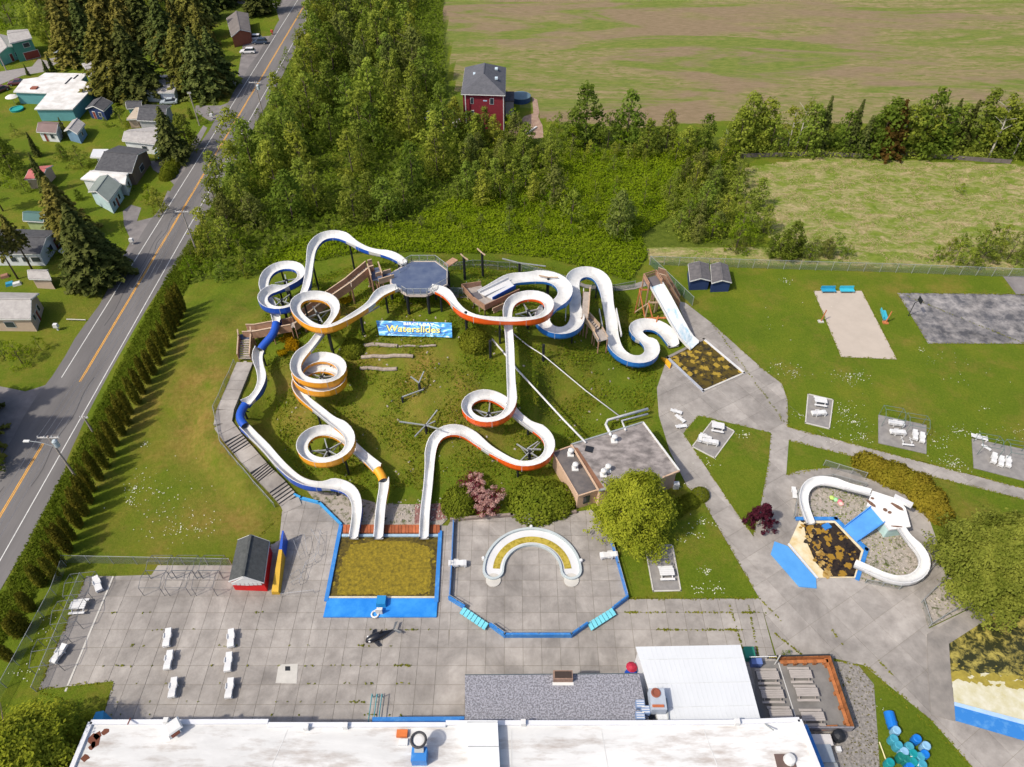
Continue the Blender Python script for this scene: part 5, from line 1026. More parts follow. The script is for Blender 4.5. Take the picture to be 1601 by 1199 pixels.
# hall with the long white flat roof
HZ = 5.0
r = thing('white_hall', P(690, 1170), 'long low hall with stained white flat roof along the bottom edge', 'building')
def hp(x, y): return tuple(P(x, y, HZ)[:2])
W = [hp(143, 1130), hp(420, 1129), hp(420, 1134), hp(697, 1134), hp(697, 1131), hp(1000, 1131), hp(1145, 1130), hp(1249, 1126), hp(1330, 1330), hp(60, 1330)]
mb = MB(); mb.prism(W, HZ - .15, HZ, WROOF, TRIM); obj('roof', mb, r)
cw = (hp(700, 1240)); mb = MB(); mb.prism([(cw[0] + (x - cw[0]) * .985, cw[1] + (y - cw[1]) * .975) for x, y in W], -.1, HZ - .16, mat('hall_blue_wall', (.03, .2, .55), .6)); obj('walls', mb, r)
for i in (0, 2, 4, 5, 6, 7, 9):
    a, b_ = W[i], W[(i + 1) % len(W)]; mb = MB(); mb.beam((*a, HZ + .12), (*b_, HZ + .12), .45, .3, mat('parapet_cap', (.64, .65, .68), .6, .06)); obj('parapet', mb, r)
for x in (450, 800, 940, 1100):
    mb = MB(); mb.beam(P(x, 1140, HZ + .012), P(x + (x - 800) * .15, 1260, HZ + .012), .08, .02, mat('seam_grey', (.55, .55, .54), .7)); obj('roof_seam', mb, r)
b = MB(); random.seed(4)
for (x, y, q) in ((148, 1157, .85), (152, 1150, .5), (164, 1144, .45), (133, 1185, .5), (145, 1166, .45)):
    c = P(x, y, HZ); mb = MB(); mb.prism([(c.x + q * random.uniform(.5, 1) * math.cos(i * .7), c.y + q * random.uniform(.5, 1) * math.sin(i * .7)) for i in range(9)], HZ, HZ + .02, mat('rust_patch', (.14, .05, .03), .9)); obj('rust_patch', mb, r)
def roofbox(name, x, y, z, d, m, label, cat, rz=0, taper=1., parent=None, extra=None):
    c = P(x, y, z); t = thing(name, c, label, cat); mb = MB(); mb.box((c.x, c.y, z), d, m, rz, taper); obj('casing', mb, t)
    if extra: extra(t, c)
    return t
def fan(t, c):
    mb = MB(); mb.box((c.x + .25, c.y + .1, c.z + 1.05), (1.5, 1.4, .15), TRIM, .7, .8); obj('hood', mb, t); mb = MB(); mb.box((c.x + .3, c.y - .2, c.z + .45), (.8, 1., .45), mat('rusty_red', (.25, .08, .05), .8), .7); obj('rusty_side', mb, t)
roofbox('roof_fan', 272, 1143, HZ, (1.2, 1.2, .9), TRIM, 'square white fan unit with tilted hood on the left part of the hall roof', 'roof fan', .7, .9, extra=fan)
def vent(t, c):
    mb = MB(); k = 20; a = [(c.x - .05 + .72 * math.cos(i * 6.2832 / k), c.y + 1.0 + .72 * math.sin(i * 6.2832 / k), c.z + 2.3) for i in range(k + 1)]; mb.tube(a, .13, mat('dark_ring', (.05, .05, .055), .5), 8, cap=False); obj('ring', mb, t, smooth=True)
    mb = MB(); mb.lathe((c.x - .05, c.y + 1.0, c.z + 1.5), [(.55, 0), (.62, .7), (.4, .75)], TRIM, 16); obj('stack', mb, t)
    mb = MB(); mb.beam((c.x, c.y + .2, c.z + 1.3), (c.x, c.y + 1, c.z + 1.8), .9, .5, STEEL); obj('neck', mb, t)
roofbox('roof_vent', 657, 1186, HZ, (1.5, 1.3, 1.4), BLUE2, 'blue box vent with round ringed stack on the hall roof', 'roof vent', extra=vent)
mb = MB(); c = P(629, 1148, HZ); mb.box((c.x, c.y, HZ), (1.1, .7, .4), mat('orange_box', (.6, .16, .04), .7)); mb.box((c.x + .2, c.y - .8, HZ), (.9, .6, .25), TRIM); obj('roof_unit', mb, label='small orange topped unit on the hall roof between vent and parapet', cat='roof unit')
t = thing('roof_duct', P(756, 1180, HZ), 'long white box duct crossing the hall roof and ending on the grey roof', 'duct')
mb = MB(); a, b_ = P(754, 1126, HZ + 1.3), P(760, 1290, HZ + 1.3); mb.prism([(a.x - 1.55, a.y), (a.x + 1.55, a.y), (b_.x + 1.55, b_.y), (b_.x - 1.55, b_.y)], HZ - 1.2, HZ + 1.3, mat('duct_white', (.66, .67, .68), .6, .06)); obj('casing', mb, t)
for k in range(4): q = a.lerp(b_, .02 + k * .25); mb = MB(); mb.box((q.x, q.y, HZ + 1.3), (3.1, .06, .05), STEEL); obj('seam', mb, t)
for (x, y) in ((262, 1129), (541, 1137), (818, 1132), (1151, 1131), (480, 1139)): mb = MB(); c = P(x, y, HZ); mb.box((c.x, c.y, HZ), (.5, .5, .7), TRIM); obj('parapet_vent', mb, r)
for (x, y) in ((204, 1123), (1196, 1132)): c = P(x, y, HZ + .2); mb = MB(); mb.tube([c, c + Vector((.4, -.9, .9))], .07, mat('rusty_red', (.25, .08, .05), .8) if x < 400 else STEEL, 6); obj('roof_lamp', mb, r)
t = thing('skylight_hatch', P(1228, 1192, HZ), 'broken square hatch in the far right corner of the hall roof', 'hatch'); c = P(1228, 1192, HZ); mb = MB(); mb.box((c.x, c.y, HZ), (1.9, 1.5, .12), mat('dark_brown_hatch', (.12, .08, .07), .8)); obj('frame', mb, t); mb = MB(); mb.lathe((c.x + .4, c.y + .2, HZ + .1), [(.6, 0), (.5, .5), (.1, .6)], TRIM, 12); obj('dome', mb, t)
mb = MB(); mb.prism(PX([(582, 1121), (726, 1120), (726, 1140), (582, 1140)], 3.4), 3.2, 3.4, BLUE2); obj('blue_canopy', mb, r)
mb = MB(); mb.prism(PX([(150, 1113), (162, 1111), (160, 1135), (140, 1135)], 2.6), .0, 2.6, mat('teal_blue_wall', (.03, .28, .55), .6)); obj('blue_annexe', mb, label='small bright blue wall end between the grass and the hall', cat='wall')
mb = MB(); mb.prism(PX([(1251, 1135), (1262, 1132), (1302, 1230), (1270, 1230)], 2.6), 0, 2.6, BLUE2); obj('blue_wall', mb, label='sloping bright blue wall along the right end of the hall', cat='wall')
c0 = P(579, 1125, 0); t = thing('stair_rail', c0, 'teal metal hand rails leading down beside the hall', 'railing')
for k in range(3): mb = MB(); x = c0.x + k * .55; mb.tube([(x, c0.y + 2.4, 0), (x, c0.y + 2.4, 1.), (x, c0.y - .5, 1.), (x, c0.y - .5, 0)], .06, mat('teal_rail', (.08, .28, .32), .5), 6); obj('rail', mb, t)
# grey shingle wing and white metal wing
t = thing('grey_wing', P(865, 1090), 'building wing with grey granular shingle roof in front of the hall', 'building')
W = PX([(727, 1055), (999, 1053), (1016, 1132), (727, 1134)], 4.2); sh = mat('granular_shingles', (.16, .16, .18), .9, c2=(.34, .34, .38), scale=5.5, thr=(.42, .58), detail=3, bump=.4)
mb = MB(); mb.prism(W, 4.0, 4.2, sh, TRIM); obj('roof', mb, t); c = P(865, 1092, 4.2); mb = MB(); mb.prism([(c.x + (x - c.x) * .97, c.y + (y - c.y) * .94) for x, y in W], -.1, 3.99, GREYW); obj('walls', mb, t)
mb = MB(); mb.beam((*W[0], 4.1), (*W[1], 4.1), .1, .25, mat('gutter_dark', (.08, .1, .11), .5)); obj('gutter', mb, t)
for k in range(1, 12):                                    # shingle courses
    a, b_ = Vector((*W[0], 4.2)).lerp(Vector((*W[3], 4.2)), k / 12), Vector((*W[1], 4.2)).lerp(Vector((*W[2], 4.2)), k / 12); mb = MB(); mb.beam(a + Vector((.03, 0, .006)), b_ + Vector((-.03, 0, .006)), .05, .03, sh); obj('shingle_course', mb, t)
t = thing('chimney', P(880, 1060, 4.2), 'short brown brick chimney at the back edge of the grey roof', 'chimney'); c = P(880, 1064, 4.2)
mb = MB(); mb.box((c.x, c.y + .3, 3.9), (2.1, 1.0, 1.1), mat('dull_brick', (.26, .17, .13), .9, .25, 3.)); obj('brick_stack', mb, t); mb = MB(); mb.box((c.x, c.y + .3, 5.0), (1.8, .7, .08), mat('soot', (.05, .035, .03), .9)); obj('flue', mb, t); mb = MB(); mb.box((c.x, c.y - .35, 4.15), (2.3, .35, .1), TRIM); obj('flashing', mb, t)
t = thing('white_wing', P(1085, 1070), 'building wing with clean white ribbed metal roof', 'building')
WM = mat('white_metal_roof', (.60, .62, .64), .45, .03, .3); W = PX([(994, 1011), (1158, 1008), (1190, 1128), (1031, 1132)], 4.4); mb = MB(); mb.prism(W, 4.2, 4.4, WM, TRIM); obj('roof', mb, t)
c = P(1088, 1070, 4.2); mb = MB(); mb.prism([(c.x + (x - c.x) * .95, c.y + (y - c.y) * .95) for x, y in W], -.1, 4.19, WW); obj('walls', mb, t)
wa, wb, wc_, wd_ = [Vector((*p, 4.41)) for p in W]
for k in range(1, 22): mb = MB(); mb.beam(wa.lerp(wb, k / 22), wd_.lerp(wc_, k / 22), .03, .022, WM); obj('roof_rib', mb, t)
for k in (.18, .5, .8): mb = MB(); mb.beam(wa.lerp(wd_, k), wb.lerp(wc_, k), .05, .05, mat('lap_grey', (.55, .57, .58), .5)); obj('roof_lap', mb, t)
mb = MB(); mb.beam(P(1042, 1092, 4.5), P(1046, 1133, 4.5), .12, .25, STEEL); obj('flashing', mb, t)
t = thing('roof_plant', P(1025, 1105, 4.4), 'grey rooftop plant unit with rusty round fan between the grey and white roofs', 'air handler'); c = P(1026, 1100, 4.4)
mb = MB(); mb.box((c.x, c.y, 4.4), (1.6, 2.2, 1.3), mat('plant_grey', (.38, .42, .48), .5)); obj('casing', mb, t); mb = MB(); mb.lathe((c.x - .15, c.y + .6, 5.7), [(.5, 0), (.5, .12), (.36, .14), (.33, .02)], mat('rusty_red', (.25, .08, .05), .8), 16); obj('fan_ring', mb, t)
mb = MB(); mb.box((c.x - .1, c.y - .75, 5.7), (1.2, .25, .12), mat('rust_bar', (.42, .12, .05), .8)); obj('bracket', mb, t)
t = thing('condenser', P(1003, 1112, 4.2), 'pair of pale blue slotted condenser boxes beside the grey roof edge', 'condenser')
for k in range(3): c = P(1000 + (k % 2) * 8, 1104 + k * 9, 4.2); mb = MB(); mb.box((c.x, c.y, 4.2), (.9, .8, .7), mat('condenser_blue', (.20, .28, .45), .5)); o = obj('casing', mb, t); [obj('slot', MB().box((c.x, c.y + u * .25, 4.9), (.8, .08, .04), TRIM), o) for u in (-1, 0, 1)]
c = P(985, 1052); t = thing('red_umbrella', c, 'small red parasol over a blue tub between the grey and white roofs', 'parasol')
mb = MB(); mb.lathe((c.x, c.y, 1.6), [(.65, 0), (.4, .25), (.1, .4)], mat('parasol_red', (.40, .02, .05), .6), 10); obj('canopy', mb, t); mb = MB(); mb.tube([(c.x, c.y, 0), (c.x, c.y, 2.)], .05, STEEL, 6); obj('pole', mb, t); mb = MB(); mb.lathe((c.x, c.y - .5, 0), [(.7, 0), (.8, .6)], BLUE, 12); obj('tub', mb, t)
# fenced patio
t = thing('patio_fence', P(1300, 1080), 'orange brown board fence with black back round the patio of picnic tables', 'fence'); OB = mat('orange_boards', (.33, .125, .045), .8, .25, 2., rnd=.2)
for (a, b_) in (((1217, 1034), (1293, 1032)), ((1293, 1032), (1330, 1143))):
    p, q = P(*a), P(*b_); L = (q - p).length; n = int(L / .62); d = (q - p).normalized(); nn = Vector((d.y, -d.x, 0)); nn = nn if nn.x + nn.y < 0 else -nn
    for k in range(n): u, v = p + d * (k * L / n + .02), p + d * ((k + 1) * L / n - .02); mb = MB(); mb.beam(u + Vector((0, 0, .6)), v + Vector((0, 0, .6)), .05, 1.1, OB); obj('board', mb, t)
    mb = MB(); mb.beam(p - nn * .12 + Vector((0, 0, .65)), q - nn * .12 + Vector((0, 0, .65)), .14, 1.25, mat('black_boards', (.03, .035, .04), .8)); obj('backing', mb, t)
    mb = MB(); mb.beam(p + nn * .3 + Vector((0, 0, .5)), q + nn * .3 + Vector((0, 0, .5)), .38, .08, OB); obj('bench', mb, t)
    for k in range(5): u = p.lerp(q, (k + .5) / 5) + nn * .38; mb = MB(); mb.box((u.x, u.y, .0), (.35, .4, .62), OB, math.atan2(d.y, d.x)); obj('bench_leg', mb, t)
for (a, b_, m, lb) in (((1256, 1143), (1330, 1143), mat('grey_boards', (.24, .23, .25), .8), 'grey board fence closing the near side of the patio'),):
    t = thing('board_fence', P(*a), lb, 'fence'); p, q = P(*a), P(*b_); n = 10
    for k in range(n): mb = MB(); mb.beam(p.lerp(q, (k + .03) / n) + Vector((0, 0, .6)), p.lerp(q, (k + .97) / n) + Vector((0, 0, .6)), .12, 1.2, m); obj('board', mb, t)
c = P(1290, 1142, 1.3); mb = MB(); mb.beam(P(1284, 1138, .5), P(1310, 1137, .5), .5, .08, OB); mb.beam(P(1285, 1138, .25), P(1309, 1137, .25), .3, .45, OB); obj('bench', mb, label='orange brown bench at the near end of the patio', cat='bench')
t = thing('patio_sign', P(1208, 1026), 'dark hanging sign with yellow lettering on a white arm at the patio corner', 'sign')
c = P(1208, 1027, 2.0); mb = MB(); mb.beam(c + Vector((-.55, 0, 0)), c + Vector((.55, 0, 0)), .1, .7, mat('sign_black', (.02, .02, .02), .6)); obj('panel', mb, t)
mb = MB(); mb.tube([P(1172, 1027, 2.3), P(1214, 1026, 2.35)], .06, TRIM, 6); mb.tube([(c.x + .75, c.y, 0), (c.x + .75, c.y, 2.4)], .07, TRIM, 6); obj('arm', mb, t)
mb = MB()
for k, h in enumerate((.26, .14, .2, .14, .16)): mb.beam(c + Vector((-.4 + k * .19, -.06, -.02)), c + Vector((-.29 + k * .19, -.06, .02 * (k % 2))), .02, h, mat('sign_yellow', (.65, .5, .05), .6))
obj('lettering', mb, t)
mb = MB(); mb.beam(P(1217, 1036, .07), P(1246, 1128, .07), .08, .03, TRIM); obj('patio_line', mb, kind='structure')
mb = MB(); mb.prism(PX([(1180, 1034), (1292, 1032), (1329, 1143), (1180, 1143)]), 0, .068, mat('patio_asphalt', (.15, .145, .14), .9, c2=(.22, .21, .2), scale=.6)); obj('patio', mb, kind='structure')
for (x, y, d, m, lb, cat) in ((1172, 1020, (1.1, 1.3, 1.1), mat('green_bin', (.02, .20, .14), .6), 'dark green bin beside the white metal roof', 'bin'), (1183, 1034, (1.2, .7, .9), mat('blue_white_cooler', (.12, .18, .42), .5), 'blue and white cooler box under the sign arm', 'cooler'),
    (1283, 1157, (2.3, 1.1, 1.1), mat('pale_cabinet', (.55, .52, .5), .5), 'pale rectangular cabinet behind the patio fence', 'cabinet'), (1285, 1178, (2.2, 1.7, 1.2), mat('steel_cabinet', (.34, .38, .42), .3, metal=.3), 'large grey steel cabinet below the pale cabinet', 'cabinet'), (1297, 1197, (1.6, .5, .8), STEEL, 'narrow grey cabinet at the bottom edge below the steel cabinet', 'cabinet'), (1311, 1171, (.5, .5, .4), PLAST, 'small white box on the gravel beside the steel cabinet', 'box')):
    c = P(x, y, d[2]); r0 = thing('box', Vector((c.x, c.y, .06)), lb, cat); mb = MB(); mb.box((c.x, c.y, .06), d, m, 0, .97); obj('body', mb, r0); mb = MB(); mb.box((c.x, c.y, .06 + d[2]), (d[0] * 1.03, d[1] * 1.03, .06), m); obj('lid', mb, r0)
    r0.name = cat.replace(' ', '_')
c = P(1308, 1154); t = thing('barbecue', c, 'black covered barbecue beside the pale cabinet', 'barbecue'); mb = MB(); mb.lathe((c.x, c.y, .1), [(.6, 0), (.7, .6), (.6, 1.), (.2, 1.2)], BLACK, 12); obj('cover', mb, t)
# ---------------------------------------------------------------- loungers, tables, frames
def k_mesh(name, mb, smooth=False): return mb.mesh(name, (0, 0, 0), smooth)
def make_lounger(stack=1, up=.45):
    kit = []
    for s in range(stack):
        z = .34 + s * .13; mb = MB(); V = []; prof = [(-.98, .0), (-.6, .05), (-.2, .02), (.2, .0), (.3, .02)]; n = len(prof)
        def sl(prof, name, wd):
            mb = MB(); V = []
            for y, zz in prof:
                ww = wd * (1 + .07 * math.sin(y * 6)); V += [(-ww, y, z + zz), (ww, y, z + zz), (ww, y, z + zz - .07), (-ww, y, z + zz - .07)]
            k = len(prof)
            mb.add(V, [(4 * i + j, 4 * i + (j + 1) % 4, 4 * i + 4 + (j + 1) % 4, 4 * i + 4 + j) for i in range(k - 1) for j in range(4)] + [(0, 3, 2, 1), tuple(4 * k - 4 + j for j in range(4))], PLAST); return (name, k_mesh(name, mb), [])
        kit.append(sl(prof, 'seat', .33)); kit.append(sl([(.3, .02), (.6, .02 + up * .35), (.98, .02 + up * .8), (1.02, up * .8)], 'backrest', .32))
        mb = MB(); 
        for k in (-1, 1): mb = MB(); mb.beam((k * .36, -.1, z + .12), (k * .36, .45, z + .12), .07, .05, PLAST); mb.beam((k * .36, .4, z), (k * .36, .4, z + .12), .06, .06, PLAST); kit.append(('armrest', k_mesh('armrest', mb), []))
    for a, b_ in ((-.3, -.8), (.3, -.8), (-.3, .35), (.3, .35)): kit.append(('leg', k_mesh('leg', MB().box((a, b_, 0), (.09, .12, .34), PLAST)), []))
    return kit
LK = [make_lounger(1, .12), make_lounger(3, .10), make_lounger(1, .5)]
def lounger(px, py, rz, label, k=0, z=.07, s=1.15, group='white plastic sun loungers'): c = P(px, py, z); return inst(LK[k], 'sun_lounger', c, label, 'sun lounger', group, R(rz), s)
for x, y, lb in ((264, 1000, 'left column of three on the terrace, the one farthest from the hall'), (266, 1035, 'left column of three on the terrace, the middle one'), (273, 1078, 'left column of three on the terrace, the one nearest the hall'),
                 (363, 1001, 'right column of three on the terrace, the one farthest from the hall'), (359, 1038, 'right column of three on the terrace, the middle one'), (361, 1079, 'right column of three on the terrace, the one nearest the hall')):
    lounger(x, y, random.uniform(6, 13), 'white sun lounger, ' + lb, 1, s=1.12)
lounger(155, 916, 34, 'white sun lounger at the back corner of the asphalt strip', 1); lounger(95, 1025, -14, 'white sun lounger at the front of the asphalt strip', 1)
lounger(716, 884, 92, 'white sun lounger against the left wall of the splash terrace', 1); lounger(951, 871, -86, 'white sun lounger against the right wall of the splash terrace', 1)
lounger(829, 812, 0, 'white plastic chair above the top of the crescent pool', 2, s=.85); lounger(1241, 772, -8, 'white bench like lounger on the ring path left of the octagonal pool', 0, s=.95)
for x, y, rz, lb in ((1063, 656, 40, 'upper white lounger lying on the walkway corner beside the lawn'), (1065, 668, 100, 'lower white lounger lying on the walkway corner beside the lawn'), (1057, 645, 70, 'small white lounger piece lying highest on the walkway corner')): lounger(x, y, rz, lb, 0, s=.9)
lounger(1279, 649, 96, 'white lounger on the first lawn pad, below its table', 1, .1); lounger(1400, 665, 80, 'upper left white lounger on the second lawn pad', 1, .1); lounger(1402, 679, 86, 'lower left white lounger on the second lawn pad', 1, .1)
lounger(1429, 683, -20, 'upright white lounger on the second lawn pad, left of a pair', 1, .1, 1.); lounger(1440, 687, -22, 'upright white lounger on the second lawn pad, right of a pair', 1, .1, 1.)
for x, y, lb in ((1552, 719, 'left'), (1563, 724, 'middle'), (1574, 725, 'right')): lounger(x, y, random.uniform(-30, -24), lb + ' one of three upright white loungers on the third lawn pad', 1, .1, 1.)
lounger(1530, 686, 70, 'white lounger lying at the back edge of the third lawn pad', 0, .1); lounger(1541, 701, 40, 'small white lounger lying flat near the middle of the third lawn pad', 0, .1, .7)
lounger(1110, 694, 78, 'white lounger on the square pad of the walkway lawn', 1, .12); lounger(1094, 688, 160, 'white lounger at the left edge of the square pad of the walkway lawn', 2, .12, .9); lounger(1103, 684, 60, 'white lounger behind another on the square pad of the walkway lawn', 0, .12, .9)
def make_table(m, mt=None, L=1.9):
    kit = [('tabletop', None, [])]; kit = []
    for k in range(4): kit.append(('tabletop_board', k_mesh('b', MB().box((0, -.36 + k * .24, .74), (L, .22, .05), mt or m)), []))
    for s in (-1, 1):
        kit.append(('bench', k_mesh('b', MB().box((0, s * .78, .44), (L, .28, .05), m)), []))
    for s in (-1, 1):
        mb = MB(); x = s * L * .36; mb.beam((x, -.3, .74), (x, -.62, 0), .09, .09, m); mb.beam((x, .3, .74), (x, .62, 0), .09, .09, m); mb.beam((x, -.85, .4), (x, .85, .4), .06, .1, m); kit.append(('trestle', k_mesh('t', mb), []))
    return kit
TW = make_table(PLAST, L=1.7); TG = make_table(mat('weathered_boards', (.30, .27, .25), .85, c2=(.44, .40, .37), scale=3., sep=(.3, 3, 1)), L=2.5)
for x, y, rz, lb in ((126, 951, 4, 'white picnic table on the asphalt strip between two loungers'), (1041, 899, 2, 'white picnic table on the long pad under the yellow green tree'), (1281, 631, -12, 'white picnic table on the first lawn pad by the path'),
                     (1121, 671, -14, 'white picnic table on the square pad of the walkway lawn')):
    inst(TW, 'picnic_table', P(x, y, .1), lb, 'picnic table', 'white picnic tables', R(rz), 1.1)
inst(TW[4:5] + TW[6:], 'bench', P(1416, 692, .1), 'white bench at the front of the second lawn pad', 'bench', None, R(-8), 1.0)
for x, y, lb in ((1198, 1060, 'back left table, in the roof shadow'), (1205, 1089, 'second table of the left row'), (1218, 1120, 'front left table, half hidden by the hall roof'), (1249, 1058, 'back table of the right row'), (1259, 1086, 'second table of the right row'), (1268, 1124, 'front table of the right row')):
    inst(TG, 'picnic_table', P(x, y, .07), 'weathered grey picnic table on the patio, ' + lb, 'picnic table', 'weathered picnic tables on the patio', R(0), 1.0)
def frame(x, y, w_, d_, h, rz, label, n=1, m=None, ridge=True):
    m = m or mat('pipe_frame_grey', (.13, .14, .15), .5, .15); t = thing('canopy_frame', P(x, y, 0), label, 'frame', 'empty pipe frames of shade canopies'); c = wloc(t); cs, sn = math.cos(R(rz)), math.sin(R(rz))
    q = lambda a, b_, z: c + Vector((a * cs - b_ * sn, a * sn + b_ * cs, z)); rr = .035
    for a in (-1, 1):
        for b_ in (-1, 1): mb = MB(); mb.tube([q(a * w_ / 2, b_ * d_ / 2, 0), q(a * w_ / 2, b_ * d_ / 2, h)], rr, m, 6); obj('leg', mb, t)
    mb = MB()
    for a in (-1, 1): mb.tube([q(a * w_ / 2, -d_ / 2, h), q(a * w_ / 2, 0, h + (.45 if ridge else 0)), q(a * w_ / 2, d_ / 2, h)], rr, m, 6)
    for b_, z in ((-1, h), (1, h)): mb.tube([q(-w_ / 2, b_ * d_ / 2, z), q(w_ / 2, b_ * d_ / 2, z)], rr, m, 6)
    if ridge: mb.tube([q(-w_ / 2, 0, h + .45), q(w_ / 2, 0, h + .45)], rr, m, 6)
    obj('top_frame', mb, t)
for k, x in enumerate((243, 283, 324)):
    nm = ('left', 'middle', 'right')[k]; frame(x + 4, 918, 2.6, 2.4, 2.0, 0, nm + ' empty pipe frame of the front row left of the red shed'); frame(x + 14, 893, 2.6, 2.2, 2.0, 0, nm + ' empty pipe frame of the back row left of the red shed')
frame(134, 925, 3., 3., 2.0, 8, 'empty pipe frame round the loungers at the back of the asphalt strip'); frame(116, 968, 3., 3., 2., 8, 'empty pipe frame in front of the picnic table on the asphalt strip'); frame(86, 1030, 3., 3.4, 2., 10, 'empty pipe frame over the front lounger of the asphalt strip')
GF = mat('green_grey_pipe', (.11, .17, .16), .5, .15)
frame(1391, 660, 2.8, 2.6, 2.1, -14, 'green grey pipe frame over the left half of the second lawn pad', m=GF); frame(1428, 672, 2.8, 2.6, 2.1, -14, 'green grey pipe frame over the right half of the second lawn pad', m=GF)
frame(1540, 704, 2.8, 2.6, 2.1, -14, 'green grey pipe frame over the left half of the third lawn pad', m=GF); frame(1583, 714, 2.8, 2.6, 2.1, -14, 'green grey pipe frame over the right half of the third lawn pad', m=GF)
RG = mat('rail_grey', (.35, .36, .38), .4)
t = thing('queue_rails', P(478, 870), 'maze of thin grey queue rails on the concrete left of the landing pool', 'railing')
for ln in (((461, 850), (470, 875), (482, 868), (478, 842), (465, 850)), ((488, 832), (500, 852), (494, 880), (478, 890)), ((452, 925), (441, 934), (492, 928)), ((470, 915), (480, 885), (500, 870), (503, 835)), ((456, 905), (470, 896), (474, 908), (458, 915))):
    pp = [P(*a) for a in ln]; mb = MB(); mb.tube([p + Vector((0, 0, .95)) for p in pp], .025, RG, 5)
    for p in pp: mb.tube([p, p + Vector((0, 0, .95))], .025, RG, 5)
    obj('rail', mb, t)
for (px_, lb) in (([(1263, 617), (1302, 626), (1296, 671), (1259, 662)], 0), ([(1373, 649), (1448, 665), (1448, 710), (1373, 693)], 1), ([(1519, 686), (1620, 707), (1620, 757), (1522, 732)], 1), ([(1114, 658), (1148, 675), (1117, 717), (1082, 699)], 0), ([(1008, 853), (1051, 853), (1064, 924), (1021, 925)], 0)):
    b = MB(); b.prism(PX(px_), 0, .12, mat('pad_gravel', (.19, .18, .175), .9, c2=(.28, .265, .25), scale=1.)); o = obj('lawn_pad', b, kind='structure')
    if not lb: b = MB(); wall_line(b, [P(*p) for p in px_ + px_[:1]], .16, .05, .2, KERB); obj('pad_kerb', b, o)
# ring flume group (children)
r = thing('childrens_slides', P(1385, 800), 'white platform with two small curved flumes and a blue ramp at the octagonal pool', 'water slide'); kz = 2.3
pf = [(1364, 767), (1404, 780), (1416, 794), (1424, 823), (1391, 828), (1382, 816), (1362, 793), (1355, 790)]
mb = MB(); mb.prism(PX(pf, kz), kz - .3, kz, mat('scuffed_white', (.74, .73, .71), .5, .05), WHITE); obj('platform', mb, r); c = P(1390, 800, 0); W = PX(pf, kz); cw = (sum(p[0] for p in W) / 8, sum(p[1] for p in W) / 8)
mb = MB(); mb.prism([(cw[0] + (x - cw[0]) * .93, cw[1] + (y - cw[1]) * .93) for x, y in W], 0, kz - .31, mat('pale_teal_wall', (.45, .62, .60), .7)); obj('base_wall', mb, r)
for (x, y, rx, ry, an) in ((1362, 787, .28, .75, .5), (1403, 792, .30, .85, .7), (1384, 797, .3, .3, 0), (1391, 801, .3, .22, .5), (1402, 823, .8, .12, -.1), (1364, 779, .25, .2, 0)):
    p = P(x, y, kz); mb = MB(); mb.prism([(p.x + rx * math.cos(i * .6283) * math.cos(an) - ry * math.sin(i * .6283) * math.sin(an) * (1 + .3 * (i % 2)), p.y + rx * math.cos(i * .6283) * math.sin(an) + ry * math.sin(i * .6283) * math.cos(an)) for i in range(10)], kz, kz + .012, mat('dirt_stain', (.16, .09, .06), .9, .4, 3.)); obj('dirt_stain', mb, r)
p = P(1412, 783, kz + .3); mb = MB(); mb.box((p.x, p.y, kz), (2.4, .7, .5), WHITE, R(-38)); obj('end_box', mb, r)
a, b_, c, d = P(1361, 793, kz - .1), P(1383, 817, kz - .1), P(1340, 847, .35), P(1319, 825, .35); up = Vector((0, 0, .3)); mb = MB()
mb.add([a, b_, c, d, *[v - Vector((0, 0, .2)) for v in (a, b_, c, d)]], [(0, 3, 2, 1), (4, 5, 6, 7), (0, 1, 5, 4), (1, 2, 6, 5), (2, 3, 7, 6), (3, 0, 4, 7)], mat('ramp_blue', (.07, .26, .66), .35)); mb.beam(a + up * .6, d + up * .6, .12, .35, BLUE2); mb.beam(b_ + up * .6, c + up * .6, .12, .35, BLUE2); obj('ramp', mb, r)
f1 = [(1361, 771), (1346, 767), (1328, 763), (1311, 758), (1295, 754), (1280, 753), (1268, 757), (1259, 766), (1256, 778), (1258, 790), (1262, 804), (1267, 819)]
f2 = [(1408, 826), (1417, 841), (1429, 854), (1439, 866), (1444, 880), (1438, 897), (1424, 906), (1405, 908), (1384, 902), (1358, 891), (1336, 882)]
BO = (WHITE)
flume(r, f1, {0: 2.2, 8: .9, 11: .45}, .95, WHITE, h=.32, bank=.18, wbank=.06, clear=.2); flume(r, f2, {0: 2.2, 5: 1.2, 10: .45}, .95, WHITE, h=.32, bank=.2, wbank=.06, clear=.2)
random.seed(21); mb = MB()
for (x, y, m) in ((1301, 778, (.45, .6, .15)), (1307, 781, (.3, .6, .3)), (1313, 784, (.7, .15, .2)), (1315, 787, (.75, .4, .35))): p = P(x, y, .3); mb.lathe((p.x, p.y, .12), [(.3, 0), (.4, .25), (.1, .45)], mat('toy_%d' % x, m, .6), 7)
obj('garden_ornament', mb, label='small bright red and green ornament on the gravel inside the left flume', cat='ornament')
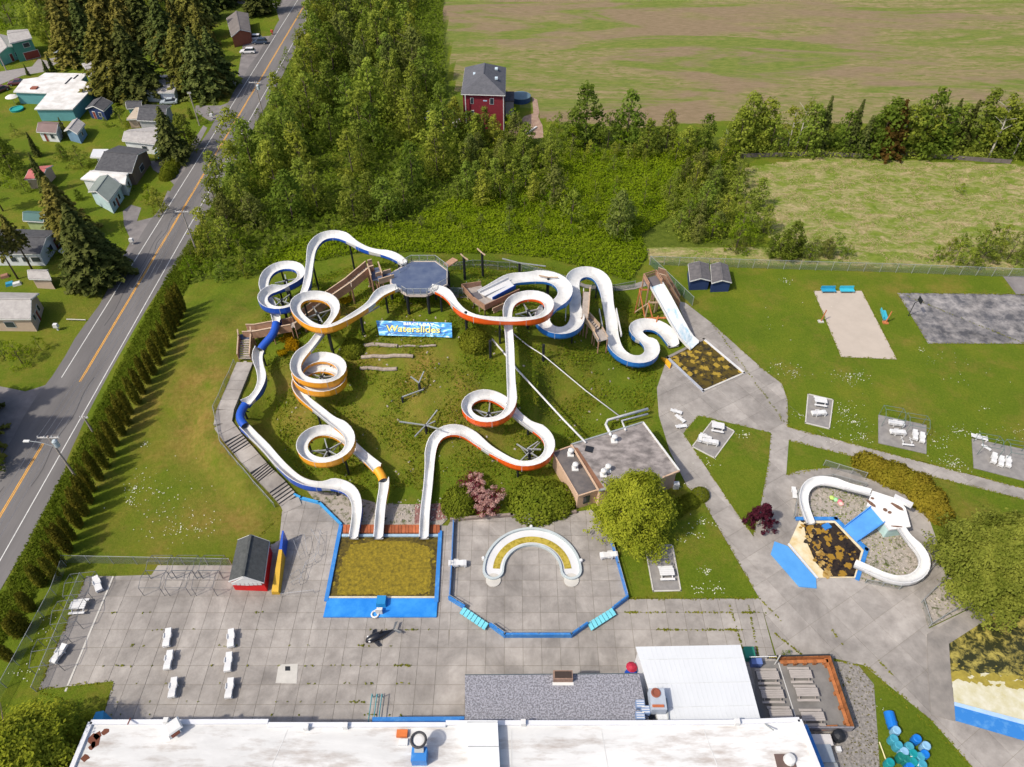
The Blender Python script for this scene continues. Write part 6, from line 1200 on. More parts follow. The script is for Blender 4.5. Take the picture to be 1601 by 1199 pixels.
# benches, nets and hoop on the right lawn
def tbench(x, y, rz, lb):
    c = P(x, y); t = thing('bench', c, lb, 'bench', None, R(rz))
    for nm, d, z, dy in (('seat', (2.6, .9, .1), .5, 0), ('backrest', (2.6, .1, .6), .55, .45)): me_ = MB().box((0, dy, z), d, TEAL if x != 1294 else mat('mid_teal', (.03, .30, .48), .5)).mesh(nm); put(nm, me_, t)
    for s in (-1, 1): put('leg', MB().box((s * 1.1, 0, 0), (.12, .7, .5), STEEL).mesh('leg'), t)
tbench(1294, 457, 0, 'left one of two teal benches at the back of the sand court'); tbench(1323, 457, 0, 'right one of two teal benches at the back of the sand court'); tbench(1381, 496, 80, 'teal bench on the grass right of the sand court')
for (x, y, h, lb) in ((1283, 503, 2.4, 'orange brown net post on the left side of the sand court'), (1384, 505, 2.4, 'orange brown net post beside the teal bench right of the sand court')): c = P(x, y); mb = MB(); mb.tube([c, c + Vector((.4, .3, h))], .1, REDW, 6); mb.box((c.x, c.y, 0), (.9, .7, .2), KERB if x < 1300 else REDW); obj('net_post', mb, label=lb, cat='post')
c = P(1420, 494); t = thing('basketball_hoop', c, 'dark basketball post leaning over the left edge of the worn court', 'basketball hoop'); mb = MB(); mb.tube([c, c + Vector((0, 0, 3.0)), c + Vector((.9, .3, 3.3))], .07, BLACK, 6); obj('pole', mb, t); mb = MB(); mb.box((c.x + .95, c.y + .3, 2.9), (.1, 1.3, .9), BLACK); obj('backboard', mb, t); mb = MB(); mb.tube([(c.x + 1.3 + .25 * math.cos(i), c.y + .3 + .25 * math.sin(i), 3.05) for i in range(8)], .02, REDW, 5); obj('rim', mb, t)
# orca
c = P(594, 996, .08); t = thing('orca_statue', c, 'black and white orca statue lying on the terrace in front of the landing pool', 'statue', None, R(24), 1.0)
prof = [(-1.75, .05, .3), (-1.65, .24, .34), (-1.4, .38, .4), (-.9, .5, .47), (-.2, .52, .5), (.5, .4, .46), (1.1, .22, .44), (1.6, .1, .5), (1.9, .05, .6)]; mb = MB(); n = 14; V = []
for x, q, z in prof:
    for k in range(n): a = 2 * math.pi * k / n; V.append((x, q * .95 * math.cos(a), z + q * .85 * math.sin(a)))
OB_ = mat('orca_black', (.012, .013, .018), .3, .2, spec=.5); mb.add(V, [(i * n + k, i * n + (k + 1) % n, (i + 1) * n + (k + 1) % n, (i + 1) * n + k) for i in range(8) for k in range(n)] + [tuple(range(n)), tuple(range(8 * n, 9 * n))[::-1]], OB_); put('body', mb.mesh('body', smooth=True), t)
mb = MB(); mb.add([(-.1, -.05, .88), (.45, -.04, .85), (.55, 0, 1.75), (-.1, .05, .88), (.45, .04, .85)], [(0, 1, 2), (3, 2, 4), (0, 2, 3), (1, 4, 2)], OB_); put('dorsal_fin', mb.mesh('fin'), t)
for s in (-1, 1):
    mb = MB(); mb.add([(-.9, s * .4, .35), (-.45, s * .42, .35), (-.15, s * 1.15, .15), (-.5, s * 1.15, .12), (-.9, s * .4, .27), (-.45, s * .42, .27)], [(0, 1, 2, 3), (4, 3, 2, 5), (0, 3, 4), (1, 5, 2)], OB_); put('flipper', mb.mesh('flipper'), t)
    mb = MB(); mb.add([(1.7, s * .02, .58), (2.0, s * .05, .66), (2.55, s * .75, .62), (2.2, s * .8, .6), (1.8, s * .02, .5)], [(0, 1, 2, 3), (4, 3, 2, 1)], mat('orca_grey', (.10, .11, .12), .4)); put('tail_fluke', mb.mesh('fluke'), t)
    mb = MB(); mb.lathe((-1.28, s * .31, .58), [(.02, 0), (.15, .02), (.02, .06)], PLAST, 8); put('eye_patch', mb.mesh('patch'), t)
mb = MB(); V = []
for x, q, z in prof[1:6]:
    for k in range(5): a = R(200 + k * 35); V.append((x, q * .965 * math.cos(a), z + q * .865 * math.sin(a)))
mb.add(V, [(i * 5 + k, i * 5 + k + 1, i * 5 + k + 6, i * 5 + k + 5) for i in range(4) for k in range(4)], PLAST); put('white_belly', mb.mesh('belly', smooth=True), t)
# drums and tubes in the corner
random.seed(12); BT = [mat('drum_%s' % n_, c_, .4) for n_, c_ in (('blue', (.01, .16, .55)), ('teal', (.01, .24, .26)), ('cyan', (.05, .28, .38)), ('green', (.01, .16, .14)), ('pale', (.22, .42, .6)))]; nmC = ('bright blue', 'teal', 'cyan', 'dark green', 'pale blue')
def drum(x, y, lying, k, lb, s=1.):
    c = P(x, y, .06); t = thing('drum', c, lb, 'drum', 'plastic drums on the corner lawn', R(random.uniform(0, 180)), s); mb = MB()
    if lying: mb.tube([(-.5, 0, .32), (-.45, 0, .32), (.45, 0, .32), (.5, 0, .32)], .32, BT[k], 14); mb2 = MB().tube([(-.18, 0, .32), (-.12, 0, .32)], .345, BT[k], 14)
    else: mb.lathe((0, 0, 0), [(.30, 0), (.33, .1), (.33, .85), (.28, .9), (.05, .86)], BT[k], 16); mb2 = MB().lathe((0, 0, .55), [(.345, 0), (.345, .05)], BT[k], 16)
    put('barrel', mb.mesh('barrel'), t); put('hoop', mb2.mesh('hoop'), t)
drum(1390, 1129, True, 0, 'single bright blue drum lying at the top of the corner lawn', 1.7)
dl = [(1396, 1147, 4), (1392, 1160, 2), (1399, 1170, 2), (1428, 1160, 0), (1408, 1180, 4), (1404, 1188, 3), (1416, 1172, 2), (1422, 1183, 1), (1412, 1192, 3), (1422, 1196, 1), (1433, 1188, 2), (1440, 1184, 0), (1442, 1171, 4), (1386, 1197, 1), (1417, 1204, 0), (1436, 1200, 2)]
plc = ['top left of the heap', 'upper left edge of the heap', 'left side of the heap', 'standing apart above the heap', 'centre left of the heap', 'lower left of the heap', 'near the top of the heap', 'middle of the heap', 'bottom left of the heap', 'bottom middle of the heap', 'right of the white tube', 'right edge of the heap', 'upper right edge of the heap', 'lone one on the gravel left of the heap', 'cut by the bottom edge', 'bottom right corner of the heap']
for (x, y, k), p_ in zip(dl, plc): drum(x, y, False, k, nmC[k] + ' plastic drum, ' + p_, 1.35)
c = P(1430, 1190, .5); mb = MB(); mb.tube([(c.x + .45 * math.cos(i * .5236), c.y + .45 * math.sin(i * .5236), 1.0) for i in range(13)], .2, PLAST, 8, cap=False); mb.lathe((c.x, c.y, 0), [(.3, 0), (.3, .9)], PLAST, 10); obj('white_tube', mb, label='white ring topped tub in the heap of blue drums', cat='tub')
mb = MB(); mb.tube([P(1375, 1160, .3), P(1388, 1196, .3)], .07, mat('cream_pole', (.7, .64, .35), .6), 6); mb2 = obj('pole', mb, label='thin cream pole lying beside the heap of drums', cat='pole')
# ---------------------------------------------------------------- utility poles and wires
def upole(px, py, h, label, lamp=False, trans=False, arm=2.6):
    g = G(px, py); t = thing('utility_pole', g, label, 'utility pole', 'utility poles along the road'); mb = MB(); mb.tube([(g.x, g.y, g.z - .3), (g.x, g.y, g.z + h)], .17, mat('pole_wood', (.36, .31, .28), .8, .2, 2.), 8, r2=.11); obj('pole', mb, t)
    mb = MB(); mb.beam((g.x - arm / 2, g.y, g.z + h - .3), (g.x + arm / 2, g.y, g.z + h - .3), .16, .16, mat('crossarm_grey', (.5, .48, .46), .7)); o = obj('crossarm', mb, t)
    for k in (-1, -.35, .35, 1): obj('insulator', MB().tube([(g.x + k * arm * .46, g.y, g.z + h - .25), (g.x + k * arm * .46, g.y, g.z + h - .0)], .06, PLAST, 6), o)
    if trans: mb = MB(); mb.lathe((g.x + .55, g.y - .1, g.z + h - 2.), [(.32, 0), (.36, .1), (.36, 1.1), (.2, 1.3)], mat('transformer', (.45, .52, .56), .4), 12); obj('transformer', mb, t)
    if lamp: mb = MB(); mb.tube([(g.x, g.y, g.z + h - 2.2), (g.x - 1.5, g.y, g.z + h - 1.3), (g.x - 3., g.y, g.z + h - 1.0)], .06, STEEL, 6); mb.box((g.x - 3.3, g.y, g.z + h - 1.1), (.8, .35, .15), TRIM); obj('lamp_arm', mb, t)
    return g + Vector((0, 0, h - .05))
w1 = upole(122, 750, 9.5, 'utility pole with street lamp arm and transformer beside the hedge at the lower left', True, True, 3.0)
w2 = upole(309, 397, 9.8, 'utility pole leaning over the road beside the wood, middle of the road', arm=2.6)
w3 = upole(412, 182, 9.0, 'utility pole with small transformer at the far end of the wood beside the road', False, True, 3.)
w4 = upole(312, 196, 8.5, 'dark utility pole behind the roadside conifer on the house side', arm=.9); w5 = upole(10, 110, 7, 'pale utility pole at the lane by the green house', arm=.8)
upole(146, 676, 3.6, 'short pole with a small pale crossbar rising from the hedge', arm=1.2)
def wire(a, b_, sag, lb):
    pts = [a.lerp(b_, i / 12) - Vector((0, 0, sag * 4 * (i / 12) * (1 - i / 12))) for i in range(13)]; mb = MB(); mb.tube(pts, .022, mat('wire', (.30, .30, .31), .5), 4, cap=False); return obj('wire', mb, label=lb, cat='wire', group='overhead wires beside the road')
w0 = Vector((w1.x - 1.5, w1.y - 48, 9.6))
for k, s in (('outer left', -1.3), ('inner left', -.45), ('inner right', .45), ('outer right', 1.3)):
    e = Vector((s, 0, 0)); wire(w1 + e, w2 + e * .85, 1., k + ' overhead wire between the lamp pole and the middle pole'); wire(w2 + e * .85, w3 + e, 1.2, k + ' overhead wire between the middle pole and the far pole'); wire(w0 + e, w1 + e, 1., k + ' overhead wire running off the left edge from the lamp pole')
for (x, y, m, lb, cat) in ((368, 134, PLAST, 'small white roadside post box under the tall firs', 'mailbox'), (426, 54, mat('bin_red', (.45, .08, .05), .6), 'small reddish bin at the mouth of the far driveway', 'bin'), (332, 186, PLAST, 'white roadside box on the island bush by the driveway', 'mailbox'), (91, 516, PLAST, 'small white box on the grass left of the road', 'box'), (208, 382, PLAST, 'small pale post at the driveway edge', 'post'), (248, 247, mat('bin_blue', (.1, .3, .5), .6), 'left blue bin at the foot of the roadside conifer', 'bin'), (283, 245, mat('bin_blue', (.1, .3, .5), .6), 'right blue bin at the foot of the roadside conifer', 'bin')):
    c = P(x, y); mb = MB(); mb.box((c.x, c.y, 0), (.25, .25, .8), m); mb.box((c.x, c.y, .7), (.8, .6, .7), m, 0, .85); obj(cat, mb, label=lb, cat=cat)
t = thing('lawn_pole', P(133, 500), 'long pale pole lying across the roadside grass', 'pole'); mb = MB(); mb.tube([P(104, 499, .3), P(134, 500, .3)], .1, KERB, 6); obj('pole', mb, t)
for a, cl, x, y in ((0, (.03, .25, .4), 16, 445), (1, (.6, .6, .58), 27, 445), (2, (.3, .15, .1), 8, 433)): c = P(x, y); mb = MB(); mb.box((c.x, c.y, 0), (1.5, 1.0, .5), mat('clutter%d' % a, cl, .7), .5, .8); obj('crate', mb, label=('teal', 'pale', 'brown')[a] + ' crate on the grass beside the garden shed', cat='crate')
# ---------------------------------------------------------------- cars
def make_car(paint, suv=False):
    m = mat('paint_' + paint[0], paint[1], .25, .03, spec=.6); hh = .62 if suv else .5; L = 4.5; mb = MB(); sec = [(-2.25, .42, .62), (-2.1, .3, .82), (-1.0, .25, .92), (1.5, .25, .95), (2.15, .28, .9), (2.25, .42, .6)]; V = []
    for x, z0, z1 in sec: V += [(x, -.85, z0), (x, -.9, (z0 + z1) / 2), (x, -.82, z1), (x, .82, z1), (x, .9, (z0 + z1) / 2), (x, .85, z0)]
    mb.add(V, [(6 * i + j, 6 * i + (j + 1) % 6, 6 * i + 6 + (j + 1) % 6, 6 * i + 6 + j) for i in range(5) for j in range(6)] + [tuple(range(6))[::-1], tuple(range(30, 36))], m); kit = [('body', mb.mesh('body'), [])]
    x0, x1, x2, x3 = (-.95, -.3, 1.7, 2.1) if suv else (-.95, -.3, 1.0, 1.75); zt = .93 + hh
    kit.append(('window', MB().add([(x0, -.78, .92), (x3, -.78, .92), (x2, -.62, zt), (x1, -.62, zt), (x0, .78, .92), (x3, .78, .92), (x2, .62, zt), (x1, .62, zt)], [(0, 1, 2, 3), (7, 6, 5, 4), (0, 3, 7, 4), (1, 5, 6, 2)], GLASS).mesh('glass'), []))
    kit.append(('roof', MB().box(((x1 + x2) / 2, 0, zt), (x2 - x1 + .1, 1.28, .05), m).mesh('roof'), []))
    for x in (-1.4, 1.4):
        for s in (-1, 1): kit.append(('wheel', MB().tube([(x, s * .72, .33), (x, s * .92, .33)], .34, BLACK, 14).mesh('wheel'), [('rim', MB().tube([(x, s * .9, .33), (x, s * .935, .33)], .2, STEEL, 10).mesh('rim'))]))
    for s in (-1, 1): kit.append(('headlight', MB().box((-2.22, s * .65, .6), (.08, .3, .14), TRIM).mesh('light'), []))
    return kit
CW, CS, CB, CR = make_car(('white', (.75, .75, .76)), True), make_car(('silver', (.4, .45, .5))), make_car(('dark_blue', (.04, .06, .1)), True), make_car(('maroon', (.12, .03, .035)))
for kit, x, y, rz, lb, cat in ((CW, 398, 62, 5, 'white sport utility car parked farther back on the far driveway', 'car'), (CW, 388, 83, 3, 'white car parked nearer the road under the tall fir', 'car'), (CB, 407, 68, 4, 'dark grey vehicle parked against the first white car', 'car'), (CS, 113, 390, 60, 'silver blue car parked by the mobile home', 'car'), (CR, 28, 132, 15, 'maroon car parked at the left wall of the teal house', 'car'),
    (CR, 2, 143, 60, 'dark red car cut by the left edge on the lane', 'car'), (CS, 98, 84, 10, 'silver car under the trees by the lane', 'car'), (CW, 110, 60, 10, 'white car farther back under the trees by the lane', 'car'), (CS, 265, 162, 10, 'pale car beside the dark roofed house', 'car'), (CW, 140, 50, 10, 'pale car half hidden in the shade of the tall firs', 'car')):
    inst(kit, 'parked_car', P(x, y, .03), lb, cat, 'parked cars among the houses', R(rz))
c = P(24, 163); t = thing('garden_umbrella', c, 'round white garden parasol on the lawn left of the teal house', 'parasol'); mb = MB(); mb.lathe((c.x, c.y, 2.), [(1.6, 0), (1., .35), (.1, .6)], mat('parasol_cream', (.7, .66, .62), .7), 12); obj('canopy', mb, t); mb = MB(); mb.tube([(c.x, c.y, 0), (c.x, c.y, 2.4)], .05, STEEL, 6); obj('pole', mb, t)
c = P(27, 172); mb = MB(); mb.lathe((c.x, c.y, 0), [(1.6, 0), (1.7, .5), (1.5, .52), (1.45, .3)], mat('pool_teal', (.02, .28, .26), .6), 16); obj('paddling_pool', mb, label='small teal paddling pool beside the white garden parasol', cat='paddling pool')
# ---------------------------------------------------------------- vegetation
def cards(c, nrm, size, asp=.62, mats=None, name='crown', upv=None):
    N = len(c); nrm = nrm / (np.linalg.norm(nrm, axis=1, keepdims=True) + 1e-9); t = RN.normal(size=(N, 3)) if upv is None else upv + RN.normal(size=(N, 3)) * .35
    u = np.cross(nrm, t); u /= (np.linalg.norm(u, axis=1, keepdims=True) + 1e-9); v = np.cross(nrm, u); s = size[:, None]
    V = np.stack([c + u * s * asp, c + v * s, c - u * s * asp, c - v * s], 1).reshape(-1, 3); F = np.arange(4 * N).reshape(N, 4); return raw(name, V, F, mats)
def clumps(cent, rad, per, size, flat=.8, out=1.0, ctr=None):
    C, Nn = [], []
    for (p, r) in zip(cent, rad):
        k = max(6, int(per * (r ** 2))); d = RN.normal(size=(k, 3)); d /= np.linalg.norm(d, axis=1, keepdims=True); rr = r * RN.uniform(.45, 1.08, size=(k, 1)); q = d * rr; q[:, 2] *= flat
        C.append(p + q); base = d if ctr is None else d + (p - ctr) / (np.linalg.norm(p - ctr) + 1e-6) * .5
        Nn.append(base * out + RN.normal(size=(k, 3)) * .55 + np.array([0, 0, .25]))
    C = np.concatenate(C); Nn = np.concatenate(Nn); return C, Nn, size * RN.uniform(.6, 1.35, len(C))
def trunk_mesh(h, r, limbs=6, m=TRUNK, spread=.35, lean=0., start=.3):
    mb = MB(); pts = [(0, 0, -.3)]; x = y = 0
    for i in range(1, 6): x += RN.normal() * r * .4 + lean * h * .05; y += RN.normal() * r * .4; pts.append((x, y, h * i / 5))
    mb.tube(pts, r, m, 7, r2=r * .25)
    for k in range(limbs):
        t = start + (.9 - start) * (k + .5) / limbs; i = int(t * 5); f = t * 5 - i; p = Vector(pts[i]).lerp(Vector(pts[i + 1]), f); a = k * 2.4 + RN.uniform(-.4, .4); L = spread * h * RN.uniform(.6, 1.1)
        q = p + Vector((math.cos(a) * L, math.sin(a) * L, L * .7)); mb.tube([p, p.lerp(q, .5) + Vector((0, 0, L * .05)), q], r * .42, m, 5, r2=r * .1)
    return mb.mesh('trunk', smooth=True)
VEG = {}
def decid(key, mt, n=3, wid=.30, low=.22, per=34, size=.30, cl=46, trunk=TRUNK, H=10., lean=0., flat=.85, peak=.75):
    L = []
    for _ in range(n):
        cent, rad = [], []
        for k in range(cl):
            t = RN.uniform(0, 1) ** .85; z = H * (low + (1 - low) * t); prof = math.sin(math.pi * min(1, (t * .78 + .13)) ** peak) ; R0 = H * wid * max(.12, prof); a = RN.uniform(0, 6.283); q = R0 * math.sqrt(RN.uniform(.1, 1)) * RN.uniform(.75, 1.15)
            cent.append(np.array([q * math.cos(a) + lean * z, q * math.sin(a), z - .5])); rad.append(RN.uniform(.6, 1.25) * H * .1 * (1.0 - .35 * t))
        C, Nn, S = clumps(cent, rad, per, size, flat, 1., np.array([0, 0, H * .5])); L.append((trunk_mesh(H * .86, H * .016, 7, trunk, .24, lean), cards(C, Nn, S, mats=[mt])))
    VEG[key] = L
def conif(key, mt, n=2, H=10., wid=.24, levels=28, size=.30, droop=.22, low=.08, peak=1.25, nb=9, dens=13, trunk=TRUNK):
    L = []
    for _ in range(n):
        C, Nn = [], []; mb = MB(); mb.tube([(0, 0, -.3), (0, 0, H * .97)], H * .017, trunk, 7, r2=H * .003)
        for l in range(levels):
            t = l / (levels - 1); z = H * (low + (1 - low) * t); R0 = H * wid * (1 - t ** peak) * RN.uniform(.78, 1.15) + .12
            for b in range(nb):
                a = b * 6.283 / nb + l * 1.1 + RN.uniform(-.3, .3); Lb = R0 * RN.uniform(.6, 1.18); k = max(3, int(Lb * dens)); s = np.sqrt(RN.uniform(0.05, 1, k)); w_ = RN.normal(size=k) * .16 * Lb * (1.15 - s)
                x = np.cos(a) * s * Lb - np.sin(a) * w_; y = np.sin(a) * s * Lb + np.cos(a) * w_; zz = z - droop * Lb * s * s + RN.normal(size=k) * .09 + .15
                C.append(np.stack([x, y, zz], 1)); Nn.append(np.stack([np.cos(a) * .5 + RN.normal(size=k) * .45, np.sin(a) * .5 + RN.normal(size=k) * .45, 1. + RN.normal(size=k) * .3], 1))
        C = np.concatenate(C); Nn = np.concatenate(Nn); L.append((mb.mesh('trunk', smooth=True), cards(C, Nn, size * RN.uniform(.6, 1.3, len(C)), .5, [mt])))
    VEG[key] = L
def dome(key, mt, n=2, R0=1., H=1., dens=900, size=.12, rough=.08, mats2=None, lobes=7, squash=1.):
    L = []
    for _ in range(n):
        lc = RN.normal(size=(lobes, 3)); lc /= np.linalg.norm(lc, axis=1, keepdims=True); k = int(dens); d = RN.normal(size=(k, 3)); d[:, 2] = np.abs(d[:, 2]) * 1.1 - .15; d /= np.linalg.norm(d, axis=1, keepdims=True)
        bump = 1 + rough * np.max(d @ lc.T, axis=1) ** 3 * 2 + RN.normal(size=k) * rough * .5; C = d * bump[:, None] * np.array([R0, R0 * squash, H]) * RN.uniform(.9, 1.02, size=(k, 1)); C[:, 2] = np.maximum(C[:, 2], .02)
        Nn = d + RN.normal(size=(k, 3)) * .4; L.append((trunk_mesh(H * .6, .06 * R0, 4, TRUNK, .4), cards(C, Nn, size * RN.uniform(.6, 1.3, k), .7, [mt])))
    VEG[key] = L
G1 = leafmat('leaf_mid_green', (.13, .185, .020), (.30, .36, .06)); G2 = leafmat('leaf_yellow_green', (.175, .22, .020), (.37, .41, .065)); G3 = leafmat('leaf_deep_green', (.09, .14, .016), (.22, .28, .04))
G4 = leafmat('leaf_bright_lime', (.13, .21, .010), (.26, .34, .02)); GY = leafmat('leaf_grey_green', (.115, .145, .032), (.25, .275, .065)); FIR = leafmat('needle_dark', (.055, .078, .018), (.165, .18, .05), trans=.25); FIR2 = leafmat('needle_olive', (.11, .115, .02), (.26, .235, .055), trans=.25)
GOLD = leafmat('golden_cypress', (.14, .17, .012), (.36, .37, .035), .5, trans=.25); COLG = leafmat('columnar_green', (.065, .075, .008), (.19, .165, .022), .9, rnd=.15, trans=.25)
PURP = leafmat('purple_leaf', (.05, .012, .02), (.17, .035, .06), 1., rnd=.05); BOX = leafmat('clipped_shrub', (.075, .10, .008), (.20, .22, .022), 1.2, rnd=.12, trans=.2); PINK = leafmat('pink_blossom', (.50, .24, .22), (.74, .54, .47), 1.5, rnd=.05); MAG = leafmat('red_foliage', (.12, .012, .03), (.3, .03, .06), 1.5)
BROOM = leafmat('broom_yellow', (.30, .20, .008), (.62, .38, .01), 1.); HEDG = leafmat('hedge_gold', (.13, .115, .010), (.28, .225, .025), 1., rnd=.08, trans=.2); RUST = leafmat('rust_needles', (.09, .065, .015), (.20, .12, .03))
decid('tall', G1, 4, .31, .06, 30, .27, 84, peak=.65); decid('tallyellow', G2, 3, .30, .06, 30, .27, 80, peak=.65); decid('deep', G3, 2, .32, .06, 30, .28, 76, peak=.65); decid('round', G2, 3, .38, .05, 30, .28, 48, peak=.6); decid('shrub', G1, 3, .50, .0, 26, .28, 44, peak=.5); decid('lime', G4, 3, .52, .0, 26, .27, 44, peak=.5)
decid('grey', GY, 3, .34, .05, 32, .27, 84, TRUNK, peak=.65); decid('birch', G2, 3, .22, .30, 26, .24, 40, TRUNKW, lean=.12); decid('birchgreen', G1, 2, .22, .30, 26, .24, 40, TRUNKW, lean=.1); decid('sparse', GY, 2, .36, .02, 24, .25, 44, TRUNK)
conif('fir', FIR, 3, wid=.31, nb=11); conif('firolive', FIR2, 3, wid=.31, nb=11, peak=1.5); conif('slim', FIR, 2, wid=.18, nb=8); conif('pine', FIR2, 2, low=.5, wid=.2, levels=13, nb=8); conif('rust', RUST, 1, wid=.26)
L = []
for _ in range(4):                                        # columnar evergreens of the hedge: upright ridged plumes
    C, Nn, U_ = [], [], []
    for k in range(16):
        a = RN.uniform(0, 6.283); q = .42 * math.sqrt(RN.uniform(0, 1)); h = RN.uniform(3.3, 4.7) * (1.1 - q * .5); m_ = 190; t = RN.uniform(0, 1, m_); rr = .46 * np.sin(np.pi * np.clip(t * .8 + .17, 0, 1)) ** .7; b = RN.uniform(0, 6.283, m_)
        C.append(np.stack([q * math.cos(a) * (1 + t * .3) + rr * np.cos(b), q * math.sin(a) * (1 + t * .3) + rr * np.sin(b), .15 + t * h], 1)); Nn.append(np.stack([np.cos(b), np.sin(b), .25 + 0 * b], 1) + RN.normal(size=(m_, 3)) * .35)
    C = np.concatenate(C); Nn = np.concatenate(Nn); L.append((MB().tube([(0, 0, -.3), (0, 0, 2.5)], .1, TRUNK, 6, r2=.04).mesh('trunk'), cards(C, Nn, .13 * RN.uniform(.7, 1.3, len(C)), .5, [COLG], upv=np.array([[1., 0, 0]]))))
VEG['column'] = L
dome('box', BOX, 2, 1, 1, 3200, .065, .05); dome('hedgeball', HEDG, 3, 1, 1, 1500, .10, .12)
decid('purple', PURP, 1, .62, .05, 60, .30, 110, H=10, peak=.4)
def veg(kind, p, h, label, cat='tree', group=None, base=10., name='tree', sx=None, rz=None, z=None):
    if name == 'tree': name = {'fir': 'fir_tree', 'firolive': 'fir_tree', 'pine': 'pine_tree', 'slim': 'conifer', 'rust': 'conifer', 'birch': 'birch_tree', 'birchgreen': 'birch_tree', 'gold_a': 'cypress_tree', 'gold_b': 'cypress_tree', 'green_c': 'cypress_tree'}.get(kind, 'tree')
    if sx is None and name != 'columnar_evergreen': sx = RN.uniform(.86, 1.16)
    tm, cm = VEG[kind][int(RN.integers(len(VEG[kind])))]; s = h / base; p = Vector((p.x, p.y, (T(p.x, p.y) if z is None else z)))
    r = thing(name, p, label, cat, group, RN.uniform(0, 6.28) if rz is None else rz, (s * (sx or 1), s * (sx or 1), s))
    put('trunk', tm, r); put('crown', cm, r); return r
# the evergreen hedge between road and lawn
ha = [(283, 478), (262, 508), (243, 540), (232, 562), (215, 600), (203, 625), (190, 650), (177, 676), (163, 705), (150, 736), (138, 762), (126, 786), (112, 812), (102, 833), (90, 856), (76, 884)]
def lerp_path(pts, t):
    ln = [0]
    for a, b_ in zip(pts, pts[1:]): ln.append(ln[-1] + (b_ - a).length)
    q = t * ln[-1]
    for i in range(len(pts) - 1):
        if q <= ln[i + 1] + 1e-6: return pts[i].lerp(pts[i + 1], (q - ln[i]) / (ln[i + 1] - ln[i]))
    return pts[-1]
hp_ = [G(287, 487), G(268, 528), G(252, 565), G(236, 592), G(215, 632), G(196, 672), G(170, 722), G(150, 765), G(130, 812), G(108, 860), G(88, 905)]
ORD = 'first second third fourth fifth sixth seventh eighth ninth tenth eleventh twelfth thirteenth fourteenth fifteenth sixteenth seventeenth eighteenth nineteenth twentieth twenty-first twenty-second twenty-third twenty-fourth twenty-fifth twenty-sixth twenty-seventh'.split()
for k in range(27):
    t = k / 26; p = lerp_path(hp_, t) + Vector((RN.normal() * .12, 0, 0)); veg('column', p, RN.uniform(5.1, 6.5), ORD[k] + ' columnar evergreen from the far end of the row beside the road', 'evergreen', 'columnar evergreens of the long hedge row', 4.6, 'columnar_evergreen', sx=RN.uniform(.66, .82))
for k, (x, y, h) in enumerate(((62, 905, 4.5), (44, 945, 4.2), (38, 975, 4.4), (24, 985, 4.0), (12, 1022, 3.6))): veg('column', P(x + 6, y + 8), h, ('first', 'second', 'third', 'fourth', 'last')[k] + ' of the shorter columnar evergreens past the fence corner at the lower left', 'evergreen', None, 4.6, 'columnar_evergreen')
# the wood between the road and the red house
def scatter(poly, n, dmin):
    W = PX(poly); xs = [p[0] for p in W]; ys = [p[1] for p in W]; out = []; tries = 0
    while len(out) < n and tries < 9000:
        tries += 1; x, y = RN.uniform(min(xs), max(xs)), RN.uniform(min(ys), max(ys))
        if inside(x, y, W) and all((x - a) ** 2 + (y - b_) ** 2 > dmin ** 2 for a, b_ in out): out.append((x, y))
    return out
WOOD1 = [(345, 330), (405, 230), (470, 120), (488, 70), (500, 10), (505, -60), (640, -60), (655, 60), (640, 120), (650, 165), (690, 215), (800, 225), (880, 255), (860, 300), (800, 320), (700, 345), (560, 350), (430, 375), (330, 385), (318, 350)]
DESC = {'tall': 'tall mid green tree', 'tallyellow': 'tall yellow green tree', 'deep': 'deep green broadleaf tree', 'round': 'rounded yellow green tree', 'grey': 'pale grey green tree', 'shrub': 'spreading green bush', 'lime': 'bright lime green bush', 'fir': 'dark fir', 'birch': 'leaning yellow birch', 'birchgreen': 'leaning green birch', 'slim': 'slim dark conifer', 'sparse': 'thin grey green sapling'}
def zone_name(x, y):
    v = Vector((x, y, 0)); u = (v.y * _c + CH * _s); px = 800 + FPX * x / u
    c = 'by the road' if px < 440 else 'left of centre' if px < 510 else 'in the centre' if px < 580 else 'right of centre' if px < 650 else 'by the red house'
    d = 'nearest' if y < 142 else 'near middle' if y < 165 else 'middle' if y < 192 else 'far middle' if y < 225 else 'farthest'
    return d + ' rows of the wood, ' + c
for (x, y) in sorted(scatter(WOOD1, 118, 4.7), key=lambda p: p[1]):
    k = RN.choice(['tall', 'tallyellow', 'tall', 'deep', 'grey', 'round'], p=[.30, .24, .14, .14, .08, .10]); u = (y * _c + CH * _s); px = 800 + FPX * x / u
    h = RN.uniform(10, 15) if y > 140 else RN.uniform(8, 12)
    if px > 700: h = min(h, 8.5)
    zn = zone_name(x, y); veg(k, Vector((x, y, 0)), h, '%s in the %s' % (DESC[k], zn), 'tree', '%s group in the %s' % (DESC[k], zn))
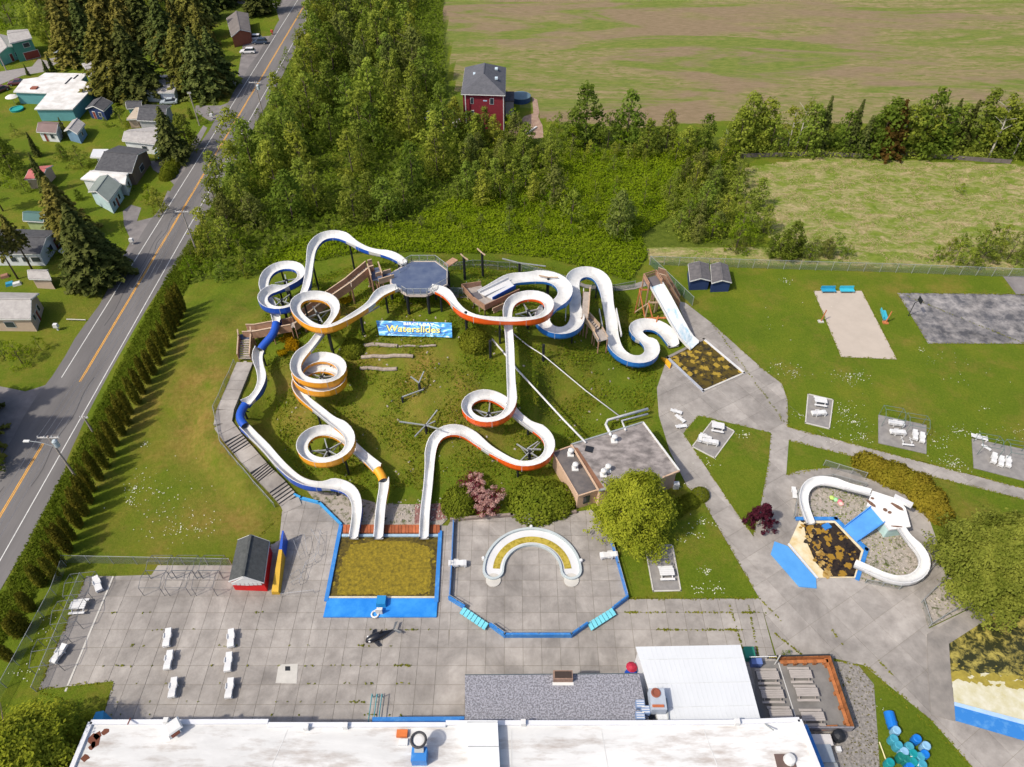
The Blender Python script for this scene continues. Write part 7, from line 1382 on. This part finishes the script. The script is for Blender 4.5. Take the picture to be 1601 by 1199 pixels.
for (x, y, h, k, lb) in ((372, 235, 11, 'tallyellow', 'tall bright yellow green tree leaning over the road edge below the far pole'), (345, 300, 10, 'tallyellow', 'yellow green tree at the road edge above the middle pole'), (330, 385, 9, 'round', 'round yellow green tree behind the middle utility pole'), (360, 395, 8, 'round', 'second round tree right of the middle utility pole'),
    (585, 190, 16, 'tallyellow', 'tallest yellow green tree at the back of the wood with bare pale trunk'), (650, 130, 15, 'grey', 'tall open tree at the back corner of the wood beside the field'), (668, 150, 13, 'tall', 'second tall tree at the back corner of the wood beside the field'), (758, 215, 8, 'tall', 'green tree standing in front of the red house wall'), (735, 222, 8, 'deep', 'darker tree left of the red house front'), (803, 212, 7, 'lime', 'light green young tree right of the red house'),
    (915, 222, 15, 'deep', 'left one of two tall dark trees standing before the far field'), (897, 228, 10, 'tall', 'shorter tree at the left foot of the two tall dark trees'), (978, 225, 13.5, 'deep', 'right one of two tall dark trees standing before the far field'), (950, 230, 9, 'shrub', 'bush between the two tall dark trees'),
    (865, 318, 9, 'grey', 'pale grey green tree in the middle of the scrub'), (965, 372, 11, 'grey', 'large grey green tree behind the wide flume'), (800, 325, 6, 'deep', 'dark low tree left of the pale scrub tree'), (1100, 335, 8, 'tall', 'left tree of the clump at the edge of the near field'), (1130, 350, 7, 'round', 'right tree of the clump at the edge of the near field'), (1075, 350, 6, 'shrub', 'low bush of the clump at the edge of the near field'),
    (1235, 400, 8.2, 'deep', 'dark green tree behind the back fence near the navy sheds'), (1215, 405, 5, 'round', 'yellow green tree left of the dark tree at the back fence'), (1265, 405, 5, 'sparse', 'thin bush right of the dark tree at the back fence'), (1290, 402, 4.5, 'grey', 'grey bush behind the back fence'),
    (1150, 392, 5, 'sparse', 'sapling behind the twin navy sheds'), (1530, 402, 8, 'shrub', 'large green bush behind the back fence near the court'), (1490, 412, 5, 'round', 'yellow green bush left of the large bush behind the court'), (1575, 405, 6.5, 'sparse', 'thin pale trunked tree behind the fence at the right edge'), (1500, 302, 2.5, 'lime', 'low green bush alone in the near field'), (1458, 408, 3.6, 'lime', 'small yellow bush at the fence behind the court'), (1600, 400, 6, 'tall', 'green tree cut by the right edge behind the court')):
    veg(k, P(x, y), h, lb)
TL = [(1010, 243), (1040, 238), (1070, 245), (1100, 238), (1130, 243)] + [(1150 + i * 13.5 + RN.uniform(-5, 5), 243 - RN.uniform(0, 14)) for i in range(36)]
for i, (x, y) in enumerate(TL):
    k = RN.choice(['tall', 'tallyellow', 'round', 'birch', 'birchgreen', 'deep', 'slim', 'shrub'], p=[.18, .17, .12, .14, .12, .10, .07, .10]); h = RN.uniform(9, 13.5) * (1.1 if x > 1480 else 1) * (.8 if x < 1150 else 1)
    if k == 'shrub': h *= .5
    sec = 'left' if x < 1280 else 'middle' if x < 1440 else 'right'
    veg(k, P(x, y), h, '%s in the %s part of the far treeline' % (DESC[k], sec), 'tree', '%s group in the %s part of the far treeline' % (DESC[k], sec))
for (x, y, h, k, lb) in ((1275, 236, 13, 'slim', 'pointed dark conifer at the left of the far treeline'), (1372, 240, 14, 'deep', 'tall dark crowned tree in the middle of the far treeline'), (1385, 243, 13, 'rust', 'rusty brown green conifer in the middle of the far treeline'), (1430, 238, 16, 'deep', 'tallest dark crowned tree of the far treeline'), (1545, 246, 15, 'birch', 'tall leaning yellow birch at the right of the far treeline'), (1580, 248, 15, 'birch', 'leaning yellow birch at the right end of the far treeline'), (1400, 240, 13, 'birch', 'leaning light birch beside the rusty conifer')): veg(k, P(x, y), h, lb)
SCR = [(820, 245), (1130, 250), (1150, 262), (1100, 300), (1020, 330), (900, 335), (830, 320)]
for (x, y) in scatter(SCR, 30, 4.2): k = RN.choice(['lime', 'shrub', 'lime', 'round']); veg(k, Vector((x, y, 0)), RN.uniform(2.6, 5), DESC[k] + ' in the scrub right of the wood', 'bush', DESC[k] + ' group in the scrub right of the wood', name='bush')
for (x, y) in scatter([(300, 400), (420, 372), (470, 380), (440, 410), (400, 440), (330, 452), (292, 440)], 14, 3.4): k = RN.choice(['lime', 'shrub', 'round']); veg(k, Vector((x, y, 0)), RN.uniform(2.6, 5), DESC[k] + ' at the foot of the wood above the west lawn', 'bush', DESC[k] + ' group at the foot of the wood above the west lawn', name='bush')
for (x, y) in scatter([(560, 352), (860, 325), (1000, 345), (960, 372), (850, 372), (700, 362), (560, 372), (470, 375)], 22, 4): k = RN.choice(['lime', 'shrub', 'sparse', 'lime']); veg(k, Vector((x, y, 0)), RN.uniform(2.2, 4.5), DESC[k] + ' between the wood and the tower hill', 'bush', DESC[k] + ' group between the wood and the tower hill', name='bush')
for (x, y) in scatter([(472, 20), (466, 90), (420, 190), (370, 290), (330, 370), (322, 345), (400, 190), (455, 70)], 24, 2.6): veg('lime', Vector((x, y, 0)), RN.uniform(1.5, 3), 'bright lime green bush on the verge between road and wood', 'bush', 'bright bushes on the verge of the wood', name='bush')
# left side trees
for (x, y, h, k, lb) in ((225, 152, 19, 'fir', 'tallest dark fir of the group behind the white garage'), (190, 150, 20, 'firolive', 'tall olive green fir left of the tallest dark fir'), (325, 150, 17, 'fir', 'large dark fir at the roadside across from the far pole'), (300, 140, 17, 'firolive', 'olive brown fir just left of the large roadside fir'), (345, 135, 15, 'fir', 'third fir of the roadside group, nearest the far driveway'), (270, 95, 18, 'fir', 'dark fir in the upper row left of the far house'), (235, 70, 18, 'fir', 'dark fir at the top edge behind the garage'),
    (120, 98, 16, 'firolive', 'olive fir by the lane above the teal house'), (150, 95, 17, 'fir', 'dark fir beside the lane behind the far cottage'), (80, 70, 15, 'tallyellow', 'yellow green tree right of the green house'), (60, 55, 13, 'tallyellow', 'yellow green tree at the back of the green house'), (20, 40, 13, 'lime', 'bright green broadleaf tree at the top left corner'), (-5, 35, 13, 'lime', 'bright green tree cut by the top left corner'), (110, 45, 18, 'firolive', 'olive fir at the top edge behind the lane'), (175, 50, 18, 'firolive', 'olive fir at the top edge, second from the lane'), (310, 60, 17, 'firolive', 'olive fir at the top edge left of the far house'), (345, 10, 16, 'fir', 'dark fir behind the far house'), (405, 22, 15, 'fir', 'dark fir right of the far house near the road bend'), (428, 18, 13, 'deep', 'dark tree at the inside of the road bend'), (370, -5, 15, 'firolive', 'olive fir at the top edge near the road bend'), (140, 20, 17, 'fir', 'dark fir filling the top edge above the lane'), (215, 20, 17, 'fir', 'dark fir filling the top edge above the firs'), (285, 10, 17, 'fir', 'dark fir filling the top edge left of the road bend'), (390, 0, 14, 'deep', 'dark tree filling the top edge near the road bend'), (60, 10, 15, 'tallyellow', 'yellow green tree filling the top edge'), (20, -5, 15, 'deep', 'dark tree filling the top left corner'),
    (276, 250, 12.5, 'fir', 'broad dark conifer by the road between two driveways'), (295, 232, 9, 'tall', 'green tree merged with the broad dark conifer by the road'), (255, 335, 6.5, 'round', 'round yellow green tree at the mouth of the near driveway'), (240, 320, 5, 'lime', 'light green bush beside the round tree at the near driveway'), (315, 192, 3.5, 'lime', 'bright bush on the island between road and driveway'), (300, 185, 3, 'deep', 'dark bush at the mouth of the driveway'),
    (160, 440, 16, 'fir', 'very large dark conifer near the road on the left'), (138, 428, 11, 'fir', 'dark conifer merged into the left side of the large roadside conifer'), (172, 418, 10, 'fir', 'lower dark conifer at the right of the large roadside conifer'), (115, 370, 13, 'firolive', 'olive conifer above the mobile home car'), (95, 340, 10, 'slim', 'slim dark conifer behind the mobile home'), (28, 436, 12, 'pine', 'pine with bare trunk in front of the mobile home'), (52, 424, 12, 'pine', 'second pine in front of the mobile home'), (5, 330, 10, 'pine', 'pine at the left edge behind the mobile home'), (20, 270, 9, 'deep', 'dark green tree at the left edge below the lawn'), (0, 250, 9, 'deep', 'dark green tree cut by the left edge'), (40, 300, 5, 'round', 'yellow flowered bush by the red roofed shed'), (75, 300, 9, 'slim', 'narrow conifer right of the red roofed shed'), (105, 215, 5, 'slim', 'small conifer between the white cottage and the blue shed'), (60, 245, 6, 'slim', 'small dark conifer below the white cottage'), (130, 262, 4, 'shrub', 'green bush on the lawn left of the brown house'), (100, 250, 4, 'shrub', 'green bush below the blue shed'), (145, 122, 3, 'round', 'yellow green bush behind the teal house'), (165, 145, 5, 'round', 'yellow green tree above the navy shed'), (180, 140, 5, 'shrub', 'green bush beside the yellow green tree above the navy shed'), (75, 115, 4, 'slim', 'dark cypress at the lane, left one'), (84, 112, 5, 'slim', 'dark cypress at the lane, right one'), (45, 118, 3.2, 'slim', 'small cypress at the near side of the lane'), (35, 568, 5.2, 'lime', 'broad light green tree on the grass above the side street'), (8, 560, 5, 'round', 'light green bush cut by the left edge above the side street'), (65, 548, 3.4, 'lime', 'low light green bush right of the broad tree above the side street'), (132, 440, 3, 'round', 'yellow green bush at the foot of the large conifer'), (192, 362, 2.2, 'shrub', 'small round bush beside the driveway'), (200, 300, 3, 'shrub', 'bush at the corner of the brown house'), (330, 180, 2.2, 'lime', 'tiny bush at the road edge'), (-10, 740, 6, 'deep', 'dark tree cut by the left edge at the junction'), (-62, 662, 17, 'fir', 'fir at the left edge whose shadow crosses the junction'), (-60, 712, 17, 'firolive', 'olive fir at the left edge below the side street')):
    veg(k, P(x, y), h, lb, 'bush' if h < 5 else 'tree', name='bush' if h < 5 else 'tree', sx={'fir': 1.15, 'firolive': 1.15}.get(k))
for i in range(5): veg('box', P(262 + i * 3.2, 278 - i * 7), 1.8, 'clipped dark hedge bush by the driveway of the brown house', 'hedge bush', 'clipped hedge bushes by the brown house driveway', 1., 'hedge_bush')
# big garden trees, unique crowns
def cypress(key, H, Rr, n, size, m, broad=.75, seed=0):
    C, Nn = [], []
    for b in range(n):
        t = RN.uniform(0, 1) ** .9; z = H * (.08 + .92 * t); a = RN.uniform(0, 6.283); q = Rr * (math.cos(t * 1.5) ** broad) * RN.uniform(.82, 1.06) * (.86 + .15 * math.sin(3 * a + 9 * t) + .11 * math.sin(7 * a - 13 * t + 1)); k = int(RN.integers(26, 46)); s = RN.uniform(.45 if t < .75 else 0., 1.02, k); w_ = RN.normal(size=k) * .28
        x = np.cos(a) * s * q - np.sin(a) * w_; y = np.sin(a) * s * q + np.cos(a) * w_; zz = z + .9 * (s - .5) - .8 * (s - .5) ** 2 * 2 + RN.normal(size=k) * .13
        C.append(np.stack([x, y, zz], 1)); Nn.append(np.stack([np.cos(a) * .6 + RN.normal(size=k) * .4, np.sin(a) * .6 + RN.normal(size=k) * .4, .9 + RN.normal(size=k) * .3], 1))
    C = np.concatenate(C); Nn = np.concatenate(Nn); VEG[key] = [(trunk_mesh(H * .9, H * .022, 8, TRUNK, .3), cards(C, Nn, size * RN.uniform(.6, 1.35, len(C)), .5, [m]))]
cypress('gold_a', 10.5, 5.9, 1150, .16, GOLD, .5); cypress('gold_b', 10., 6.2, 1100, .17, GOLD); cypress('green_c', 9.5, 7.4, 1900, .17, leafmat('feathery_green', (.105, .13, .015), (.32, .33, .055), .6, trans=.25))
veg('gold_a', P(988, 828), 10.5, 'large yellow green feathery conifer in front of the pump house', base=10.5, z=.05); veg('gold_b', P(72, 1205), 10, 'large golden green feathery conifer in the lower left corner beside the hall', base=10, z=.05); veg('green_c', P(1535, 905), 12.0, 'large olive green feathery tree over the big pool at the right edge', base=9.5, z=.05, sx=.86)
veg('purple', P(1187, 820), 4.6, 'small round tree with dark purple leaves at the corner of the walkway', z=.1)
veg('box', P(720, 790), 2.6, 'yellow green rounded shrub left of the pink rhododendron', 'shrub', None, 1., 'shrub', sx=.95)
veg('box', P(838, 787), 2.5, 'broad clipped green shrub below the last orange bend, left part', 'shrub', None, 1., 'shrub', sx=1.45); veg('box', P(866, 784), 2.2, 'broad clipped green shrub below the last orange bend, right part', 'shrub', None, 1., 'shrub', sx=1.35)
veg('box', G(742, 536), 2.1, 'round clipped bush at the right end of the banner', 'shrub', None, 1., 'shrub', sx=1.1); veg('box', G(553, 548), 1.9, 'dark round bush left of the log steps', 'shrub', None, 1., 'shrub')
veg('box', P(1094, 775), 1.2, 'small round clipped bush beside the walkway', 'shrub', None, 1., 'shrub'); 
for x, y in ((1078, 786), (1066, 792), (1055, 800)): veg('box', P(x, y), 1.3, 'low clipped bush in the row between walkway and yellow green conifer', 'shrub', 'low clipped bushes by the walkway', 1., 'shrub')
for i in range(13): x = 1358 + i * 9.2; y = 722 + i * 4.0 + max(0, i - 8) * 7; veg('hedgeball', P(x, y + 8), RN.uniform(1.5, 2.0), ORD[i] + ' golden brown bush along the back of the curved hedge, from its left end', 'hedge bush', 'golden brown bushes of the curved hedge', 1., 'hedge_bush', z=.05)
for x, y in ((1368, 738), (1398, 752), (1428, 768), (1448, 790)): veg('hedgeball', P(x, y), 1.5, 'golden brown bush bulging from the front of the curved hedge', 'hedge bush', 'golden brown bushes of the curved hedge', 1., 'hedge_bush', z=.05)
# rhododendron with blossom clusters
r = thing('rhododendron', P(755, 790), 'pink flowering rhododendron with red foliage above the splash terrace', 'shrub'); c = P(755, 790); cent, rad = [], []
for (x, y, z) in ((732, 768, 1.6), (745, 762, 2.), (750, 775, 2.), (758, 785, 1.6), (768, 780, 1.8), (745, 752, 1.8), (770, 795, 1.2), (755, 798, 1.0), (776, 772, 1.4), (724, 755, 1.3), (738, 745, 1.3)): p = P(x, y, z); cent.append(np.array([p.x - c.x, p.y - c.y, z])); rad.append(1.08)
C, Nn, S = clumps(cent, rad, 330, .09); put('foliage', cards(C, Nn, S, mats=[MAG]), r); cc, cr = [], []
for p_ in cent[:9]:
    for _ in range(11): d = RN.normal(size=3); d[2] = abs(d[2]) * .8; d /= np.linalg.norm(d); cc.append(p_ + d * 1.12); cr.append(.36)
C, Nn, S = clumps(cc, cr, 500, .08); put('blossom', cards(C, Nn, S, .9, mats=[PINK]), r); put('trunk', trunk_mesh(1.6, .1, 5), r)
for (x, y, q, lb) in ((458, 548, 1.2, 'yellow flowering broom bush between path stairs and yellow coil'), (440, 560, .8, 'smaller yellow flowering broom left of the first broom'), (452, 532, .9, 'yellow flowering broom nearest the timber stairway'), (540, 475, .9, 'yellow orange broom bush above the first yellow run')):
    p = G(x, y); t = thing('broom_bush', p, lb, 'bush'); C, Nn, S = clumps([np.array([RN.normal() * q * .5, RN.normal() * q * .5, .6]) for _ in range(7)], [q * .6] * 7, 420, .13); C[:, 2] += .5; put('foliage', cards(C, Nn, S, mats=[BROOM]), t); C, Nn, S = clumps([np.array([0, 0, .4])], [q], 120, .12); put('leaves', cards(C, Nn, S, mats=[G1]), t)
# ---------------------------------------------------------------- ground cover that nobody could count
def cover(name, polys, n, size, mt, h0=.05, up=.6, excl=(), asp=.5, hmul=1., clumpy=0., label=None):
    Ws = [p if isinstance(p[0][0], float) and name == '_' else PX(p) for p in polys]; E = [PX(e) for e in excl]; pts = []
    ar = [area(w) for w in Ws]; tot = sum(ar)
    for w, a_ in zip(Ws, ar):
        k = int(n * a_ / tot); xs = [p[0] for p in w]; ys = [p[1] for p in w]; got = 0; tr = 0
        while got < k and tr < k * 6:
            tr += 1; x, y = random.uniform(min(xs), max(xs)), random.uniform(min(ys), max(ys))
            if not inside(x, y, w) or any(inside(x, y, e) for e in E): continue
            if clumpy and (math.sin(x * .71 + 1.3 * math.sin(y * .37)) + math.sin(y * .83 + 1.7 * math.sin(x * .29))) < random.uniform(-1.2, 1.4) * clumpy: continue
            pts.append((x, y, T(x, y) + h0 + random.random() * hmul)); got += 1
    c = np.array(pts); N = len(c); Nn = RN.normal(size=(N, 3)) * .7 + np.array([0, -.3, up]); me_ = cards(c, Nn, size * RN.uniform(.5, 1.4, N), asp, [mt], name)
    return put(name, me_, kind='stuff', label=label)
random.seed(31)
BRM = leafmat('bramble_leaf', (.13, .205, .006), (.28, .365, .018), .25, rnd=0); GRS = leafmat('tall_grass', (.14, .17, .010), (.33, .32, .04), .3, rnd=0); STR = leafmat('straw', (.34, .28, .12), (.56, .46, .27), .5, rnd=0); DRK = leafmat('understorey', (.10, .15, .010), (.20, .27, .03), .3, rnd=0)
HILL = [(405, 470), (480, 445), (560, 420), (600, 405), (700, 425), (860, 420), (985, 460), (1000, 470), (1030, 560), (1022, 640), (1000, 655), (900, 690), (860, 760), (800, 790), (700, 790), (640, 765), (560, 770), (470, 745), (440, 700), (420, 640), (425, 560)]
cover('bramble_thicket', [[(480, 372), (600, 352), (720, 345), (860, 345), (1000, 365), (1012, 400), (985, 440), (930, 425), (860, 405), (780, 398), (700, 402), (640, 395), (600, 400), (560, 396), (500, 410), (440, 420), (400, 430), (420, 395)], [(640, 345), (870, 235), (1140, 245), (1150, 275), (1060, 330), (1000, 370)]], 56000, .25, BRM, .1, 1.5, hmul=.9)
cover('understorey', [[(290, 452), (330, 340), (470, 80), (500, -40), (690, -40), (700, 200), (860, 240), (640, 350), (480, 380), (400, 440)]], 30000, .45, DRK, .1, .8, hmul=1.6)
cover('verge_plants', [[(172, 604), (262, 432), (300, 372), (318, 340), (330, 385), (300, 440), (288, 470), (215, 600), (165, 700), (90, 850), (40, 960), (-40, 1060), (-40, 1010), (15, 905), (90, 760)]], 26000, .17, leafmat('verge_leaf', (.07, .11, .008), (.16, .20, .02), .5, rnd=0), .05, .8, hmul=.5)
cover('hill_grass', [HILL], 42000, .13, GRS, .0, 1.4, hmul=.14, clumpy=.9); cover('hill_weeds', [HILL], 13000, .2, leafmat('weed_leaf', (.10, .16, .01), (.21, .28, .02), .4, rnd=0), .05, .8, hmul=.5, clumpy=1.)
cover('banner_shrubs', [[(590, 478), (700, 480), (706, 500), (588, 498)], [(596, 528), (706, 530), (704, 540), (600, 541)]], 3800, .2, G4, .1, .7, hmul=.8)
cover('field_straw', [[(1165, 262), (1280, 247), (1650, 262), (1650, 398), (1440, 405), (1300, 394), (1215, 372), (1150, 330)], [(1012, 392), (1150, 392), (1601, 405), (1601, 424), (1013, 408)]], 9000, .22, STR, .0, 2.6, hmul=.08, asp=.4, clumpy=.6)
cover('scrub_edge', [[(1150, 246), (1600, 252), (1600, 225), (1150, 225)], [(1030, 300), (1140, 260), (1165, 330), (1140, 375), (1060, 380)]], 12000, .3, G1, .1, .8, hmul=1.4)
cover('gravel_weeds', [ISL, ISR, [(1445, 945), (1478, 908), (1520, 925), (1455, 972)]], 900, .12, G4, .14, .9, hmul=.06, clumpy=1.3)
cover('yard_weeds', [[(1303, 1036), (1338, 1036), (1366, 1070), (1370, 1150), (1385, 1199), (1310, 1199), (1335, 1140)]], 260, .14, leafmat('dry_weed', (.12, .12, .03), (.25, .22, .08), 1., rnd=0), .07, .9, hmul=.05, clumpy=1.2)
# lumps of rock in the gravel islands
mb = MB(); IW = [PX(ISL), PX(ISR), PX([(1445, 945), (1478, 908), (1520, 925), (1455, 972)]), PX([(640, 768), (690, 765), (697, 815), (560, 818), (545, 800), (600, 795)])]
for w_ in IW:
    xs = [p[0] for p in w_]; ys = [p[1] for p in w_]
    for _ in range(int(area(w_) * 5)):
        x, y = random.uniform(min(xs), max(xs)), random.uniform(min(ys), max(ys))
        if inside(x, y, w_): s = random.uniform(.06, .17); mb.box((x, y, .1), (s * 2, s * 1.5, s), mat('river_rock', (.26, .23, .2), .9, c2=(.50, .45, .40), scale=2.), random.random() * 3, .6)
obj('rocks', mb, kind='stuff')
# white clover and daisies in the lawns
def flowers(spots):
    c = []
    for x, y, n, sp in spots:
        g = P(x, y)
        for _ in range(n): a, q = random.random() * 6.28, abs(random.gauss(0, 1)) * sp; px_, py_ = g.x + q * math.cos(a), g.y + q * math.sin(a) * .7; c.append((px_, py_, T(px_, py_) + .11))
    c = np.array(c); put('white_flowers', cards(c, np.tile([[0, 0, 1.]], (len(c), 1)) + RN.normal(size=(len(c), 3)) * .2, (.062 * RN.uniform(.5, 1.7, len(c))), .9, [mat('flower_white', (.62, .62, .5), .8)], 'white_flowers'), kind='stuff')
flowers([(1228, 440, 24, .8), (1238, 582, 40, 1.6), (1215, 570, 16, 1.), (1330, 590, 60, 2.4), (1345, 585, 26, 1.2), (1440, 548, 10, 1.5), (1460, 568, 6, 1), (1200, 500, 8, 3), (1320, 642, 60, 1.8), (1335, 660, 60, 2.), (1345, 685, 50, 1.2), (1250, 650, 20, 1.2), (1300, 690, 16, 2.), (1460, 690, 40, 2.), (1490, 725, 90, 1.6), (1500, 674, 40, 1.6), (1560, 690, 25, 3), (1590, 676, 20, 1.5), (1540, 640, 12, 1.), (1165, 680, 26, .7), (1105, 725, 14, 1.2), (1075, 835, 26, 1.6), (1100, 815, 30, 1.), (1105, 893, 24, .5), (1090, 920, 18, 1.2), (1120, 920, 26, .8), (1080, 760, 8, 1), (212, 765, 60, .9), (205, 785, 26, .8), (230, 700, 26, .5), (220, 745, 10, 1), (260, 800, 30, 3.5), (270, 828, 40, 2.), (310, 828, 24, 2), (250, 770, 50, 4), (330, 815, 8, 2), (60, 985, 18, 2.), (40, 1050, 20, 1.2), (1380, 1110, 8, 1.), (1500, 600, 10, 6), (1300, 480, 10, 8), (1500, 560, 12, 5)])
# weeds in the slab joints
c = []
for (y, x0, x1, n) in ((958, 985, 1200, 110), (985, 1035, 1160, 90), (985, 240, 700, 18), (1010, 200, 620, 20), (1041, 160, 700, 44), (1069, 150, 640, 20), (1098, 180, 620, 20), (1118, 160, 640, 12), (958, 170, 440, 10), (936, 985, 1187, 40)):
    for _ in range(n): c.append((random.uniform(x0, x1) if random.random() < .5 else x0 + (x1 - x0) * abs(math.sin(random.randint(0, 9) * 2.1)) + random.gauss(0, 4), y + random.gauss(0, .5)))
for (x0, y0, x1, y1, n) in ((1140, 945, 1165, 1030, 50), (1170, 945, 1186, 1030, 40), (1210, 990, 1258, 1028, 46), (1187, 936, 1225, 975, 16), (1290, 1030, 1345, 1042, 14), (1300, 985, 1320, 1012, 12), (1370, 1030, 1395, 1056, 12), (1225, 1024, 1232, 1030, 20)):
    for _ in range(n): t = random.random(); c.append((x0 + (x1 - x0) * t, y0 + (y1 - y0) * t))
W3 = []
for x, y in c:
    p = P(x, y); W3 += [(p.x + random.gauss(0, .06), p.y + random.gauss(0, .05), .09 + random.random() * .08) for _ in range(3)]
W3 = np.array(W3); put('joint_weeds', cards(W3, RN.normal(size=W3.shape) * .5 + np.array([0, 0, 1.]), .09 * RN.uniform(.5, 1.6, len(W3)), .7, [GRS], 'joint_weeds'), kind='stuff')
veg('lime', P(1229, 1024), 1.1, 'small round green weed bush at the patio corner by the sign', 'bush', name='bush', z=.05)

for (x, y) in scatter([(-10, -20), (440, -20), (425, 8), (390, 14), (330, 40), (250, 60), (215, 95), (190, 70), (100, 30), (-10, 30)], 10, 6): k = RN.choice(['fir', 'firolive', 'deep', 'tallyellow'], p=[.35, .35, .18, .12]); veg(k, Vector((x, y, 0)), RN.uniform(12, 17), DESC.get(k, 'olive brown fir') + ' in the mass of trees along the top left edge', 'tree', DESC.get(k, 'olive brown fir') + 's along the top left edge')
for (x, y) in scatter([(215, 120), (260, 60), (330, 60), (350, 100), (345, 165), (290, 165), (250, 110)], 7, 5.): veg('firolive', Vector((x, y, 0)), RN.uniform(11, 15), 'olive brown fir in the grove between the garage and the far driveway', 'tree', 'olive brown firs of the roadside grove')

for (x, y) in scatter([(1040, 300), (1090, 262), (1150, 255), (1175, 300), (1200, 372), (1150, 388), (1060, 380)], 30, 3.): k = RN.choice(['tall', 'round', 'shrub', 'lime', 'grey']); veg(k, Vector((x, y, 0)), RN.uniform(4, 8), DESC[k] + ' in the clump between scrub and near field', 'tree', DESC[k] + ' group in the clump between scrub and near field')
for (x, y) in scatter([(1190, 395), (1300, 388), (1330, 402), (1200, 410)], 9, 2.6) + scatter([(1440, 400), (1500, 380), (1700, 380), (1700, 425), (1450, 416)], 20, 3.): k = RN.choice(['round', 'shrub', 'lime', 'deep']); veg(k, Vector((x, y, 0)), RN.uniform(3, 6), DESC[k] + ' growing behind the long back fence', 'bush', DESC[k] + ' group growing behind the long back fence', name='bush')
for (x, y) in scatter([(860, 205), (1010, 215), (1150, 235), (1150, 255), (1000, 260), (860, 250)], 26, 3.2): k = RN.choice(['tall', 'round', 'shrub', 'lime']); veg(k, Vector((x, y, 0)), RN.uniform(3, 7), DESC[k] + ' behind the scrub at the edge of the far field', 'tree', DESC[k] + ' group behind the scrub at the far field')
for (x, y) in scatter([(-20, 190), (130, 215), (130, 330), (90, 420), (-20, 400)], 16, 5.) + scatter([(150, 175), (225, 190), (190, 215), (130, 200)], 4, 3) : k = RN.choice(['round', 'shrub', 'lime', 'deep']); veg(k, Vector((x, y, 0)), RN.uniform(2.5, 5.5), DESC[k] + ' in the gardens on the left of the road', 'bush', DESC[k] + ' group in the gardens left of the road', name='bush')

def edging(polys, per=7, size=.11):
    c = []
    for po in polys:
        W = [P(*q) for q in po]
        for a, b_ in zip(W, W[1:] + W[:1]):
            L = (b_ - a).length
            if L > 90: continue
            for _ in range(int(L * per)):
                p = a.lerp(b_, random.random()); o = math.sin(p.x * 1.9 + p.y * 2.3) * .07; c.append((p.x + random.gauss(o, .09), p.y + random.gauss(o, .09), T(p.x, p.y) + .1 + random.random() * .05))
    c = np.array(c); put('edge_grass', cards(c, RN.normal(size=c.shape) * .4 + np.array([0, 0, 1.2]), size * RN.uniform(.5, 1.5, len(c)), .6, [GRS], 'edge_grass'), kind='stuff')
edging([L2, [(951, 828), (983, 936), (1187, 936), (1098, 782), (1075, 762)], [(1233, 689), (1600, 781)], [(1229, 743), (1250, 736), (1300, 731)], [(1350, 1040), (1455, 1125), (1520, 1199)], [(60, 1079), (178, 1065), (160, 1125)], [(1112, 505), (1190, 575), (1222, 600), (1231, 625), (1232, 668)], [(1232, 668), (1600, 764)], [(1272, 455), (1347, 455), (1402, 562), (1315, 558)], [(1403, 458), (1601, 461)], [(1601, 538), (1451, 537), (1403, 458)], [(362, 884), (395, 866), (437, 845), (441, 800)], [(135, 901), (60, 1079)]])

mb = MB(); HW = PX(HILL)
for _ in range(260):
    x, y = random.uniform(-36, 20), random.uniform(58, 98)
    if inside(x, y, HW): q = random.uniform(.08, .28); mb.box((x, y, T(x, y) - .03), (q * 1.6, q, q * .6), mat('slope_stone', (.34, .30, .26), .9, .3, 2.), random.random() * 3, .6)
obj('slope_stones', mb, kind='stuff')

for (x, y) in scatter([(690, 235), (860, 255), (880, 330), (1000, 350), (1000, 385), (850, 345), (700, 335)], 15, 5.): k = RN.choice(['tall', 'tallyellow', 'grey', 'round']); veg(k, Vector((x, y, 0)), RN.uniform(5.5, 9), DESC[k] + ' standing in the scrub behind the tower hill', 'tree', DESC[k] + ' group standing in the scrub')
for (x, y, h, lb) in ((712, 205, 9, 'tall tree close against the left corner of the red house'), (745, 232, 9, 'yellow green tree in front of the red house, left one'), (772, 228, 8, 'yellow green tree in front of the red house, middle one'), (815, 238, 6, 'yellow green tree below the bare yard of the red house')): veg('tallyellow', P(x, y), h, lb)
